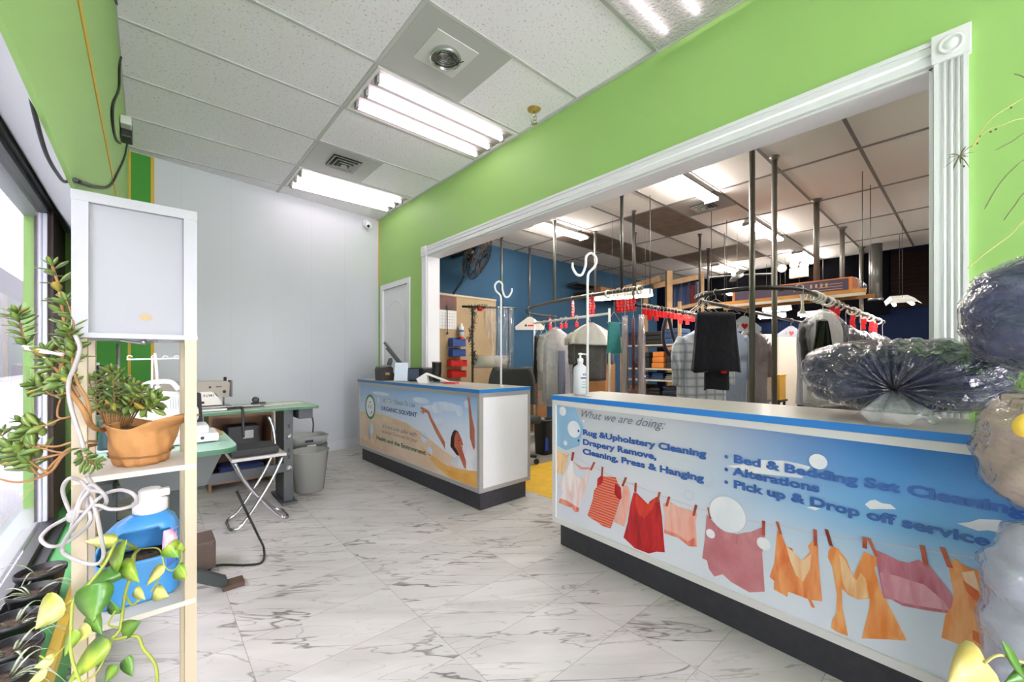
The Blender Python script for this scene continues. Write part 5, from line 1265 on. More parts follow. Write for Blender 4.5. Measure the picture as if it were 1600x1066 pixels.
MB().box((1.10, 4.026, 0.375), (0.07, 0.006, 0.022), bevel=0.003).build('handle_hole', M_black, bk); MB().box((1.12, 4.024, 0.27), (0.075, 0.004, 0.14)).build('tag', mat('white_tag', (220, 222, 216), 0.5), bk)
wb_ = thing('waste_bin', 'translucent white waste bin with rubbish in it in front of the grey basket', 'bin', (1.035, 3.78, 0))
b = MB(); b.lathe([(0.001, 0.004), (0.108, 0.004), (0.112, 0.01), (0.150, 0.34), (0.156, 0.342), (0.156, 0.348), (0.147, 0.346)], (1.035, 3.78, 0), n=40, cap=False); b.build('bin_body', clear_mat('frosted_plastic', (238, 240, 236), 0.5, 0.25, haze=0.62, haze_col=(206, 208, 202)), wb_)
rr = random.Random(4); b = MB()
for k in range(7): b.sphere((1.035 + rr.uniform(-.05, .05), 3.78 + rr.uniform(-.05, .05), 0.045 + 0.018 * k), 0.036, n=8, sc_=(1.2, 1, 0.8))
o = b.build('rubbish', mat('grey_rubbish', (100, 92, 92), 0.9, var=(12, (150, 130, 128))), wb_); o['kind'] = 'stuff'
# black lead on the floor
b = MB(); b.tube(bez([at(358, 745, 2.25), at(364, 700, 2.05), (0.312, 2.3, 0.50), (0.45, 2.6, 0.16), (0.50, 2.72, 0.03), (0.47, 2.60, 0.008), (0.40, 2.62, 0.007), (0.28, 2.72, 0.007), (0.22, 2.64, 0.012)][2:], 8), 0.006, n=8)
tag(b.build('machine_lead', M_cable), 'black lead curling over the marble floor below the mint table', 'cable')
# ------------------------------------------------------------------ things on the two counters
ZT1, ZT2 = C1H, C2H
# POS terminal: screen tilted back, seen from its edge
vd = Vector((0.43, 0.90, 0)); wd_ = Vector((0.90, -0.43, 0))
pc = Vector((2.06, 4.22, ZT1 + 0.0005))
pos = thing('pos_terminal', 'black touch screen till on a curved stand at the far end of the counter', 'till', pc)
b = MB(); b.prism([pc + wd_ * x + vd * -0.09 for x in ()] or [pc + wd_ * -0.06 - vd * 0.09, pc + wd_ * 0.12 - vd * 0.09, pc + wd_ * 0.12 + vd * 0.09, pc + wd_ * -0.06 + vd * 0.09], (0, 0, 0.025)); b.build('base', M_black, pos)
b = MB()
prof = [(-0.05, 0.02), (-0.10, 0.08), (-0.115, 0.17), (-0.10, 0.23), (-0.06, 0.24), (-0.055, 0.20), (-0.07, 0.15), (-0.05, 0.08), (-0.0, 0.03)]
b.prism([pc + wd_ * x + Vector((0, 0, z)) - vd * 0.04 for x, z in prof], vd * 0.08); b.build('stand', M_black, pos)
tl = (wd_ * 0.62 + Vector((0, 0, -0.78))).normalized(); nn = (wd_ * 0.78 + Vector((0, 0, 0.62))).normalized()
t0 = pc + wd_ * -0.15 + Vector((0, 0, 0.395))
def scr(l0, l1, n0, n1, h): return [t0 + tl * l0 + nn * n0 - vd * h, t0 + tl * l1 + nn * n0 - vd * h, t0 + tl * l1 + nn * n0 + vd * h, t0 + tl * l0 + nn * n0 + vd * h], nn * (n1 - n0)
b = MB(); q = scr(0.0, 0.36, 0.0, 0.026, 0.15); b.prism(*q); q = scr(0.06, 0.30, -0.02, 0.0, 0.10); b.prism(*q); b.build('screen_housing', M_black, pos)
b = MB(); q = scr(0.01, 0.35, 0.026, 0.029, 0.142); b.prism(*q); b.build('screen_frame', mat('silver_frame', (196, 198, 202), 0.3), pos)
b = MB(); q = scr(0.02, 0.34, 0.029, 0.036, 0.135); b.prism(*q); b.build('screen', mat('dark_glass', (16, 18, 22), 0.08), pos)
# receipt printer
rp = thing('receipt_printer', 'black receipt printer at the front corner of the far counter', 'printer', (1.86, 4.12, ZT1))
b = MB(); b.prism([(1.795, 4.05, ZT1 + 0.0005), (1.925, 4.05, ZT1 + 0.0005), (1.925, 4.05, ZT1 + 0.13), (1.90, 4.05, ZT1 + 0.15), (1.80, 4.05, ZT1 + 0.135), (1.79, 4.05, ZT1 + 0.12)], (0, 0.15, 0)); b.build('case', mat('printer_black', (44, 42, 42), 0.4), rp)
b = MB(); b.prism([(1.80, 4.045, ZT1 + 0.138), (1.90, 4.045, ZT1 + 0.153), (1.90, 4.045, ZT1 + 0.162), (1.80, 4.045, ZT1 + 0.146)], (0, 0.16, 0)); b.build('lid', mat('printer_lid', (104, 104, 104), 0.4), rp)
b = MB(); b.bb((1.84, 4.048, ZT1 + 0.06), (1.885, 4.0495, ZT1 + 0.085)); b.build('badge', mat('gold_badge', (170, 140, 100), 0.4), rp)
# leaflet stand
ls = thing('leaflet_stand', 'small upright leaflet card with green corner in front of the till', 'leaflet', (1.86, 3.78, ZT1))
cu_, cw = Vector((0.75, -0.66, 0)), Vector((0.15, 0.17, 0.97)).normalized()
c_ = Vector((1.815, 3.80, ZT1 + 0.0085))
b = MB(); b.mat(0); b.prism([c_, c_ + cu_ * 0.13, c_ + cu_ * 0.13 + cw * 0.185, c_ + cw * 0.185], -(cu_.cross(cw)) * 0.003 * -1)
nrm = cu_.cross(cw).normalized(); nrm = nrm if nrm.dot(FWD) < 0 else -nrm
f = nrm * 0.0012
if True:
    def cell(u0, v0, u1, v1, mi, k=1): b.mat(mi); b.poly([c_ + cu_ * u0 + cw * v0 + f * k, c_ + cu_ * u1 + cw * v0 + f * k, c_ + cu_ * u1 + cw * v1 + f * k, c_ + cu_ * u0 + cw * v1 + f * k])
    b.mat(1); b.poly([c_ + cw * 0.185 + f, c_ + cw * 0.135 + f, c_ + cu_ * 0.03 + cw * 0.15 + f, c_ + cu_ * 0.065 + cw * 0.185 + f])
    for (u0, v0) in ((0.015, 0.075), (0.07, 0.085), (0.015, 0.02), (0.07, 0.025)): cell(u0, v0, u0 + 0.04, v0 + 0.045, 2); cell(u0 + 0.005, v0 + 0.01, u0 + 0.03, v0 + 0.03, 3, 2)
    cell(0.07, 0.14, 0.12, 0.15, 2); cell(0.07, 0.155, 0.115, 0.165, 2)
b.build('card', [mat('leaflet_paper', (214, 226, 242), 0.5), mat('leaflet_green', (52, 122, 96), 0.5), mat('leaflet_blue', (136, 166, 214), 0.5), mat('leaflet_beige', (198, 190, 182), 0.5)], ls, fix=False)
b = MB(); b.prism([c_ + cu_ * 0.02 + cw * 0.12 - nrm * 0.003, c_ + cu_ * 0.11 + cw * 0.12 - nrm * 0.003, c_ + cu_ * 0.11 - nrm * 0.07, c_ + cu_ * 0.02 - nrm * 0.07], -nrm * 0.002); b.build('strut', mat('leaflet_paper'), ls)
# cash box, tumbler, desk pad, red pad
cbx = thing('cash_box', 'black box with rounded end lying on the counter beside the till', 'box', (2.05, 3.72, ZT1))
b = MB(); b.box((2.09, 3.74, ZT1 + 0.07), (0.20, 0.20, 0.135), Matrix.Rotation(0.3, 3, 'Z'), bevel=0.012); b.build('case', mat('blue_black_plastic', (30, 32, 40), 0.45), cbx)
b = MB(); b.box((1.985, 3.74, ZT1 + 0.07), (0.012, 0.17, 0.11), Matrix.Rotation(0.3, 3, 'Z'), bevel=0.004); b.build('end_panel', mat('slate_panel', (92, 104, 128), 0.4), cbx)
tm = thing('travel_tumbler', 'tall black steel tumbler on the far counter beside the opening', 'cup', (2.13, 3.52, ZT1))
b = MB(); b.lathe([(0.001, 0.0005), (0.034, 0.0005), (0.036, 0.02), (0.045, 0.09), (0.047, 0.185), (0.049, 0.19)], (2.13, 3.52, ZT1), n=28); b.build('cup', mat('gloss_black', (20, 20, 22), 0.2), tm)
b = MB(); b.lathe([(0.049, 0.188), (0.050, 0.195), (0.046, 0.200), (0.001, 0.198)], (2.13, 3.52, ZT1), n=28); b.build('lid', mat('steel_rim', (130, 132, 134), 0.25, metal=0.9), tm)
dp = thing('paper_stack', 'folded white card standing tent-like on the far counter', 'card', (1.97, 3.42, ZT1))
b = MB(); a_, b_ = Vector((1.86, 3.44, ZT1 + 0.001)), Vector((0.72, -0.69, 0)); ap = a_ + b_ * 0.10 + Vector((0.0, 0.02, 0.095)) ; en = a_ + b_ * 0.29 + Vector((0.03, 0.02, 0.002)); dp_ = Vector((0.05, 0.055, 0)) 
b.prism([a_ + Vector((0, 0, 0.04)), a_ + b_ * 0.025, a_ + b_ * 0.11, a_ + b_ * 0.10 + Vector((0, 0, 0.06)), ap], dp_)
b.prism([ap, ap - Vector((0, 0, 0.014)), en - Vector((0, 0, 0.0)), en + b_ * 0.03], dp_); b.build('card', mat('white_card', (232, 232, 232), 0.5), dp)
b = MB(); b.prism([a_ + b_ * 0.13 + Vector((0.01, 0.01, 0.0)), a_ + b_ * 0.25 + Vector((0.01, 0.01, 0)), a_ + b_ * 0.25 + Vector((0.07, 0.075, 0)), a_ + b_ * 0.13 + Vector((0.07, 0.075, 0))], (0, 0, 0.008)); b.build('printed_base', mat('dark_blue_print', (40, 60, 92), 0.4, var=(30, (150, 170, 190))), dp)
rd = thing('red_pad', 'small red and white pad lying on the counter by the card', 'pad', (2.07, 3.17, ZT1))
b = MB(); b.box((2.07, 3.17, ZT1 + 0.009), (0.085, 0.12, 0.016), Matrix.Rotation(0.5, 3, 'Z'), bevel=0.003); b.build('pad', mat('red_pad', (206, 72, 72), 0.5), rd)
b = MB(); b.box((2.07, 3.17, ZT1 + 0.0180), (0.05, 0.07, 0.002), Matrix.Rotation(0.5, 3, 'Z')); b.build('label', mat('pad_label', (226, 190, 186), 0.5), rd)

# white hook poles clamped to the counters
M_pole = mat('white_coated_rod', (232, 232, 232), 0.35)
def hook_pole(base, ztop, side, r, label):
    t = thing('hook_pole', label, 'hook', base)
    x = RGT * side; B0 = Vector(base); h = ztop - B0.z; s = r
    pts = [B0, B0 + Vector((0, 0, h - 0.165)), B0 + Vector((0, 0, h - 0.115)) - x * 0.006 * s, B0 + Vector((0, 0, h - 0.075)) - x * 0.042 * s, B0 + Vector((0, 0, h - 0.03)) - x * 0.05 * s, B0 + Vector((0, 0, h)) - x * 0.022 * s, B0 + Vector((0, 0, h - 0.02)) + x * 0.008 * s,
           B0 + Vector((0, 0, h - 0.07)) + x * 0.012 * s, B0 + Vector((0, 0, h - 0.122)) + x * 0.032 * s, B0 + Vector((0, 0, h - 0.122)) + x * 0.062 * s, B0 + Vector((0, 0, h - 0.085)) + x * 0.085 * s, B0 + Vector((0, 0, h - 0.055)) + x * 0.088 * s]
    b = MB(); b.tube([pts[0], pts[1]] + bez(pts[1:], 8)[1:], 0.0075, n=12); b.build('rod', M_pole, t)
    MB().lathe([(0.02, 0.0005), (0.02, 0.006), (0.010, 0.012)], base, n=16).build('socket', M_pole, t)
    return t
hook_pole((2.15, 2.56, ZT1), 1.755, 1, 1.0, 'white hooked garment pole standing on the far counter')
hook_pole((1.905, 1.49, ZT2), 1.735, -1, 1.0, 'white hooked garment pole standing on the near counter beside the pump bottle')
# pump bottle
pb_ = thing('pump_bottle', 'white hand sanitiser pump bottle at the end of the near counter', 'bottle', (1.975, 1.60, ZT2))
b = MB(); c_ = Vector((1.975, 1.60, ZT2))
b.lathe([(0.001, 0.0005), (0.038, 0.0005), (0.042, 0.006), (0.042, 0.15), (0.038, 0.168), (0.022, 0.182), (0.016, 0.186), (0.016, 0.20)], c_, n=32); b.build('bottle', mat('white_bottle', (224, 226, 234), 0.3), pb_)
b = MB(); b.lathe([(0.018, 0.196), (0.019, 0.218), (0.012, 0.224), (0.006, 0.226), (0.006, 0.242), (0.013, 0.244), (0.013, 0.254), (0.001, 0.256)], c_, n=24); b.tube([c_ + Vector((0, 0, 0.249)), c_ + RGT * 0.034 + Vector((0, 0, 0.247)), c_ + RGT * 0.040 + Vector((0, 0, 0.240))], 0.005, n=8); b.build('pump', mat('white_pump', (236, 236, 238), 0.35), pb_)
b = MB()
def onb(a, z, o=0.0424): 
    d = (-FWD) * cos(a) + RGT * sin(a); return c_ + d * o + Vector((0, 0, z))
def band(a0, a1, z0, z1, mi):
    b.mat(mi)
    for k in range(8):
        x0, x1 = a0 + (a1 - a0) * k / 8, a0 + (a1 - a0) * (k + 1) / 8; b.poly([onb(x0, z0), onb(x1, z0), onb(x1, z1), onb(x0, z1)])
band(-0.1, 1.0, 0.10, 0.108, 1); band(0.1, 0.9, 0.078, 0.084, 0); band(0.1, 0.9, 0.062, 0.068, 0); band(0.0, 1.0, 0.044, 0.052, 0)
b.mat(1); b.poly([onb(0.5 + 0.3 * cos(q), 0.125 + 0.007 * sin(q), 0.0426) for q in [2 * pi * k / 16 for k in range(16)]])
b.build('label', [mat('label_green', (150, 200, 170), 0.5), mat('label_navy', (60, 70, 110), 0.5)], pb_, fix=False, solid=0.0004)
# ------------------------------------------------------------------ bagged bedding at the right
def film(name, haze, bump, tint=(250, 250, 252), br=0.06):
    return clear_mat(name, tint, 1.0, 0.12, haze=haze, haze_col=(226, 230, 240), bump=bump, base_refl=br)
M_film = film('clear_film', 0.04, (22.0, 1.0, (1, 1, 1)), br=0.065)
M_film_t = film('thick_clear_film', 0.20, (18.0, 1.0, (1, 1, 1)))
M_film_tail = film('gathered_film', 0.30, (14.0, 1.0, (1, 1, 1)))
def bag(name, label, c, ru, rv, rz, pole, seed, inner, tie=True, zlow=1.0, cat='bag', ax=RGT, n_fold=17, depth=0.5, puff=1.0):
    """soft bundle in clear film; folds run into the knot at the pole"""
    c = Vector(c); rn = random.Random(seed); pole = Vector(pole).normalized()
    e1 = pole.orthogonal().normalized(); e2 = pole.cross(e1)
    axd = Vector(ax).normalized(); dep = Vector((-axd.y, axd.x, 0)); ph = [rn.uniform(0, 6.28) for _ in range(8)]
    def rad(d):
        """superellipsoid radius in direction d"""
        a, b2, z = abs(d.dot(axd)) / ru, abs(d.dot(dep)) / rv, abs(d.z) / (rz * (zlow if d.z < 0 else 1.0))
        p_ = 2.6
        return (a ** p_ + b2 ** p_ + z ** p_) ** (-1 / p_)
    def pt(u, v, k, fold):
        th = pi * u; a = 2 * pi * v
        d = pole * cos(th) + (e1 * cos(a) + e2 * sin(a)) * sin(th)
        r = rad(d)
        w = math.exp(-th / 0.85) if tie else 0
        ripple = fold * (0.085 * w * sin(n_fold * a + 2 * sin(3 * a + ph[0])) + 0.05 * w * sin(2.3 * n_fold * a + ph[1]))
        lump = 0.030 - 0.045 * abs(sin(4.3 * d.dot(axd) + 6 * d.z + ph[6])) ** 0.35 * abs(sin(3.1 * d.dot(dep) - 5 * d.z + ph[7])) ** 0.4 + 0.010 * sin(26 * d.z + 9 * d.dot(axd) + ph[1]) * sin(17 * d.dot(axd) + ph[0]) + 0.035 * sin(5 * d.dot(axd) * 2 + ph[2]) * sin(4 * d.z * 2 + ph[3]) + 0.022 * sin(11 * d.dot(axd) + ph[4]) * sin(9 * d.dot(dep) + 7 * d.z + ph[5])
        pinch = 1 - 0.20 * math.exp(-(th / 0.30) ** 2) * (1 if tie else 0)
        return c + d * (r * k * (1 + ripple + lump * puff) * pinch)
    t = thing(name, label, cat, (c.x, c.y, c.z - rz * zlow))
    b = MB(); b.grid(lambda u, v: pt(u, v, 0.955, 0.9), 60, 120, wrap=True); b.build('bedding', inner, t)
    b = MB(); b.grid(lambda u, v: pt(u, v, 1.0, 1.25), 60, 120, wrap=True); b.build('plastic_bag', M_film if depth < 0.6 else M_film_t, t)
    return t, pt(0.0, 0, 1.0, 1)
M_navyb = mat('navy_bedding', (38, 43, 82), 0.85, var=(7, (22, 26, 54), 0.8), sheen=0.1, bump=(9, 0.7, 0.03))
M_navyb2 = mat('slate_bedding', (52, 60, 106), 0.85, var=(5, (28, 33, 66), 0.8), sheen=0.1, bump=(8, 0.7, 0.03))
M_beigeb = mat('taupe_bedding', (178, 158, 140), 0.9, var=(6, (158, 138, 122), 0.8), sheen=0.3, bump=(7, 0.8, 0.03))
M_whiteb = mat('white_bedding', (206, 208, 218), 0.9, var=(6, (186, 190, 206), 0.8), sheen=0.3, bump=(7, 0.9, 0.03))
M_limeb = mat('lime_cushion_cover', (136, 158, 52), 0.8, var=(9, (158, 176, 76)))
# navy bundle on the near counter, knot towards the shop
c_ = Vector((2.02, 0.185, ZT2 + 0.160))
bg, kn = bag('bagged_comforter', 'navy comforter in a knotted clear bag lying on the near counter', c_, 0.285, 0.215, 0.127, (-0.975, -0.03, -0.24), 5, M_navyb, ax=(0.06, -1, 0), n_fold=23)
b = MB(); kd = Vector((-0.62, -0.10, -0.80)).normalized(); k0 = kn + Vector((-0.006, 0, 0.0)); sx_ = kd.cross(Vector((0, 0, 1))).normalized()
def tail(u, v):
    a = (v - 0.5) * 2.2; r = 0.012 + 0.105 * u
    return k0 + kd * (0.105 * u * cos(a * 0.55) + 0.01) + sx_ * (r * sin(a)) + Vector((0, 0, -0.02 * u + 0.010 * u * sin(9 * a)))
b.grid(tail, 12, 40); b.build('bag_tail', M_film_tail, bg, fix=False, solid=0.001)
b = MB(); b.tube([k0 + (sx_ * cos(a) + sx_.cross(kd) * sin(a)) * 0.016 for a in [2 * pi * k / 14 for k in range(14)]], 0.006, n=6, closed=True); b.build('bag_knot', M_film_tail, bg)
# upper right slate bundle, beige one, white one
c_ = at(1645, 490, 1.06)
bag('bagged_quilt', 'slate blue quilt in clear plastic on top of the stack at the right edge', c_, 0.165, 0.15, 0.152, (-0.25, -0.95, 0.1), 8, M_navyb2, tie=True, ax=(0.1, -1, 0), n_fold=19)
c_ = at(1672, 705, 0.97)
bgb, _ = bag('bagged_blanket', 'taupe blanket in clear plastic with a yellow tag, under the slate quilt', c_, 0.155, 0.11, 0.155, (-0.2, -0.97, -0.15), 11, M_beigeb, tie=True, ax=(0.1, -1, 0), n_fold=15)
p = at(1608, 664, 0.893); b = MB(); b.lathe([(0.024, 0), (0.024, 0.002), (0.001, 0.0022)], p, axis=-FWD + Vector((-0.3, 0.3, 0.1)), n=28, sy=1.3); b.build('yellow_tag', mat('yellow_tag', (226, 190, 70), 0.5), bgb)
c_ = at(1696, 950, 0.95)
bag('bagged_pillows', 'white pillows in a clear bag at the bottom of the stack by the counter end', c_, 0.160, 0.105, 0.19, (0.9, 0.3, 0.2), 13, M_whiteb, tie=False, zlow=(c_.z - 0.002) / 0.19, puff=1.3, depth=0.9, ax=(0.1, -1, 0))
c_ = Vector((2.12, -0.27, ZT2 + 0.130))
bag('lime_cushion', 'lime green cushion in clear plastic behind the navy comforter', c_, 0.12, 0.15, 0.122, (0.9, 0.3, 0.2), 17, M_limeb, tie=False)

# spider plant runners and pothos cutting reaching in from the right
M_straw = mat('straw_stem', (186, 178, 104), 0.6); M_run = mat('grey_green_runner', (112, 120, 76), 0.6)
t = thing('hanging_spider_plant', 'thin runners and plantlets of a spider plant hanging in front of the green wall', 'plant', at(1700, 200, 0.98))
hc = at(1720, 250, 0.98)
MB().lathe([(0.001, -0.05), (0.05, -0.05), (0.07, 0.04), (0.074, 0.05), (0.066, 0.05), (0.06, 0.03), (0.001, 0.03)], hc, n=24).build('pot', M_pot, t)
b = MB(); b.cyl(hc + Vector((0.07, 0, 0.05)), Vector((hc.x + 0.0, hc.y, ZC)), 0.002, n=5); b.cyl(hc + Vector((-0.07, 0, 0.05)), Vector((hc.x, hc.y, ZC)), 0.002, n=5); b.build('hanger', M_cable, t)
b = MB()
for q, r in (([(1512, 419), (1545, 392), (1580, 366), (1600, 345), (1660, 300), (1715, 240)], .0013), ([(1520, 228), (1545, 190), (1580, 165), (1610, 152), (1660, 165), (1715, 232)], .0011), ([(1516, 235), (1540, 206), (1565, 196), (1600, 185), (1660, 190), (1715, 235)], .0009)):
    b.tube(bez([at(x, y, 0.98) for x, y in q], 6), r, n=5)
b.build('stem', M_straw, t)
b = MB()
for q in ([(1555, 235), (1580, 222), (1610, 205), (1665, 205), (1715, 235)], [(1538, 327), (1560, 290), (1585, 262), (1610, 245), (1665, 225), (1715, 236)], [(1568, 345), (1585, 322), (1602, 300), (1650, 260), (1715, 238)], [(1584, 115), (1602, 122), (1650, 160), (1715, 232)]):
    b.tube(bez([at(x, y, 0.98) for x, y in q], 6), [0.0006] + [0.0014] * (6 * (len(q) - 1)), n=5)
b.build('leaf', M_run, t)
b = MB(); rr = random.Random(5); k0 = at(1500, 243, 0.98)
for k in range(16):
    d = Vector((rr.uniform(-1, 1), rr.uniform(-.6, .6), rr.uniform(-.7, .7))).normalized(); ln = rr.uniform(0.012, 0.032)
    leaf(b, k0, d, Vector((0, 0, 1)), ln, 0.0035, bulge=0.4, droop=0.3)
leaf(b, k0, RGT * -0.8 + Vector((0, 0, -0.6)), Vector((0, 0, 1)), 0.05, 0.003, bulge=0.4)
for x, y in ((1531, 213), (1548, 206), (1556, 202), (1527, 224), (1506, 260), (1580, 168)): b.sphere(at(x, y, 0.98), 0.0026, n=6)
b.tube(bez([k0, at(1512, 232, 0.98), at(1520, 228, 0.98)]), 0.001, n=5)
b.build('plantlet', mat('plantlet_green', (104, 104, 70), 0.6), t)
t = thing('pothos_cutting', 'yellowed pothos leaf with green leaves at the lower right corner', 'plant', at(1700, 1060, 0.69))
b = MB(); b.tube(bez([at(1538, 1036, .69), at(1560, 1024, .69), at(1590, 1033, .70), at(1640, 1046, .71), at(1720, 1062, .73)], 6), 0.0022, n=6); b.build('vine', M_straw, t)
b = MB(); leaf(b, at(1542, 1034, .69), at(1478, 1044, .675) - at(1542, 1034, .69) + Vector((0, 0, -0.02)), -FWD + Vector((0, 0, 0.5)), 0.088, 0.075, prof=HEART, bulge=0.03, fold=0.12, droop=0.25); b.build('yellow_leaf', mat('yellowed_leaf', (204, 180, 84), 0.5, var=(22, (220, 202, 130))), t)
b = MB(); leaf(b, at(1600, 1062, .69), at(1568, 1006, .69) - at(1600, 1062, .69), -FWD + Vector((0, 0, 0.3)), 0.075, 0.018, bulge=0.05, fold=0.1); b.build('leaf', M_poth_g, t)
b = MB(); leaf(b, at(1620, 1050, .70), at(1574, 1066, .70) - at(1620, 1050, .70), -FWD + Vector((0, 0, 0.5)), 0.06, 0.03, prof=HEART, bulge=0.05, fold=0.1); b.build('leaf', M_poth_g, t)
MB().lathe([(0.001, -0.05), (0.05, -0.05), (0.07, 0.04), (0.074, 0.05), (0.066, 0.05), (0.06, 0.03), (0.001, 0.03)], at(1740, 1085, .73), n=24).build('pot', M_pot, t)
# ------------------------------------------------------------------ workroom behind the counters
M_pipe = mat('grey_conduit', (104, 100, 94), 0.45, metal=0.5); M_pipe_d = mat('dark_conduit', (62, 60, 58), 0.5, metal=0.4); M_rail = mat('black_conveyor_rail', (58, 58, 60), 0.35, metal=0.6)
M_wire = mat('hanger_wire', (206, 204, 200), 0.3, metal=0.7)
M_red = mat('red_number_tag', (216, 26, 36), 0.35)
M_wring = mat('white_ring', (214, 212, 204), 0.4)
RR = {1.66: 0.014, 1.73: 0.020, 1.90: 0.022}
def on_line(px_, A, B, z=None):
    """the point of a rail A-B that stands behind a photo column"""
    r = FWD + RGT * ((px_ - 800.0) / F_PX); A = Vector(A); B = Vector(B); d = B - A
    den = r.x * d.y - r.y * d.x; s = (A.x * d.y - A.y * d.x) / den; p = r * s
    return Vector((p.x, p.y, A.z if z is None else z))
def on_path(px_, pts):
    best = None
    for a, b in zip(pts[:-1], pts[1:]):
        for k in range(6):
            q = a + (b - a) * (k / 6); d_ = abs(800 + F_PX * q.dot(RGT) / q.dot(FWD) - px_)
            if best is None or d_ < best[0]: best = (d_, q.copy())
    return best[1]
def dist(p): return p.x * FWD.x + p.y * FWD.y
def pole(base, top, r, label, m=M_pipe, flange=True):
    t = thing('support_pole', label, 'pole', base)
    MB().cyl(base, top, r, n=14).build('pipe', m, t)
    MB().lathe([(r * 1.9, 0), (r * 1.9, 0.008), (r * 1.25, 0.014), (r * 1.25, 0.04)], top, axis=(0, 0, -1), n=16).build('flange', m, t)
    return t
# near garment conveyor: loop of black rail on two tall floor poles
ZR = 1.73
loop = []
cx, cy, R_ = 4.335, 1.45, 0.45
loop += [Vector((9.0 - 0.45 * k, cy - R_, ZR)) for k in range(10)]
loop += [Vector((cx - R_ * 1.1 * sin(a), cy - R_ * cos(a), ZR)) for a in [pi * k / 18 for k in range(19)]]
loop += [Vector((cx + 0.45 * k, cy + R_, ZR)) for k in range(1, 11)]
cv = thing('garment_conveyor', 'curved black garment conveyor rail behind the near counter', 'conveyor', (cx, cy, ZR))
b = MB(); b.tube(loop, 0.020, n=10); b.build('rail', M_rail, cv)
b = MB()
for p in (loop[14], loop[20]): b.box(p + Vector((0.03, 0, -0.01)), (0.05, 0.03, 0.03))
b.build('bracket', M_pipe_d, cv)
pole((3.86, 1.265, 0), (3.86, 1.265, ZC), 0.023, 'left one of the two tall floor to ceiling pipes behind the near counter')
pole((4.34, 1.235, 0), (4.34, 1.235, ZC), 0.023, 'right one of the two tall floor to ceiling pipes behind the near counter')
for x, y, z, lb in ((5.88, 1.24, 1.99, 'ceiling pipe rising behind the long purple carton'), (7.40, 1.26, 1.99, 'ceiling pipe above the right part of the purple carton'), (8.95, 1.27, 1.74, 'ceiling pipe at the right end of the purple carton, before the dark wall')):
    pole((x, y, z), (x, y, ZC), 0.03, lb)
# far conveyor along the blue wall side
ZR2 = 1.90
far_pts = bez([(5.6, 5.1, ZR2), (4.83, 5.0, ZR2), (4.35, 4.5, ZR2), (4.10, 3.75, ZR2), (4.02, 2.95, ZR2), (4.02, 2.40, ZR2)], 8)
cv2 = thing('overhead_rail', 'long grey overhead rail curving along the blue wall side', 'rail', (4.1, 3.7, ZR2))
MB().tube(far_pts, 0.022, n=10).build('rail', M_pipe, cv2)
for x, y, lb, z in ((4.05, 4.81, 'leftmost thin ceiling pipe near the wall fan', 1.90), (4.83, 5.0, 'thin ceiling pipe at the corner of the overhead rail', 1.90), (4.12, 3.78, 'thin ceiling pipe under the strip light nearest the blue wall', 1.90), (4.92, 3.71, 'thin ceiling pipe left of the near hooked pole', 2.05), (4.02, 2.66, 'thin ceiling pipe right of the near hooked pole above the teal garment', 1.90), (4.60, 2.87, 'thin ceiling pipe above the first red tags', 1.86), (6.19, 2.74, 'thin ceiling pipe in front of the wooden rack', 1.80), (5.4, 3.35, 'short ceiling pipe beside the hanging light', 2.15), (7.1, 3.0, 'small ceiling pipe behind the brown tiles', 1.95), (8.0, 2.6, 'distant ceiling pipe before the white fan', 1.9)):
    pole((x, y, z), (x, y, ZC), 0.018, lb, M_pipe_d if y < 3.5 else M_pipe)
TR = ((4.0, 2.47, 1.72), (6.6, 2.47, 1.72))
tg = thing('tag_rail', 'straight dark rail full of red number tags in front of the storage shelving', 'rail', (5.2, 2.47, 1.72))
MB().tube(list(TR), 0.014, n=8).build('rail', M_rail, tg)
for x in (4.3, 6.4): MB().cyl((x, 2.47, 1.72), (x, 2.47, ZC), 0.006, n=6).build('hanging_rod', M_pipe_d, tg)
RA, RB = (4.30, 4.35, 1.66), (4.05, 2.85, 1.66)
NA, NB = (4.4, 1.0, ZR), (9.0, 1.0, ZR)
LA, LB = (4.4, 1.9, ZR), (8.8, 1.9, ZR)
FA, FB = (4.02, 2.95, ZR2), (4.02, 2.40, ZR2)
gr = thing('garment_rack', 'white tubular garment rack holding the wrapped suits', 'rack', (4.0, 3.5, 0))
b = MB(); b.tube([(4.30, 4.35, 1.66), (4.05, 2.85, 1.66)], 0.014, n=8); b.build('bar', M_pole, gr)
for x, y in ((4.30, 4.35), (4.05, 2.85)):
    MB().cyl((x, y, 0.03), (x, y, 1.72), 0.014, n=8).build('upright', M_pole, gr); MB().bb((x - 0.25, y - 0.02, 0.0), (x + 0.25, y + 0.02, 0.03)).build('foot', M_pole, gr)

# ---- garments
def cloth(name, col, var=None, rough=0.9, bump=(16, 0.5, 0.02), sheen=0.2): return mat(name, col, rough, var=var, bump=bump, sheen=sheen)
M_navyc = cloth('navy_suiting', (13, 15, 34)); M_charc = cloth('charcoal_suiting', (72, 70, 72)); M_greyc = cloth('grey_cloth', (150, 148, 146)); M_khaki = cloth('khaki_cloth', (140, 124, 100)); M_blackc = cloth('black_cloth', (24, 24, 27)); M_palec = cloth('pale_grey_cloth', (190, 188, 186))
M_teal = cloth('teal_cloth', (66, 156, 164)); M_rosec = cloth('dusty_pink_cloth', (192, 172, 178), var=(9, (176, 150, 158))); M_maroon = cloth('maroon_cloth', (118, 44, 54)); M_denim = cloth('faded_denim', (146, 160, 184)); M_denimd = cloth('denim', (70, 86, 116)); M_bluew = cloth('dark_blue_cloth', (46, 60, 96)); M_taupec = cloth('taupe_cloth', (116, 100, 94))
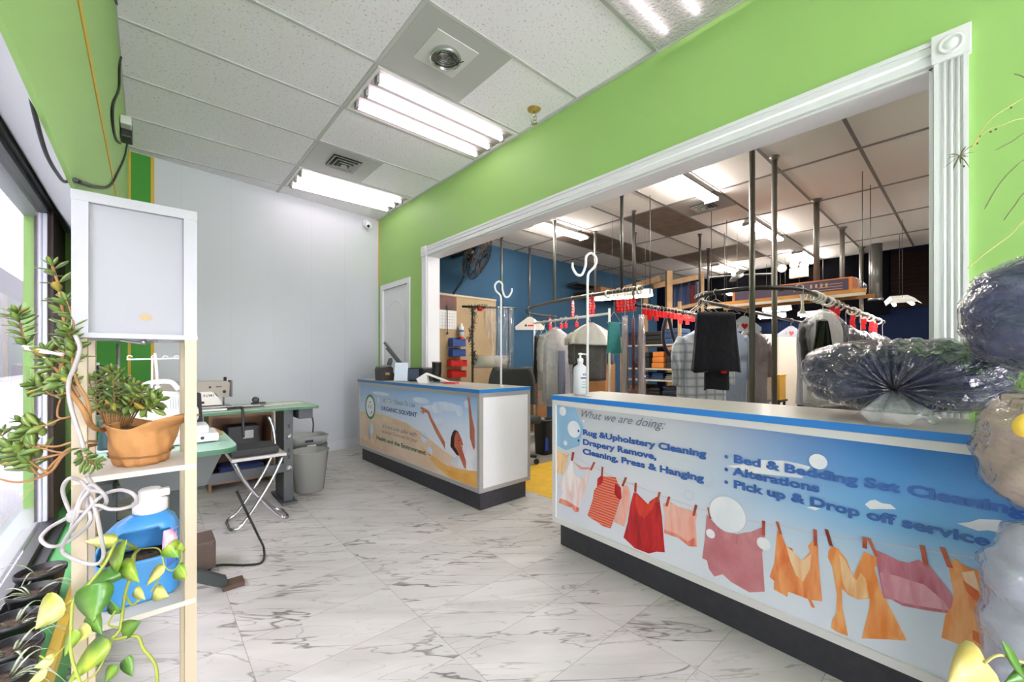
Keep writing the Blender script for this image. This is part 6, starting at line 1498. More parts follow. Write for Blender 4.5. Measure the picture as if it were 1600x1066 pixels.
def plaid():
    m = cloth('blue_plaid', (206, 212, 222)); nt = m.node_tree; N = nt.nodes; L = nt.links; p = N['Principled BSDF']
    tc = N.new('ShaderNodeTexCoord'); last = None
    mx = None; col = rgb(208, 212, 222)
    for ax, sc_, w, c2 in (('X', 3.6, 0.6, (168, 176, 198)), ('Z', 3.6, 0.6, (168, 176, 198)), ('X', 3.6, 0.93, (110, 118, 146)), ('Z', 3.6, 0.94, (110, 118, 146))):
        wv = N.new('ShaderNodeTexWave'); wv.bands_direction = ax; wv.inputs['Scale'].default_value = sc_; wv.inputs['Distortion'].default_value = 0.6; wv.inputs['Detail'].default_value = 0
        L.new(tc.outputs['Object'], wv.inputs['Vector'])
        mr = N.new('ShaderNodeMapRange'); mr.inputs[1].default_value = w; mr.inputs[2].default_value = min(1, w + 0.12); mr.inputs[4].default_value = 0.62; L.new(wv.outputs['Fac'], mr.inputs[0])
        q = N.new('ShaderNodeMix'); q.data_type = 'RGBA'; q.inputs[7].default_value = rgb(*c2); L.new(mr.outputs[0], q.inputs[0])
        if mx is None: q.inputs[6].default_value = col
        else: L.new(mx.outputs[2], q.inputs[6])
        mx = q
    L.new(mx.outputs[2], p.inputs['Base Color']); return m
M_plaid = plaid()
M_gfilm = film('garment_film', 0.06, (13.0, 1.0, (1, 1, 0.35)))
M_gfilm2 = film('cloudy_garment_film', 0.22, (13.0, 1.0, (1, 1, 0.35)))
RD = {1.66: (0.986, -0.164, 0), 1.73: (0, 1, 0), 1.90: (1, -0.06, 0)}
def hanger(t, c, ux, w, rail_z, rr_=0.0, hd=None):
    """wire hanger: c is where its neck meets, hook goes up to rail_z"""
    b = MB(); c = Vector(c); ux = Vector(ux).normalized(); s_ = rr_ + 0.006; hx = Vector(hd or (RD.get(rail_z, ux) if rr_ else ux)).normalized(); Z = lambda z: Vector((0, 0, z - c.z))
    b.tube(bez([c, c + Vector((0, 0, 0.02)), c + Z(max(c.z + 0.03, rail_z - 0.05)), c - hx * s_ * 1.1 + Z(rail_z - 0.012), c - hx * s_ * 0.85 + Z(rail_z + s_ * 0.75), c + Z(rail_z + s_ * 1.05), c + hx * s_ * 0.85 + Z(rail_z + s_ * 0.7), c + hx * s_ * 1.1 + Z(rail_z - 0.01)], 5), 0.0028, n=6)
    b.tube([c, c + ux * (w / 2) + Vector((0, 0, -0.13)), c - ux * (w / 2) + Vector((0, 0, -0.13)), c], 0.0026, n=6); b.build('hanger', M_wire, t)
def shell(mb, c, ux, prof, dth, seed, nv=26, n=44, rip=0.05, e=0.6):
    """hanging cloth: rings down a width profile [(drop, halfwidth, halfdepth)]"""
    c = Vector(c); ux = Vector(ux).normalized(); uy = Vector((-ux.y, ux.x, 0)); rn = random.Random(seed); ph = [rn.uniform(0, 6.28) for _ in range(5)]
    rings = []
    zmax = prof[-1][0]
    for i in range(nv + 1):
        z = zmax * (i / nv) ** 1.25
        for (a, b2) in zip(prof[:-1], prof[1:]):
            if a[0] <= z <= b2[0] + 1e-9:
                f = (z - a[0]) / max(1e-9, b2[0] - a[0]); hw = a[1] + (b2[1] - a[1]) * f; hd = a[2] + (b2[2] - a[2]) * f; break
        ring = []
        for k in range(n):
            a = 2 * pi * k / n; x, y = sup(a, e); fr = z / zmax
            rp = 1 + rip * fr * sin(9 * a + ph[0] + 2 * fr) + rip * 0.7 * fr * sin(15 * a + ph[1]) + rip * 0.4 * sin(5 * a + 6 * fr + ph[2])
            hang = 0.012 * sin(3 * a + ph[3]) if i == nv else 0
            ring.append(mb.bm.verts.new(c + ux * (hw * x * (0.5 + 0.5 * rp)) + uy * (hd * y * (1 + 2.2 * (rp - 1))) - Vector((0, 0, z + hang))))
        rings.append(ring)
    for a, b2 in zip(rings[:-1], rings[1:]):
        for k in range(n): mb._f([a[k], a[(k + 1) % n], b2[(k + 1) % n], b2[k]], True)
    mb._f(list(reversed(rings[0]))); mb._f(rings[-1]); return mb
def top_garment(name, label, c, w, L_, yaw, m, rail_z, seed, cover=None, sleeves=True, group=None, thick=0.07, cat='garment', cover_len=None, m2=None):
    c = Vector(c); ux = Vector((cos(yaw), sin(yaw), 0)); uy = Vector((-ux.y, ux.x, 0))
    t = thing(name, label, cat, (c.x, c.y, c.z - L_), group)
    hanger(t, c, ux, w * 0.8, rail_z, RR.get(rail_z, 0.02))
    b = MB(); shell(b, c - Vector((0, 0, 0.025)), ux, [(0, 0.05, min(0.045, thick * 0.8)), (0.025, 0.07, min(0.05, thick)), (0.11, w * 0.47, thick * 0.8), (0.2, w * 0.5, thick), (L_ - 0.03, w * 0.47, thick * 1.05)], 0, seed); b.build('cloth', m, t)
    if sleeves:
        for s in (1, -1):
            b = MB(); q = [c + ux * (s * w * 0.40) - Vector((0, 0, 0.13)), c + ux * (s * w * 0.52) - Vector((0, 0, 0.25)), c + ux * (s * w * 0.56) + uy * -0.03 - Vector((0, 0, 0.42)), c + ux * (s * w * 0.56) + uy * -0.04 - Vector((0, 0, min(0.62, L_ * 0.72)))]
            P_ = bez(q, 6); b.tube(P_, [0.052 - 0.012 * i / len(P_) + 0.003 * sin(i * 1.7) for i in range(len(P_))], n=12); b.build('sleeve', m2 or m, t)
    if cover:
        cl = cover_len or L_ + 0.06
        b = MB(); shell(b, c + Vector((0, 0, 0.01)), ux, [(0, 0.03, min(0.03, thick)), (0.03, 0.07, min(0.06, thick * 1.3)), (0.14, w * 0.56, thick * 1.35), (0.3, w * 0.62, thick * 1.5), (cl, w * 0.60, thick * 1.5)], 0, seed + 50, rip=0.09); b.build('plastic_cover', cover, t)
    return t
def place(px_, py_, d): return at(px_, py_, d)
RZ = 1.66
yv = math.atan2(RGT.y, RGT.x)
def rail_place(px_, drop, A, B):
    p = on_path(px_, far_pts) if A is FA else on_line(px_, A, B); return Vector((p.x, p.y, p.z - drop))
YG = yv + 0.25
t = top_garment('wrapped_suit', 'grey suit with navy trousers in clear film, left of the pump bottle', rail_place(868, 0.10, RA, RB), 0.42, 1.02, YG, M_greyc, RZ, 21, M_gfilm2, thick=0.06)
q0 = rail_place(868, 0.42, RA, RB) + Vector((cos(YG), sin(YG), 0)) * 0.08 - FWD * 0.075
b = MB(); shell(b, q0, (cos(YG), sin(YG), 0), [(0, 0.05, 0.012), (0.4, 0.055, 0.014), (0.70, 0.05, 0.014)], 0, 33, rip=0.03); b.build('trouser_leg', M_bluew, t)
t = top_garment('wrapped_coat', 'charcoal jacket under pale tissue and clear film behind the pump bottle', rail_place(922, 0.08, RA, RB), 0.46, 0.72, YG, M_charc, RZ, 22, None, thick=0.06, m2=M_charc)
b = MB(); shell(b, rail_place(922, 0.085, RA, RB), (cos(YG), sin(YG), 0), [(0, 0.02, 0.07), (0.04, 0.11, 0.085), (0.14, 0.265, 0.095), (0.20, 0.30, 0.10), (0.27, 0.30, 0.10)], 0, 77, rip=0.1); b.build('tissue_cover', mat('pale_tissue', (206, 202, 198), 0.85), t)
def trousers(name, label, c, w, L_, yaw, m, rail_z, seed, thick=0.03, group=None, hd=None):
    c = Vector(c); ux = Vector((cos(yaw), sin(yaw), 0)); t = thing(name, label, 'trousers', (c.x, c.y, c.z - L_), group)
    hanger(t, c + Vector((0, 0, 0.13)), ux, w * 1.1, rail_z, RR.get(rail_z, 0.02), hd)
    b = MB(); shell(b, c + Vector((0, 0, 0.012)), ux, [(0, w * 0.40, 0.012), (0.03, w * 0.42, thick), (L_ * 0.5, w * 0.47, thick), (L_, w * 0.53, thick * 1.4)], 0, seed, e=0.45, rip=0.03); b.build('cloth', m, t); return t
trousers('hanging_trousers', 'black trousers at the left end of the white rack', rail_place(842, 0.2, RA, RB), 0.30, 0.70, 0.32, M_blackc, RZ, 31, 0.022)
trousers('hanging_trousers', 'khaki trousers hanging beside the black ones on the white rack', rail_place(850.5, 0.2, RA, RB), 0.28, 0.78, 0.32, M_khaki, RZ, 32, 0.022)
t = trousers('folded_garment', 'teal garment folded over a hanger between the jackets', rail_place(959, 0.36, FA, FB), 0.17, 0.36, yv + 0.3, M_teal, ZR2, 34, 0.018)
for k, (px_, w, m, lb) in enumerate(((976, 0.26, M_rosec, 'leftmost of the dusty pink garments in clear film under the red tags'), (989.5, 0.22, M_maroon, 'maroon garment between two dusty pink ones in clear film'), (1003, 0.26, M_rosec, 'right hand dusty pink garment in clear film under the red tags'))):
    top_garment('wrapped_dress', lb, rail_place(px_, 0.30, FA, FB), w, 0.86 - 0.05 * (k == 1), 0.56, m, ZR2, 41 + k, M_gfilm2 if k != 1 else None, sleeves=False, thick=0.016 if k == 1 else 0.024, group=None)
t = thing('hanging_strap', 'dark navy belt strap looped from the rail left of the plaid shirt', 'strap', place(1045, 500, 5.0))
b = MB(); b.tube(bez([place(x, y, 5.0) for x, y in ((1042, 492), (1036, 520), (1040, 545), (1050, 554), (1056, 545), (1050, 520), (1044, 492))], 6), 0.022, n=8); b.build('strap', M_navyc, t)
top_garment('plaid_shirt', 'pale blue plaid shirt hanging behind the near counter', rail_place(1096, 0.26, LA, LB), 0.54, 1.02, yv + 0.15, M_plaid, ZR, 51, None, thick=0.075)
tr1 = trousers('suit_trousers', 'dark navy trousers folded over a wire hanger, hanging from the conveyor end', Vector((3.853, 1.562, ZR - 0.19)), 0.42, 0.54, yv + 0.05, M_navyc, ZR, 52, 0.035, hd=(1, -0.25, 0))
b = MB(); shell(b, Vector((3.858, 1.558, ZR - 0.56)), (cos(yv), sin(yv), 0), [(0, 0.10, 0.02), (0.05, 0.105, 0.025), (0.32, 0.11, 0.025)], 0, 53, e=0.4, rip=0.02); b.build('trouser_leg', M_navyc, tr1)
p = Vector((3.87, 1.50, 1.005)); MB().box(p, (0.05, 0.02, 0.022), Matrix.Rotation(yv, 3, 'Z'), bevel=0.004).build('red_clip', M_red, tr1)
top_garment('denim_shirt', 'faded blue shirt behind the folded navy trousers', rail_place(1136, 0.22, LA, LB), 0.50, 1.0, yv + 0.15, M_denim, ZR, 54, None, thick=0.06)
top_garment('wrapped_blouse', 'taupe garment in clear film between the two tall pipes', rail_place(1174, 0.22, LA, LB), 0.44, 1.15, yv + 0.15, M_taupec, ZR, 56, M_gfilm2, thick=0.05)
# pairs of hanger capes: white paper shoulders with a red heart
def cape(c, w, h, yaw, m, label, txt=None, rz=1.73):
    c = Vector(c); ux = Vector((cos(yaw), sin(yaw), 0)); n_ = Vector((ux.y, -ux.x, 0)); n_ = n_ if n_.dot(FWD) < 0 else -n_
    t = thing('hanger_cape', label, 'hanger', c)
    b = MB(); b.prism([c + n_ * 0.006 + ux * x * w + Vector((0, 0, z * h)) for x, z in ((-0.06, 0.0), (0.06, 0.0), (0.32, -0.42), (0.5, -0.72), (0.5, -0.95), (0.46, -1.0), (-0.46, -1.0), (-0.5, -0.95), (-0.5, -0.72), (-0.32, -0.42))], n_ * -0.012); b.build('paper', m, t)
    hanger(t, c + Vector((0, 0, -0.01)), ux, w * 0.8, rz, RR.get(rz, 0.02))
    b = MB(); f = n_ * 0.0068; cc = c + Vector((0, 0, -0.66 * h))
    if txt == 'heart':
        b.mat(0); b.poly([cc + ux * (0.045 * 16 * sin(q) ** 3 / 16) + Vector((0, 0, 0.045 * (13 * cos(q) - 5 * cos(2 * q) - 2 * cos(3 * q) - cos(4 * q)) / 16)) + f for q in [2 * pi * k / 24 for k in range(24)]])
        b.build('heart_print', M_red, t, fix=False); b = MB(); b.mat(0); text_faces(b, 'I', 0.05, cc - ux * 0.10 - Vector((0, 0, 0.02)), ux, Vector((0, 0, 1)), f, bold=0.002)
    else:
        b.mat(0); b.poly([cc + ux * (-0.06 + 0.018 * cos(q)) + Vector((0, 0, 0.018 * sin(q))) + f for q in [2 * pi * k / 16 for k in range(16)]])
        b.mat(1); b.poly([cc + ux * x + Vector((0, 0, z)) + f for x, z in ((-0.03, -0.012), (0.06, -0.012), (0.06, 0.010), (-0.03, 0.010))])
    b.build('print', [mat('cape_ink', (50, 54, 80), 0.5), M_red], t, fix=False); return t
cape(rail_place(1163, 0.07, LA, LB), 0.46, 0.19, yv + 0.15, mat('cape_blue_white', (196, 206, 222), 0.7), 'paper hanger cape with a red heart at the left tall pipe', 'heart')
cape(rail_place(1236, 0.09, LA, LB), 0.46, 0.17, yv + 0.15, mat('cape_grey', (158, 164, 174), 0.7), 'greyish hanger cape with a red heart right of the right tall pipe', 'heart')
cape(far_pts[16] - Vector((0, 0, 0.13)), 0.44, 0.20, yv - 0.1, mat('cape_white', (222, 214, 210), 0.7), 'white paper hanger cape with a small emblem hanging near the blue wall', rz=ZR2)
t = thing('plastic_hanger', 'white plastic hanger dangling at the front end of the conveyor', 'hanger', place(1250, 470, 3.9))
b = MB(); q0 = Vector((4.215, 0.985, ZR - 0.05)); b.prism([q0 + RGT * x + Vector((0, 0, z)) for x, z in ((-0.02, 0.0), (0.02, 0.0), (0.008, -0.05), (0.012, -0.13), (0.034, -0.165), (-0.034, -0.165), (-0.012, -0.13), (-0.008, -0.05))], FWD * 0.012); b.build('body', M_wring, t)
b = MB(); b.tube(bez([q0 - Vector((0, 0, 0.01)), q0 + Vector((0, -0.004, 0.03)), q0 + Vector((0, -0.002, 0.07)), q0 + Vector((0, 0.025, 0.088)), q0 + Vector((0, 0.06, 0.07)), q0 + Vector((0, 0.064, 0.03))]), 0.004, n=6); b.build('hook', M_wire, t)
# spare wire hangers in a bunch where the rail bends
for k in range(4):
    a = radians(119 + 8 * k); ux = Vector((-sin(a), -cos(a), 0)); c = Vector((cx - R_ * 1.1 * sin(a), cy - R_ * cos(a), ZR - 0.07 - 0.01 * (k % 2))); t = thing('wire_hanger', 'bent wire hanger in the bunch above the folded navy trousers', 'hanger', c, 'bunch of wire hangers'); hanger(t, c, ux, 0.34, ZR, 0.02, ux)

# right side: black and grey garments in film
jk_ = top_garment('wrapped_jacket', 'black jacket over a grey shirt in clear film, nearest the right tall pipe', rail_place(1286, 0.12, NA, NB), 0.40, 0.92, yv + 0.15, M_palec, ZR, 61, M_gfilm2, thick=0.07, m2=M_blackc, cover_len=0.95)
b = MB(); q0 = place(1283, 500, 3.86)
b.grid(lambda u, v: q0 + RGT * ((v - 0.5) * (0.09 + 0.16 * u) + 0.03 * u - 0.06 * u * (v - 0.2)) + Vector((0, 0, -0.33 * u + 0.10 * v * u)) - FWD * (0.03 * sin(3.1 * v) + 0.012 * sin(14 * v + 3 * u)), 14, 24); b.build('black_wrap', mat('glossy_black', (20, 20, 22), 0.25), jk_, solid=0.012)
for k, (px_, py_, d, m, m2, cv_, lb) in enumerate(((1322, 0.22, 4.5, M_charc, M_blackc, M_gfilm, 'dark suit in clear film, second garment along the right run'), (1345, 0.24, 5.1, M_blackc, M_navyc, M_gfilm2, 'black suit in cloudy film, third garment along the right run'), (1364, 0.22, 5.8, M_taupec, M_taupec, M_gfilm2, 'taupe garment in cloudy film, fourth along the right run'), (1379, 0.24, 6.5, M_taupec, M_taupec, M_gfilm2, 'farthest brownish garment in cloudy film on the right run'))):
    top_garment('wrapped_garment', lb, rail_place(px_, py_, NA, NB), 0.56, 1.1, yv + 0.3, m, ZR, 71 + k, cv_, thick=0.08, m2=m2)
cm = thing('covered_machine', 'low machine under a grey brown cover at the far right behind the navy comforter', 'machine', (place(1452, 540, 5.6).x, place(1452, 540, 5.6).y, 0)); q0 = place(1452, 533, 5.6)
b = MB(); shell(b, q0, (cos(yv), sin(yv), 0), [(0, 0.24, 0.16), (0.04, 0.30, 0.2), (q0.z - 0.4, 0.33, 0.22)], 0, 80, rip=0.03, e=0.5); b.build('cover', M_taupec, cm)
for sx_ in (-0.22, 0.22): MB().cyl((q0.x + RGT.x * sx_, q0.y + RGT.y * sx_, 0), (q0.x + RGT.x * sx_, q0.y + RGT.y * sx_, 0.5), 0.03, n=8).build('leg', M_pipe_d, cm)

# white rings and red number tags along the rails
rr = random.Random(12)
def make_tag(n, drop):
    t = thing('number_tag', 'red plastic number tag clipped on the garment rail', 'tag', (0, 0, 0), 'red number tags on the rails')
    h_ = MB(); h_.tube([(0.029 * cos(q), 0, 0.029 * sin(q)) for q in [radians(220 - 31 * k) for k in range(10)]] + bez([(0.0, 0, -0.032), (0, 0, -drop - 0.01), (0, 0, -drop - 0.02)], 3), 0.003, n=5); h_.build('clip', M_wire, t)
    for k in range(n):
        z = -drop - 0.035 - 0.072 * k; x = 0.008 * (k % 2)
        m_ = MB(); m_.box((x, 0, z), (0.052, 0.012, 0.07), bevel=0.004)
        for dx in (-0.012, 0.012):
            for dz in (-0.016, 0.016): m_.sphere((x + dx, -0.006, z + dz), 0.008, n=8)
        m_.build('tag', M_red, t)
    return t
TAGS = []
for n, drop, A, B, lift, xs in ((3, 0.03, FA, FB, 0.0, (859, 894)), (3, 0.02, FA, FB, 0.0, (921, 926)), (2, 0.10, FA, FB, 0.0, (965, 970, 975, 980.5, 986, 991)), (1, 0.05, RA, RB, 0.0, (860, 877, 884, 901)), (1, 0.03, TR[0], TR[1], 0.0, [1007 + 5.4 * k for k in range(15)]), (1, 0.08, TR[0], TR[1], 0.0, (1014.8, 1025.6, 1063.4, 1074.2)), (3, 0.04, NA, NB, 0.0, (1300, 1308, 1333)), (2, 0.06, NA, NB, 0, (1350, 1362, 1368))):
    proto = None
    for x in xs:
        p = on_path(x, far_pts) if A is FA else on_line(x, A, B)
        if proto is None: proto = make_tag(n, drop); o = proto
        else: o = dup(proto, p)
        o.location = p; o.rotation_euler = (0, 0, (-0.165 if A is RA else 0.0 if A is FA else pi / 2) + rr.uniform(-0.12, 0.12))
first = None
for (x, A, B) in [(1271, NA, NB), (1276, NA, NB), (1281, NA, NB), (1291, NA, NB), (1296, NA, NB), (1304, NA, NB), (1312, NA, NB), (1332, NA, NB), (1338, NA, NB), (1352, NA, NB), (1359, NA, NB), (1372, NA, NB), (950, FA, FB), (998, FA, FB)]:
    p = on_path(x, far_pts) if A is FA else on_line(x, A, B); p.z -= 0.018
    if first is None:
        first = thing('rail_ring', 'white plastic ring sleeve threaded on a garment rail', 'ring', (0, 0, 0), 'white ring sleeves on the rails')
        m_ = MB(); m_.tube([Vector((0, 0.043 * cos(a), 0.043 * sin(a))) for a in [2 * pi * k / 18 for k in range(18)]], 0.011, n=8, closed=True); m_.build('ring', M_wring, first); o = first
    else: o = dup(first, p)
    o.location = p; o.rotation_euler = (0, 0, (pi / 2 if A is FA else 0) + rr.uniform(-.25, .25))

# ---- board wall with calendar and bins
bw = thing('peg_board', 'tan hardboard panel fixed to the blue wall behind the counter end', 'board', (3.4, YN - 0.02, 0))
MB().bb((2.50, YN - 0.02, 0.0), (4.30, YN - 0.001, 2.08)).build('panel', mat('tan_hardboard', (168, 146, 114), 0.7, var=(3, (154, 132, 102), 0.6)), bw)
MB().bb((2.50, YN - 0.03, 2.08), (4.30, YN - 0.001, 2.11)).build('capping', mat('tan_capping', (186, 172, 148), 0.6), bw)
MB().bb((2.50, YN - 0.035, 0.0), (3.6, YN - 0.021, 0.78)).build('skirting_panel', mat('pale_panel', (180, 176, 170), 0.6), bw)
yb = YN - 0.022
def on_y(px_, py_, Y): a = at(px_, py_, 1.0) - Vector((0, 0, CAM_H)); return a * (Y / a.y) + Vector((0, 0, CAM_H))
a0, a1 = on_y(687, 461, yb), on_y(713, 515, yb)
ca = thing('wall_calendar', 'wall calendar with a dark red photo over a white month page', 'calendar', ((a0.x + a1.x) / 2, yb, a1.z))
zm = on_y(700, 485, yb).z
MB().bb((a0.x, yb - 0.006, zm), (a1.x, yb - 0.001, a0.z)).build('picture', mat('calendar_photo', (30, 24, 24), 0.4, var=(5, (150, 62, 44), 0.45)), ca)
b = MB(); b.mat(0); b.bb((a0.x, yb - 0.005, a1.z), (a1.x, yb - 0.001, zm)); b.mat(1)
for k in range(1, 6): b.bb((a0.x + 0.02, yb - 0.0056, a1.z + (zm - a1.z) * k / 6), (a1.x - 0.02, yb - 0.005, a1.z + (zm - a1.z) * k / 6 + 0.004))
for k in range(1, 7): b.bb((a0.x + (a1.x - a0.x) * k / 7, yb - 0.0056, a1.z + 0.02), (a0.x + (a1.x - a0.x) * k / 7 + 0.003, yb - 0.005, zm - 0.05))
b.build('month_page', [mat('calendar_page', (214, 214, 216), 0.6), mat('calendar_grid', (150, 150, 156), 0.6)], ca)
b = MB(); b.tube([on_y(699, 478, yb - 0.026), on_y(699, 503, yb - 0.026), on_y(699, 522, yb - 0.026)], 0.006, n=6); b.sphere(on_y(699, 521, yb - 0.03), 0.02, n=8)
tag(b.build('pull_cord', mat('dark_cord', (70, 60, 56), 0.7)), 'dark pull cord hanging in front of the calendar', 'cord')
M_bb = mat('blue_bin', (30, 62, 132), 0.4); M_rb = mat('red_bin', (188, 28, 28), 0.4)
def bin_(px0, px1, py0, py1, m, lb, fill):
    p0, p1 = on_y(px0, py1, yb - 0.1), on_y(px1, py0, yb - 0.1); x0, x1, z0, z1 = p0.x, p1.x, p0.z, p1.z; yy = yb - 0.001
    t = thing('parts_bin', lb, 'bin', ((x0 + x1) / 2, yy, z0))
    b = MB(); w = 0.006
    b.bb((x0, yy - 0.13, z0), (x1, yy, z0 + w)); b.bb((x0, yy - 0.13, z0 + w), (x0 + w, yy, z1)); b.bb((x1 - w, yy - 0.13, z0 + w), (x1, yy, z1)); b.bb((x0 + w, yy - 0.13, z0 + w), (x1 - w, yy - 0.13 + w, z1 - 0.015)); b.bb((x0 + w, yy - w, z0 + w), (x1 - w, yy, z1 + 0.02)); b.build('bin_body', m, t)
    b = MB(); rn = random.Random(int(px0 * py0))
    for k in range(6): b.sphere((x0 + (x1 - x0) * (0.15 + 0.14 * k), yy - 0.06, z0 + 0.03 + rn.uniform(0.0, 0.04)), 0.024, n=8, sc_=(1, 1, 0.9))
    o = b.build('contents', fill, t); o['kind'] = 'stuff'
M_fr = mat('red_bits', (200, 36, 44), 0.5); M_fg = mat('grey_bits', (120, 112, 106), 0.6)
bin_(706, 726, 530, 541, M_bb, 'blue parts bin, topmost on the tan board', M_fr); bin_(706, 726, 546, 557, M_bb, 'blue parts bin with red bits, second on the tan board', M_fr)
bin_(704, 728, 563, 573, M_rb, 'red parts bin, third from the top on the tan board', M_fg); bin_(704, 727, 579, 590, M_rb, 'red parts bin, lowest on the tan board', M_fg)
p = on_y(721, 526, yb - 0.06); t = thing('spray_bottle', 'white spray bottle with a red cap standing above the blue bins', 'bottle', p)
MB().lathe([(0.001, 0), (0.034, 0.0), (0.036, 0.14), (0.02, 0.17), (0.016, 0.2), (0.001, 0.2)], p, n=18).build('bottle', M_ow, t); MB().lathe([(0.037, 0.07), (0.037, 0.10)], p, n=18, cap=False).build('label', mat('bottle_label', (60, 120, 190), 0.5), t, solid=0.001); MB().lathe([(0.03, -0.0), (0.04, -0.02), (0.03, -0.03)], p, n=14).build('cap', M_red, t)
# film roll stand with clear sheet and dark hanging chain of pins
fs_ = thing('film_roll_stand', 'wide roll of white garment film on a stand in front of the tan board', 'film roll', (4.0, 4.75, 0))
r0, r1 = at(741, 566, 5.75), at(793, 565, 5.75)
MB().tube([r0, r1], 0.085, n=24).build('film_roll', mat('milky_film', (206, 200, 194), 0.3, var=(4, (180, 172, 168), 0.7)), fs_)
MB().tube([r0 - (r1 - r0) * 0.06, r1 + (r1 - r0) * 0.06], 0.03, n=12).build('roll_core', M_black, fs_)
for q in (r0 - (r1 - r0) * 0.05, r1 + (r1 - r0) * 0.05): MB().cyl((q.x, q.y, 0), (q.x, q.y, 1.84), 0.016, n=8).build('upright', M_pipe_d, fs_)
b = MB(); q0 = at(722, 479, 5.75); q1 = at(806, 482, 5.75); b.tube([q0, q1], 0.016, n=8); b.build('top_bar', M_black, fs_)
s0, s1 = at(757, 480, 5.68), at(803, 482, 5.68)
def sheet(u, v):
    p = s0 + (s1 - s0) * v; ln = 0.95 if v > 0.45 else 0.95 * (0.25 + 1.6 * v)
    return p + Vector((0, 0, 0.015 - ln * u)) - FWD * (0.02 + 0.04 * sin(13 * v + 3 * u) * u + 0.02 * sin(31 * v))
b = MB(); b.grid(sheet, 24, 40); b.build('film_sheet', film('crumpled_film', 0.07, (9, 1.0, (1, 1, 0.4))), fs_, fix=False, solid=0.001)
ch = MB(); rn = random.Random(6)
for k in range(170):
    f = rn.random(); p = at(738 + rn.gauss(0, 2.0) + 3 * sin(9 * f), 481 + 88 * f, 5.6 + rn.uniform(-.03, .03)); d = Vector((rn.uniform(-1, 1), rn.uniform(-1, 1), rn.uniform(-1.2, 0.3))).normalized() * rn.uniform(0.015, 0.04)
    ch.tube([p - d, p + d], 0.003, n=4)
for k in range(30):
    p = at(732 + k * 1.0, 479, 5.6 + rn.uniform(-.03, .03)); d = Vector((rn.uniform(-1, 1), 0, rn.uniform(-1, 1))).normalized() * 0.04; ch.tube([p - d, p + d], 0.003, n=4)
o = ch.build('safety_pin_bundle', mat('dark_pins', (52, 50, 48), 0.5, metal=0.4)); o['kind'] = 'stuff'; tag(o, 'dark bundle of pins and ties hanging from the top bar beside the parts bins', 'pins')
b = MB(); b.sphere(at(750, 483, 5.66), 0.035, n=10, sc_=(1.4, 1, 0.9)); tag(b.build('red_pincushion', M_red), 'small red pincushion on the top bar of the film stand', 'pincushion')
# wall fan
fa_ = thing('wall_fan', 'black caged wall fan high on the blue wall', 'fan', at(745, 405, 6.0))
fc = at(746, 402, 5.95); fx_ = (RGT * 0.88 - FWD * 0.14 + Vector((0, 0, -0.45))).normalized(); e1 = fx_.cross(Vector((0, 0, 1))).normalized(); e2 = fx_.cross(e1)
b = MB(); RF = 0.33
for o_ in (-0.07, 0.07): b.tube([fc + fx_ * o_ * 0.6 + (e1 * cos(a) + e2 * sin(a)) * RF for a in [2 * pi * k / 32 for k in range(32)]], 0.011, n=6, closed=True)
for o_ in (-0.11, 0.10):
    for rf in (0.35, 0.7): b.tube([fc + fx_ * o_ + (e1 * cos(a) + e2 * sin(a)) * RF * rf for a in [2 * pi * k / 24 for k in range(24)]], 0.006, n=5, closed=True)
    for k in range(28):
        a = 2 * pi * k / 28; dd = e1 * cos(a) + e2 * sin(a); b.tube([fc + fx_ * o_ + dd * 0.04, fc + fx_ * o_ + dd * RF * 0.7, fc + fx_ * (o_ * 0.4) + dd * RF], 0.004, n=4)
b.build('cage', M_black, fa_)
b = MB()
for k in range(3):
    a = 2 * pi * k / 3 + 0.4; dd = e1 * cos(a) + e2 * sin(a); pp = fx_.cross(dd)
    b.prism([fc + dd * 0.05 - pp * 0.04, fc + dd * 0.27 - pp * 0.10 + fx_ * 0.03, fc + dd * 0.29 + pp * 0.06, fc + dd * 0.05 + pp * 0.04], fx_ * 0.006)
b.build('blade', mat('brown_fan_blade', (84, 62, 48), 0.4), fa_)
MB().tube([fc - fx_ * 0.06, fc - fx_ * 0.22], 0.075, n=18).build('motor', M_black, fa_)
b = MB(); q = fc - fx_ * 0.2; b.tube(bez([q, q + Vector((0.0, 0.12, -0.02)), Vector((q.x, YN, q.z - 0.02))]), 0.03, n=8); b.build('bracket', M_black, fa_)
b = MB(); b.tube([fc - fx_ * 0.14 + Vector((0, 0, -0.05)), on_y(722, 440, YN - 0.03), on_y(708, 460, YN - 0.03)], 0.012, n=6); b.build('cable', mat('dark_blue_cable', (24, 34, 56), 0.5), fa_)
MB().box(fc - fx_ * 0.18 + Vector((-0.02, -0.04, -0.05)), (0.08, 0.06, 0.08), bevel=0.01).build('control_knob', mat('grey_knob', (160, 164, 170), 0.4), fa_)
# office chair
oc = thing('office_chair', 'black office chair behind the far counter', 'chair', (2.82, 3.16, 0))
b = MB(); cbk = Vector((2.80, 3.16, 0.84)); 
def backp(u, v):
    x = (v - 0.5) * 0.46 * (1 - 0.25 * u ** 4); return cbk + RGT * x + Vector((0, 0, -0.17 + 0.36 * u)) + FWD * (0.10 * (2 * (v - 0.5)) ** 2 * -1 + 0.03 * sin(pi * u))
b.grid(backp, 14, 16); b.build('backrest', mat('chair_fabric', (48, 52, 52), 0.9), oc, solid=0.05)
b = MB(); b.box((2.95, 3.33, 0.47), (0.46, 0.46, 0.08), bevel=0.03); b.build('seat', mat('chair_fabric'), oc)
b = MB(); b.tube(bez([cbk + FWD * 0.05 + Vector((0, 0, -0.1)), cbk + Vector((0.0, 0, -0.34)), (2.93, 3.31, 0.42)]), 0.022, n=8); b.build('back_support', M_black, oc)
MB().cyl((2.95, 3.33, 0.10), (2.95, 3.33, 0.43), 0.028, n=12).build('gas_column', M_black, oc)
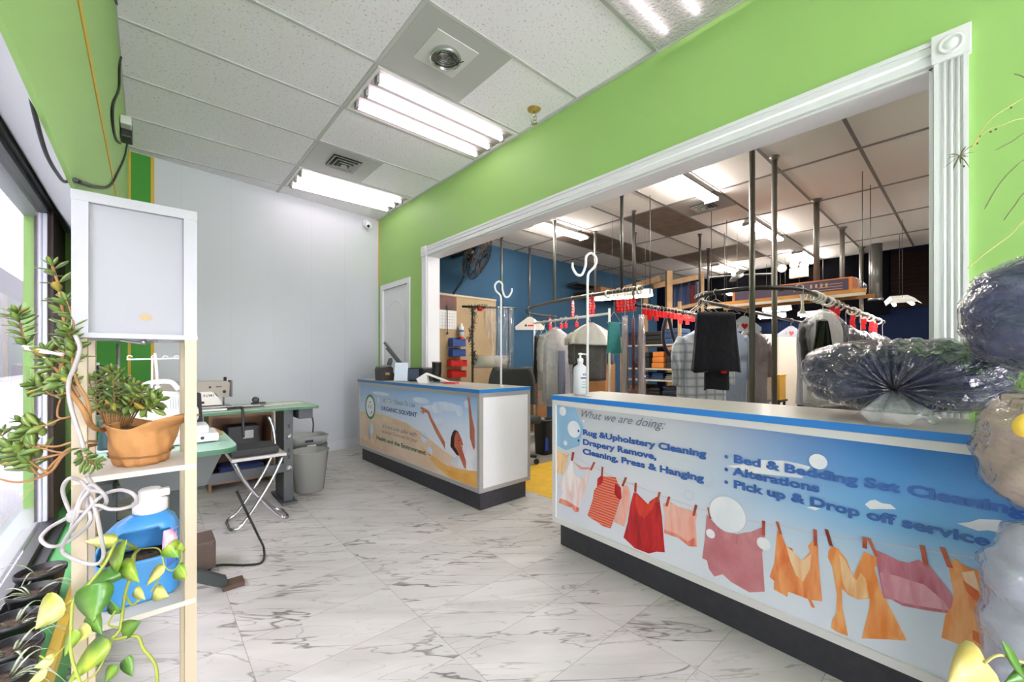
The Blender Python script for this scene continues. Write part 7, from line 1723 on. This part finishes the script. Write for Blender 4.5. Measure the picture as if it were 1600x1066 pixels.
for k in range(5):
    a = 2 * pi * k / 5 + 0.3; e_ = Vector((2.95 + 0.27 * cos(a), 3.33 + 0.27 * sin(a), 0.085))
    b = MB(); b.tube([(2.95, 3.33, 0.11), e_], [0.028, 0.018], n=8); lg = b.build('leg', M_black, oc)
    MB().lathe([(0.028, -0.02), (0.03, -0.008), (0.03, 0.008), (0.028, 0.02)], e_ - Vector((0, 0, 0.053)), axis=(-sin(a), cos(a), 0), n=14).build('castor', M_black, lg)
# black waste bin with blue liner, cartons, shelves
bb_ = thing('black_waste_bin', 'black waste bin with a blue liner on the workroom floor between the counters', 'bin', (3.56, 3.42, 0))
b = MB(); b.prism(rect_ring((3.56, 3.42), 0.10, 0.09, 0.4, 0.0), (0, 0, 0.01))
rings = [[b.bm.verts.new(p) for p in rect_ring((3.56, 3.42), hx, hy, 0.4, z)] for hx, hy, z in ((0.10, 0.09, 0.01), (0.115, 0.105, 0.38), (0.125, 0.115, 0.385), (0.125, 0.115, 0.41), (0.11, 0.10, 0.41), (0.095, 0.085, 0.03))]
for q in range(5):
    for k in range(40): b._f([rings[q][k], rings[q][(k + 1) % 40], rings[q + 1][(k + 1) % 40], rings[q + 1][k]], True)
b.build('bin_body', M_black, bb_)
b = MB(); b.prism([(3.45, 3.318, 0.06), (3.50, 3.314, 0.06), (3.49, 3.31, 0.20), (3.455, 3.312, 0.22)], (0, -0.006, 0)); b.build('liner', mat('blue_liner', (40, 70, 180), 0.4), bb_)
M_carton = mat('brown_carton', (150, 104, 58), 0.75, var=(4, (132, 90, 50))); M_carton2 = mat('orange_carton', (172, 96, 44), 0.7, var=(4, (150, 78, 36)))
def carton(px_, py0, py1, d, w, dep, m, label, yaw=0.3, z0=None):
    top = at(px_, py0, d); bot = at(px_, py1, d); zb = bot.z if z0 is None else z0
    t = thing('carton', label, 'box', (top.x, top.y, zb)); h_ = top.z - zb
    R = Matrix.Rotation(yaw, 3, 'Z')
    MB().box((top.x, top.y, zb + h_ / 2), (w, dep, h_), R).build('box_body', m, t)
    b = MB(); b.box((top.x, top.y, top.z + 0.0008), (w * 0.14, dep, 0.0016), R); b.box(Vector((top.x, top.y, top.z - 0.04)) + R @ Vector((0, -dep / 2 - 0.0008, 0)), (w * 0.14, 0.0016, 0.08), R); b.build('tape', mat('parcel_tape', (176, 140, 96), 0.4), t)
    return top.z
z_ = carton(834, 622, 700, 6.6, 0.34, 0.30, M_carton, 'brown carton on the floor, lowest of the stack by the wall', z0=0.0)
z_ = carton(834, 590, 622, 6.6, 0.30, 0.28, M_carton2, 'orange carton, middle one of the stack by the wall', z0=z_ + 0.002)
carton(831, 574, 590, 6.6, 0.26, 0.26, M_carton, 'small brown carton on top of the stack by the wall', z0=z_ + 0.002)
carton(936, 568, 640, 6.0, 0.45, 0.34, M_carton, 'large brown carton below the wrapped coats', z0=0.0)
# steel shelving behind the conveyor
shv = thing('storage_shelving', 'open shelving with pale shelf edges behind the pink garments', 'shelving', (6.4, 3.0, 0))
M_shelf = mat('pale_shelf', (176, 168, 152), 0.5)
SXa, SXb, SYa, SYb = 6.0, 6.7, 2.2, 4.0
zs = [0.14, 0.50, 0.80, 0.98, 1.36]
for z in zs: MB().bb((SXa, SYa, z - 0.022), (SXb, SYb, z)).build('shelf', M_shelf, shv)
for x in (SXa, SXb - 0.04):
    for y in (SYa, 2.95, SYb - 0.04): MB().bb((x, y, 0), (x + 0.04, y + 0.04, 2.0 if y == 2.95 else 1.5)).build('upright', mat('pale_wood_post', (178, 146, 104), 0.6, var=(5, (160, 126, 86))), shv)
rn = random.Random(14)
FC = [mat('stored_navy', (24, 30, 48), 0.8), mat('stored_black', (22, 22, 24), 0.7), mat('stored_blue', (34, 62, 100), 0.7), mat('stored_orange', (186, 110, 40), 0.6), mat('stored_brown', (92, 74, 58), 0.8), mat('stored_grey', (120, 116, 112), 0.8), mat('stored_teal', (40, 76, 84), 0.8)]
FN = ['navy', 'black', 'blue', 'orange', 'brown', 'grey', 'teal']
NTH = ['nearest the right end', 'second from the right', 'third from the right', 'fourth from the right', 'fifth from the right', 'sixth from the right', 'seventh from the right']
for zi, (z, h_) in enumerate(((0.14, 0.30), (0.50, 0.24), (0.80, 0.13), (0.98, 0.32), (1.36, 0.26))):
    y = SYa + 0.06; k = 0
    while y < SYb - 0.3 and k < 7:
        w = rn.uniform(0.20, 0.34); ci = rn.choice((0, 1, 1, 4, 0, 5, 6, 2, 3) if zi > 1 else (0, 1, 1, 4))
        if y < 2.93 and y + w > 2.93: y = 3.0
        hh = h_ * rn.uniform(0.6, 1.0)
        t = thing('stored_bundle', '%s folded bundle on the %s shelf behind the conveyor, %s' % (FN[ci], ('lowest', 'second lowest', 'middle', 'second highest', 'top')[zi], NTH[k]), 'bundle', (SXa + 0.3, y + w / 2, z + 0.001))
        q = MB(); nl = 3
        for l in range(nl): q.box((SXa + 0.28, y + w / 2, z + 0.001 + hh * (l + 0.5) / nl), (0.44 - 0.02 * l, w * (1 - 0.06 * l), hh / nl - 0.002), bevel=0.018)
        q.build('fold', FC[ci], t); y += w + 0.03; k += 1
# tall wooden frame rack behind
M_lum = mat('lumber', (172, 138, 98), 0.65, var=(5, (150, 116, 80)))
wr_ = thing('lumber_rack', 'rough lumber frame holding dark cloth under the workroom ceiling', 'frame', (7.6, 3.0, 0))
for (p0, p1, s_) in ((at(1045, 640, 7.2), at(1045, 424, 7.2), 0.095), (at(1008, 640, 7.6), at(1008, 455, 7.6), 0.08), (at(1096, 640, 7.6), at(1096, 425, 7.6), 0.07), (at(964, 455, 7.6), at(1030, 436, 7.6), 0.10), (at(1020, 448, 7.5), at(1096, 432, 7.5), 0.09), (at(1050, 484, 7.5), at(1096, 474, 7.5), 0.06)):
    p0 = Vector((p0.x, p0.y, 0)) if abs(p0.x - p1.x) < 0.01 else p0
    d = (p1 - p0); b = MB(); u = d.normalized(); sdv = u.cross(FWD).normalized() * s_ / 2; fd = FWD * s_ / 2
    b.prism([p0 - sdv - fd, p0 + sdv - fd, p0 + sdv + fd, p0 - sdv + fd], d); b.build('beam', M_lum, wr_)
t = thing('dark_curtain', 'dark blue cloth hanging inside the lumber frame', 'cloth', at(1072, 440, 7.8)); a0 = at(1052, 444, 7.75); a1 = at(1092, 440, 7.75)
b = MB(); b.grid(lambda u, v: a0 + (a1 - a0) * v + Vector((0, 0, -0.5 * u)) + FWD * 0.025 * sin(20 * v), 6, 30); b.build('cloth', M_bluew, t, solid=0.01)
b = MB(); b.grid(lambda u, v: at(1078, 446, 7.68) + (a1 - a0) * 0.2 * v + Vector((0, 0, -0.62 * u)) + FWD * 0.01 * sin(12 * v), 6, 10); b.build('red_plaid_cloth', mat('dark_red_cloth', (92, 34, 40), 0.9), t, solid=0.01)
# overhead planks holding the long carton
op = thing('overhead_shelf', 'orange plank shelf hung high behind the conveyor end', 'shelf', (5.9, 1.7, 1.8))
b = MB(); b.bb((5.30, 0.72, 1.785), (5.36, 2.25, 1.828)); b.bb((5.80, 0.72, 1.785), (5.84, 2.25, 1.828)); b.build('plank', mat('orange_plank', (186, 130, 62), 0.6, var=(4, (164, 108, 50))), op)
b = MB(); b.bb((5.28, 0.72, 1.757), (5.31, 2.25, 1.785)); b.build('edge_rail', mat('pale_edge', (190, 186, 176), 0.5), op)
for x, y in ((5.34, 2.22), (5.82, 2.22), (5.34, 0.75), (5.82, 0.75)): MB().cyl((x, y, 1.828), (x, y, ZC), 0.0035, n=6).build('hanging_rod', M_pipe_d, op)
pc_ = thing('long_carton', 'long purple and orange carton lying on the overhead shelf', 'box', (5.6, 1.4, 1.83))
b = MB(); b.bb((5.42, 0.84, 1.8295), (5.82, 2.0, 1.975)); b.build('box_body', mat('orange_box', (190, 112, 56), 0.6), pc_)
b = MB(); b.mat(0); b.bb((5.4165, 0.87, 1.842), (5.42, 1.97, 1.963)); b.mat(1); [b.bb((5.4155, 1.20 - 0.045 * q, 1.895), (5.4163, 1.18 - 0.045 * q, 1.935)) for q in range(4)]
for k in range(3): b.bb((5.4155, 0.92, 1.86 + 0.028 * k), (5.4163, 1.16 - 0.03 * k, 1.866 + 0.028 * k))
b.build('printed_side', [mat('purple_print', (64, 52, 76), 0.5), mat('pale_print', (170, 140, 120), 0.5)], pc_)
b = MB(); b.grid(lambda u, v: Vector((5.425 + 0.385 * v, 0.838 - 0.05 * sin(pi * u) - 0.02 * sin(9 * v), 1.835 + 0.135 * u)), 8, 12); b.build('end_wrap', M_gfilm2, pc_, fix=False, solid=0.001)
# hanging lights
def hung_lamp(p0, p1, w, tubes, label, wires):
    p0, p1 = Vector(p0), Vector(p1); t = thing('hanging_light', label, 'light', (p0 + p1) / 2); u = (p1 - p0).normalized(); s_ = u.cross(Vector((0, 0, 1))).normalized()
    b = MB(); b.prism([p0 + s_ * w / 2 + Vector((0, 0, -0.02)), p0 + s_ * w * 0.3 + Vector((0, 0, 0.06)), p0 - s_ * w * 0.3 + Vector((0, 0, 0.06)), p0 - s_ * w / 2 + Vector((0, 0, -0.02)), p0 - s_ * w * 0.4 + Vector((0, 0, 0.01)), p0 + s_ * w * 0.4 + Vector((0, 0, 0.01))], p1 - p0); b.build('housing', M_fix, t)
    for k in range(tubes):
        o_ = s_ * (w * 0.5 * (k - (tubes - 1) / 2)); MB().cyl(p0 + o_ + u * 0.03 + Vector((0, 0, -0.016)), p1 + o_ - u * 0.03 + Vector((0, 0, -0.016)), 0.018, n=10).build('tube', M_tube2, t)
    for f in wires:
        q = p0 + (p1 - p0) * f; MB().cyl(q + Vector((0, 0, 0.05)), Vector((q.x, q.y, ZC)), 0.0025, n=5).build('suspension_wire', M_pipe_d, t)
hung_lamp(at(926, 466, 5.6), at(1018, 459, 5.2), 0.18, 2, 'long lit hanging light above the wrapped coats and red tags', (0.35, 0.9))
hung_lamp(at(1412, 474, 5.3), at(1404, 468, 6.4), 0.34, 2, 'twin tube hanging light seen end on at the right before the dark wall', (0.2, 0.8))
hung_lamp(at(1134, 458, 6.2), at(1228, 454, 5.8), 0.14, 2, 'lit hanging light seen just below the curved conveyor rail', (0.2, 0.8))
hung_lamp(at(1192, 486, 7.7), at(1236, 482, 7.4), 0.14, 1, 'distant low hanging light between the tall pipes', (0.3, 0.8))
hung_lamp(at(1185, 496, 8.2), at(1228, 493, 7.9), 0.14, 1, 'lowest distant hanging light behind the paper capes', (0.3, 0.8))
hung_lamp(at(1248, 493, 7.5), at(1288, 490, 7.2), 0.14, 1, 'distant hanging light left of the first red tags on the right run', (0.02, 0.95))
# rear wall bits
xr = XR - 0.001
el = thing('emergency_light', 'beige emergency light box with two lamp heads on the navy wall', 'emergency light', on_x(1251, 437, xr))
a0, a1 = on_x(1237, 437, xr), on_x(1265, 418, xr)
MB().bb((xr - 0.17, a1.y, a0.z), (xr - 0.051, a0.y, a1.z), bevel=0.01).build('case', mat('beige_case', (206, 192, 160), 0.5), el)
for q in (1241, 1257):
    p = on_x(q, 414, xr - 0.12); MB().lathe([(0.02, -0.06), (0.075, 0.0), (0.075, 0.03), (0.06, 0.035)], p, axis=(-1, 0, 0.1), n=16).build('lamp_head', M_ow, el)
rh = thing('remote_lamp_head', 'small round white lamp head on the navy wall left of the emergency box', 'lamp', on_x(1223, 420, xr)); MB().lathe([(0.03, 0), (0.08, 0.03), (0.08, 0.07), (0.06, 0.08)], on_x(1223, 420, xr - 0.055), axis=(-1, 0, 0), n=18).build('head', M_ow, rh)
cf = thing('ceiling_fan', 'white ceiling fan with drooping blades far back in the workroom', 'fan', at(1150, 425, 8.0)); fc = at(1152, 430, 8.0)
MB().cyl(fc, Vector((fc.x, fc.y, ZC)), 0.015, n=8).build('down_rod', M_ow, cf); MB().lathe([(0.02, 0.08), (0.10, 0.05), (0.11, -0.02), (0.05, -0.06)], fc, n=20).build('motor', M_ow, cf)
for k in range(4):
    a = pi / 2 * k + 0.5; dd = Vector((cos(a), sin(a), -0.04)); ss = Vector((-sin(a), cos(a), 0))
    b = MB(); b.prism([fc + dd * 0.1 - ss * 0.04, fc + dd * 0.3 - ss * 0.07, fc + dd * 0.56 - ss * 0.06, fc + dd * 0.6, fc + dd * 0.56 + ss * 0.06, fc + dd * 0.3 + ss * 0.07, fc + dd * 0.1 + ss * 0.04], (0, 0, 0.01)); b.build('blade', mat('white_blade', (190, 190, 188), 0.5), cf)
p0 = at(1368, 470, 6.7); dp2 = thing('vent_duct', 'galvanised vertical duct pipe in front of the dark rear wall', 'duct', (p0.x, p0.y, p0.z)); MB().cyl(p0, Vector((p0.x, p0.y, ZC)), 0.085, n=20).build('pipe', mat('galvanised', (112, 112, 110), 0.4, metal=0.6), dp2)
b = MB(); b.lathe([(0.095, 0.0), (0.10, 0.02), (0.095, 0.04)], p0 + Vector((0, 0, 0.0)), n=20); b.build('collar', mat('galvanised'), dp2)
b = MB(); y0, y1 = on_x(1392, 400, xr).y, on_x(1462, 400, xr).y; z0, z1 = on_x(1420, 480, xr).z, on_x(1420, 392, xr).z
b.bb((xr - 0.03, y1 - 0.6, z0), (xr, y0, z1))
for k in range(14): b.bb((xr - 0.045, y1 - 0.6, z0 + (z1 - z0) * k / 14), (xr - 0.03, y0, z0 + (z1 - z0) * k / 14 + 0.03))
tag(b.build('dark_shutter', mat('dark_brown_shutter', (24, 15, 14), 0.9, spec=0.05)), 'dark brown slatted shutter on the rear wall at the right', 'shutter')
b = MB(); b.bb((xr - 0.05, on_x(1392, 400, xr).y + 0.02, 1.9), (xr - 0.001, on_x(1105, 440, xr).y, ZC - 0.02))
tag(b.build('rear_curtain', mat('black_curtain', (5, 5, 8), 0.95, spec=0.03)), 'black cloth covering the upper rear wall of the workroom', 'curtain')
# loose timber on the high ledge by the blue wall
for k, (x0, x1, y0, y1, z0, z1, lb) in enumerate(((6.2, 8.1, 4.86, 5.20, 2.405, 2.445, 'lowest dark board of the stack high by the blue wall'), (6.6, 8.3, 4.84, 5.16, 2.446, 2.545, 'brown board on the stack high by the blue wall'), (6.0, 7.7, 4.92, 5.18, 2.546, 2.58, 'thin dark board on top of the stack high by the blue wall'))):
    tag(MB().bb((x0, y0, z0), (x1, y1, z1)).build('timber_board', mat('board_%d' % k, ((40, 36, 34), (150, 100, 62), (48, 42, 38))[k], 0.7)), lb, 'board', 'timber boards by the blue wall')
bkt = thing('board_bracket', 'dark steel bracket holding the stacked boards on the blue wall', 'bracket', (7.1, YN, 2.38))
for x in (6.4, 7.6):
    b = MB(); b.tube([(x, YN, 2.385), (x, 4.82, 2.385)], 0.018, n=6); b.build('arm', M_pipe_d, bkt)
# yellow crate and white cupboard behind the pipes
yc_ = thing('yellow_crate', 'yellow plastic crate low between the two tall pipes', 'crate', at(1208, 640, 5.95)); p = at(1208, 590, 5.95)
b = MB(); w = 0.012; x0, x1, y0, y1, z0, z1 = p.x - 0.14, p.x + 0.14, p.y - 0.12, p.y + 0.12, 0.55, at(1208, 587, 5.95).z
for q in (((x0, y0, z0), (x1, y1, z0 + w)), ((x0, y0, z0 + w), (x0 + w, y1, z1)), ((x1 - w, y0, z0 + w), (x1, y1, z1)), ((x0 + w, y0, z0 + w), (x1 - w, y0 + w, z1)), ((x0 + w, y1 - w, z0 + w), (x1 - w, y1, z1))): b.bb(*q)
b.build('crate_body', mat('yellow_plastic', (206, 160, 60), 0.5), yc_); MB().bb((x0 - 0.01, y0 - 0.01, z1), (x1 + 0.01, y1 + 0.01, z1 + 0.02)).build('rim', mat('yellow_rim', (216, 176, 80), 0.5), yc_)
sd = thing('crate_stand', 'dark stand holding the yellow crate', 'stand', (p.x, p.y, 0)); MB().bb((x0 - 0.02, y0 - 0.02, 0.52), (x1 + 0.02, y1 + 0.02, 0.5495)).build('top', M_pipe_d, sd)
for x in (x0, x1 - 0.03):
    for y in (y0, y1 - 0.03): MB().bb((x, y, 0), (x + 0.03, y + 0.03, 0.52)).build('leg', M_pipe_d, sd)
wc = thing('white_cupboard', 'plain pale cupboard panel behind the two tall pipes', 'cupboard', at(1205, 560, 7.3)); p = at(1204, 520, 7.3)
b = MB(); R = Matrix.Rotation(yv, 3, 'Z'); b.box((p.x, p.y, 0.78), (0.66, 0.4, 1.56), R); b.build('carcass', mat('cream_panel', (198, 188, 172), 0.5), wc)
b = MB()
for s in (-1, 1): b.box(Vector((p.x, p.y, 0.78)) + R @ Vector((s * 0.165, -0.206, 0)), (0.32, 0.012, 1.5), R)
b.build('door', mat('cream_door', (204, 196, 182), 0.5), wc)
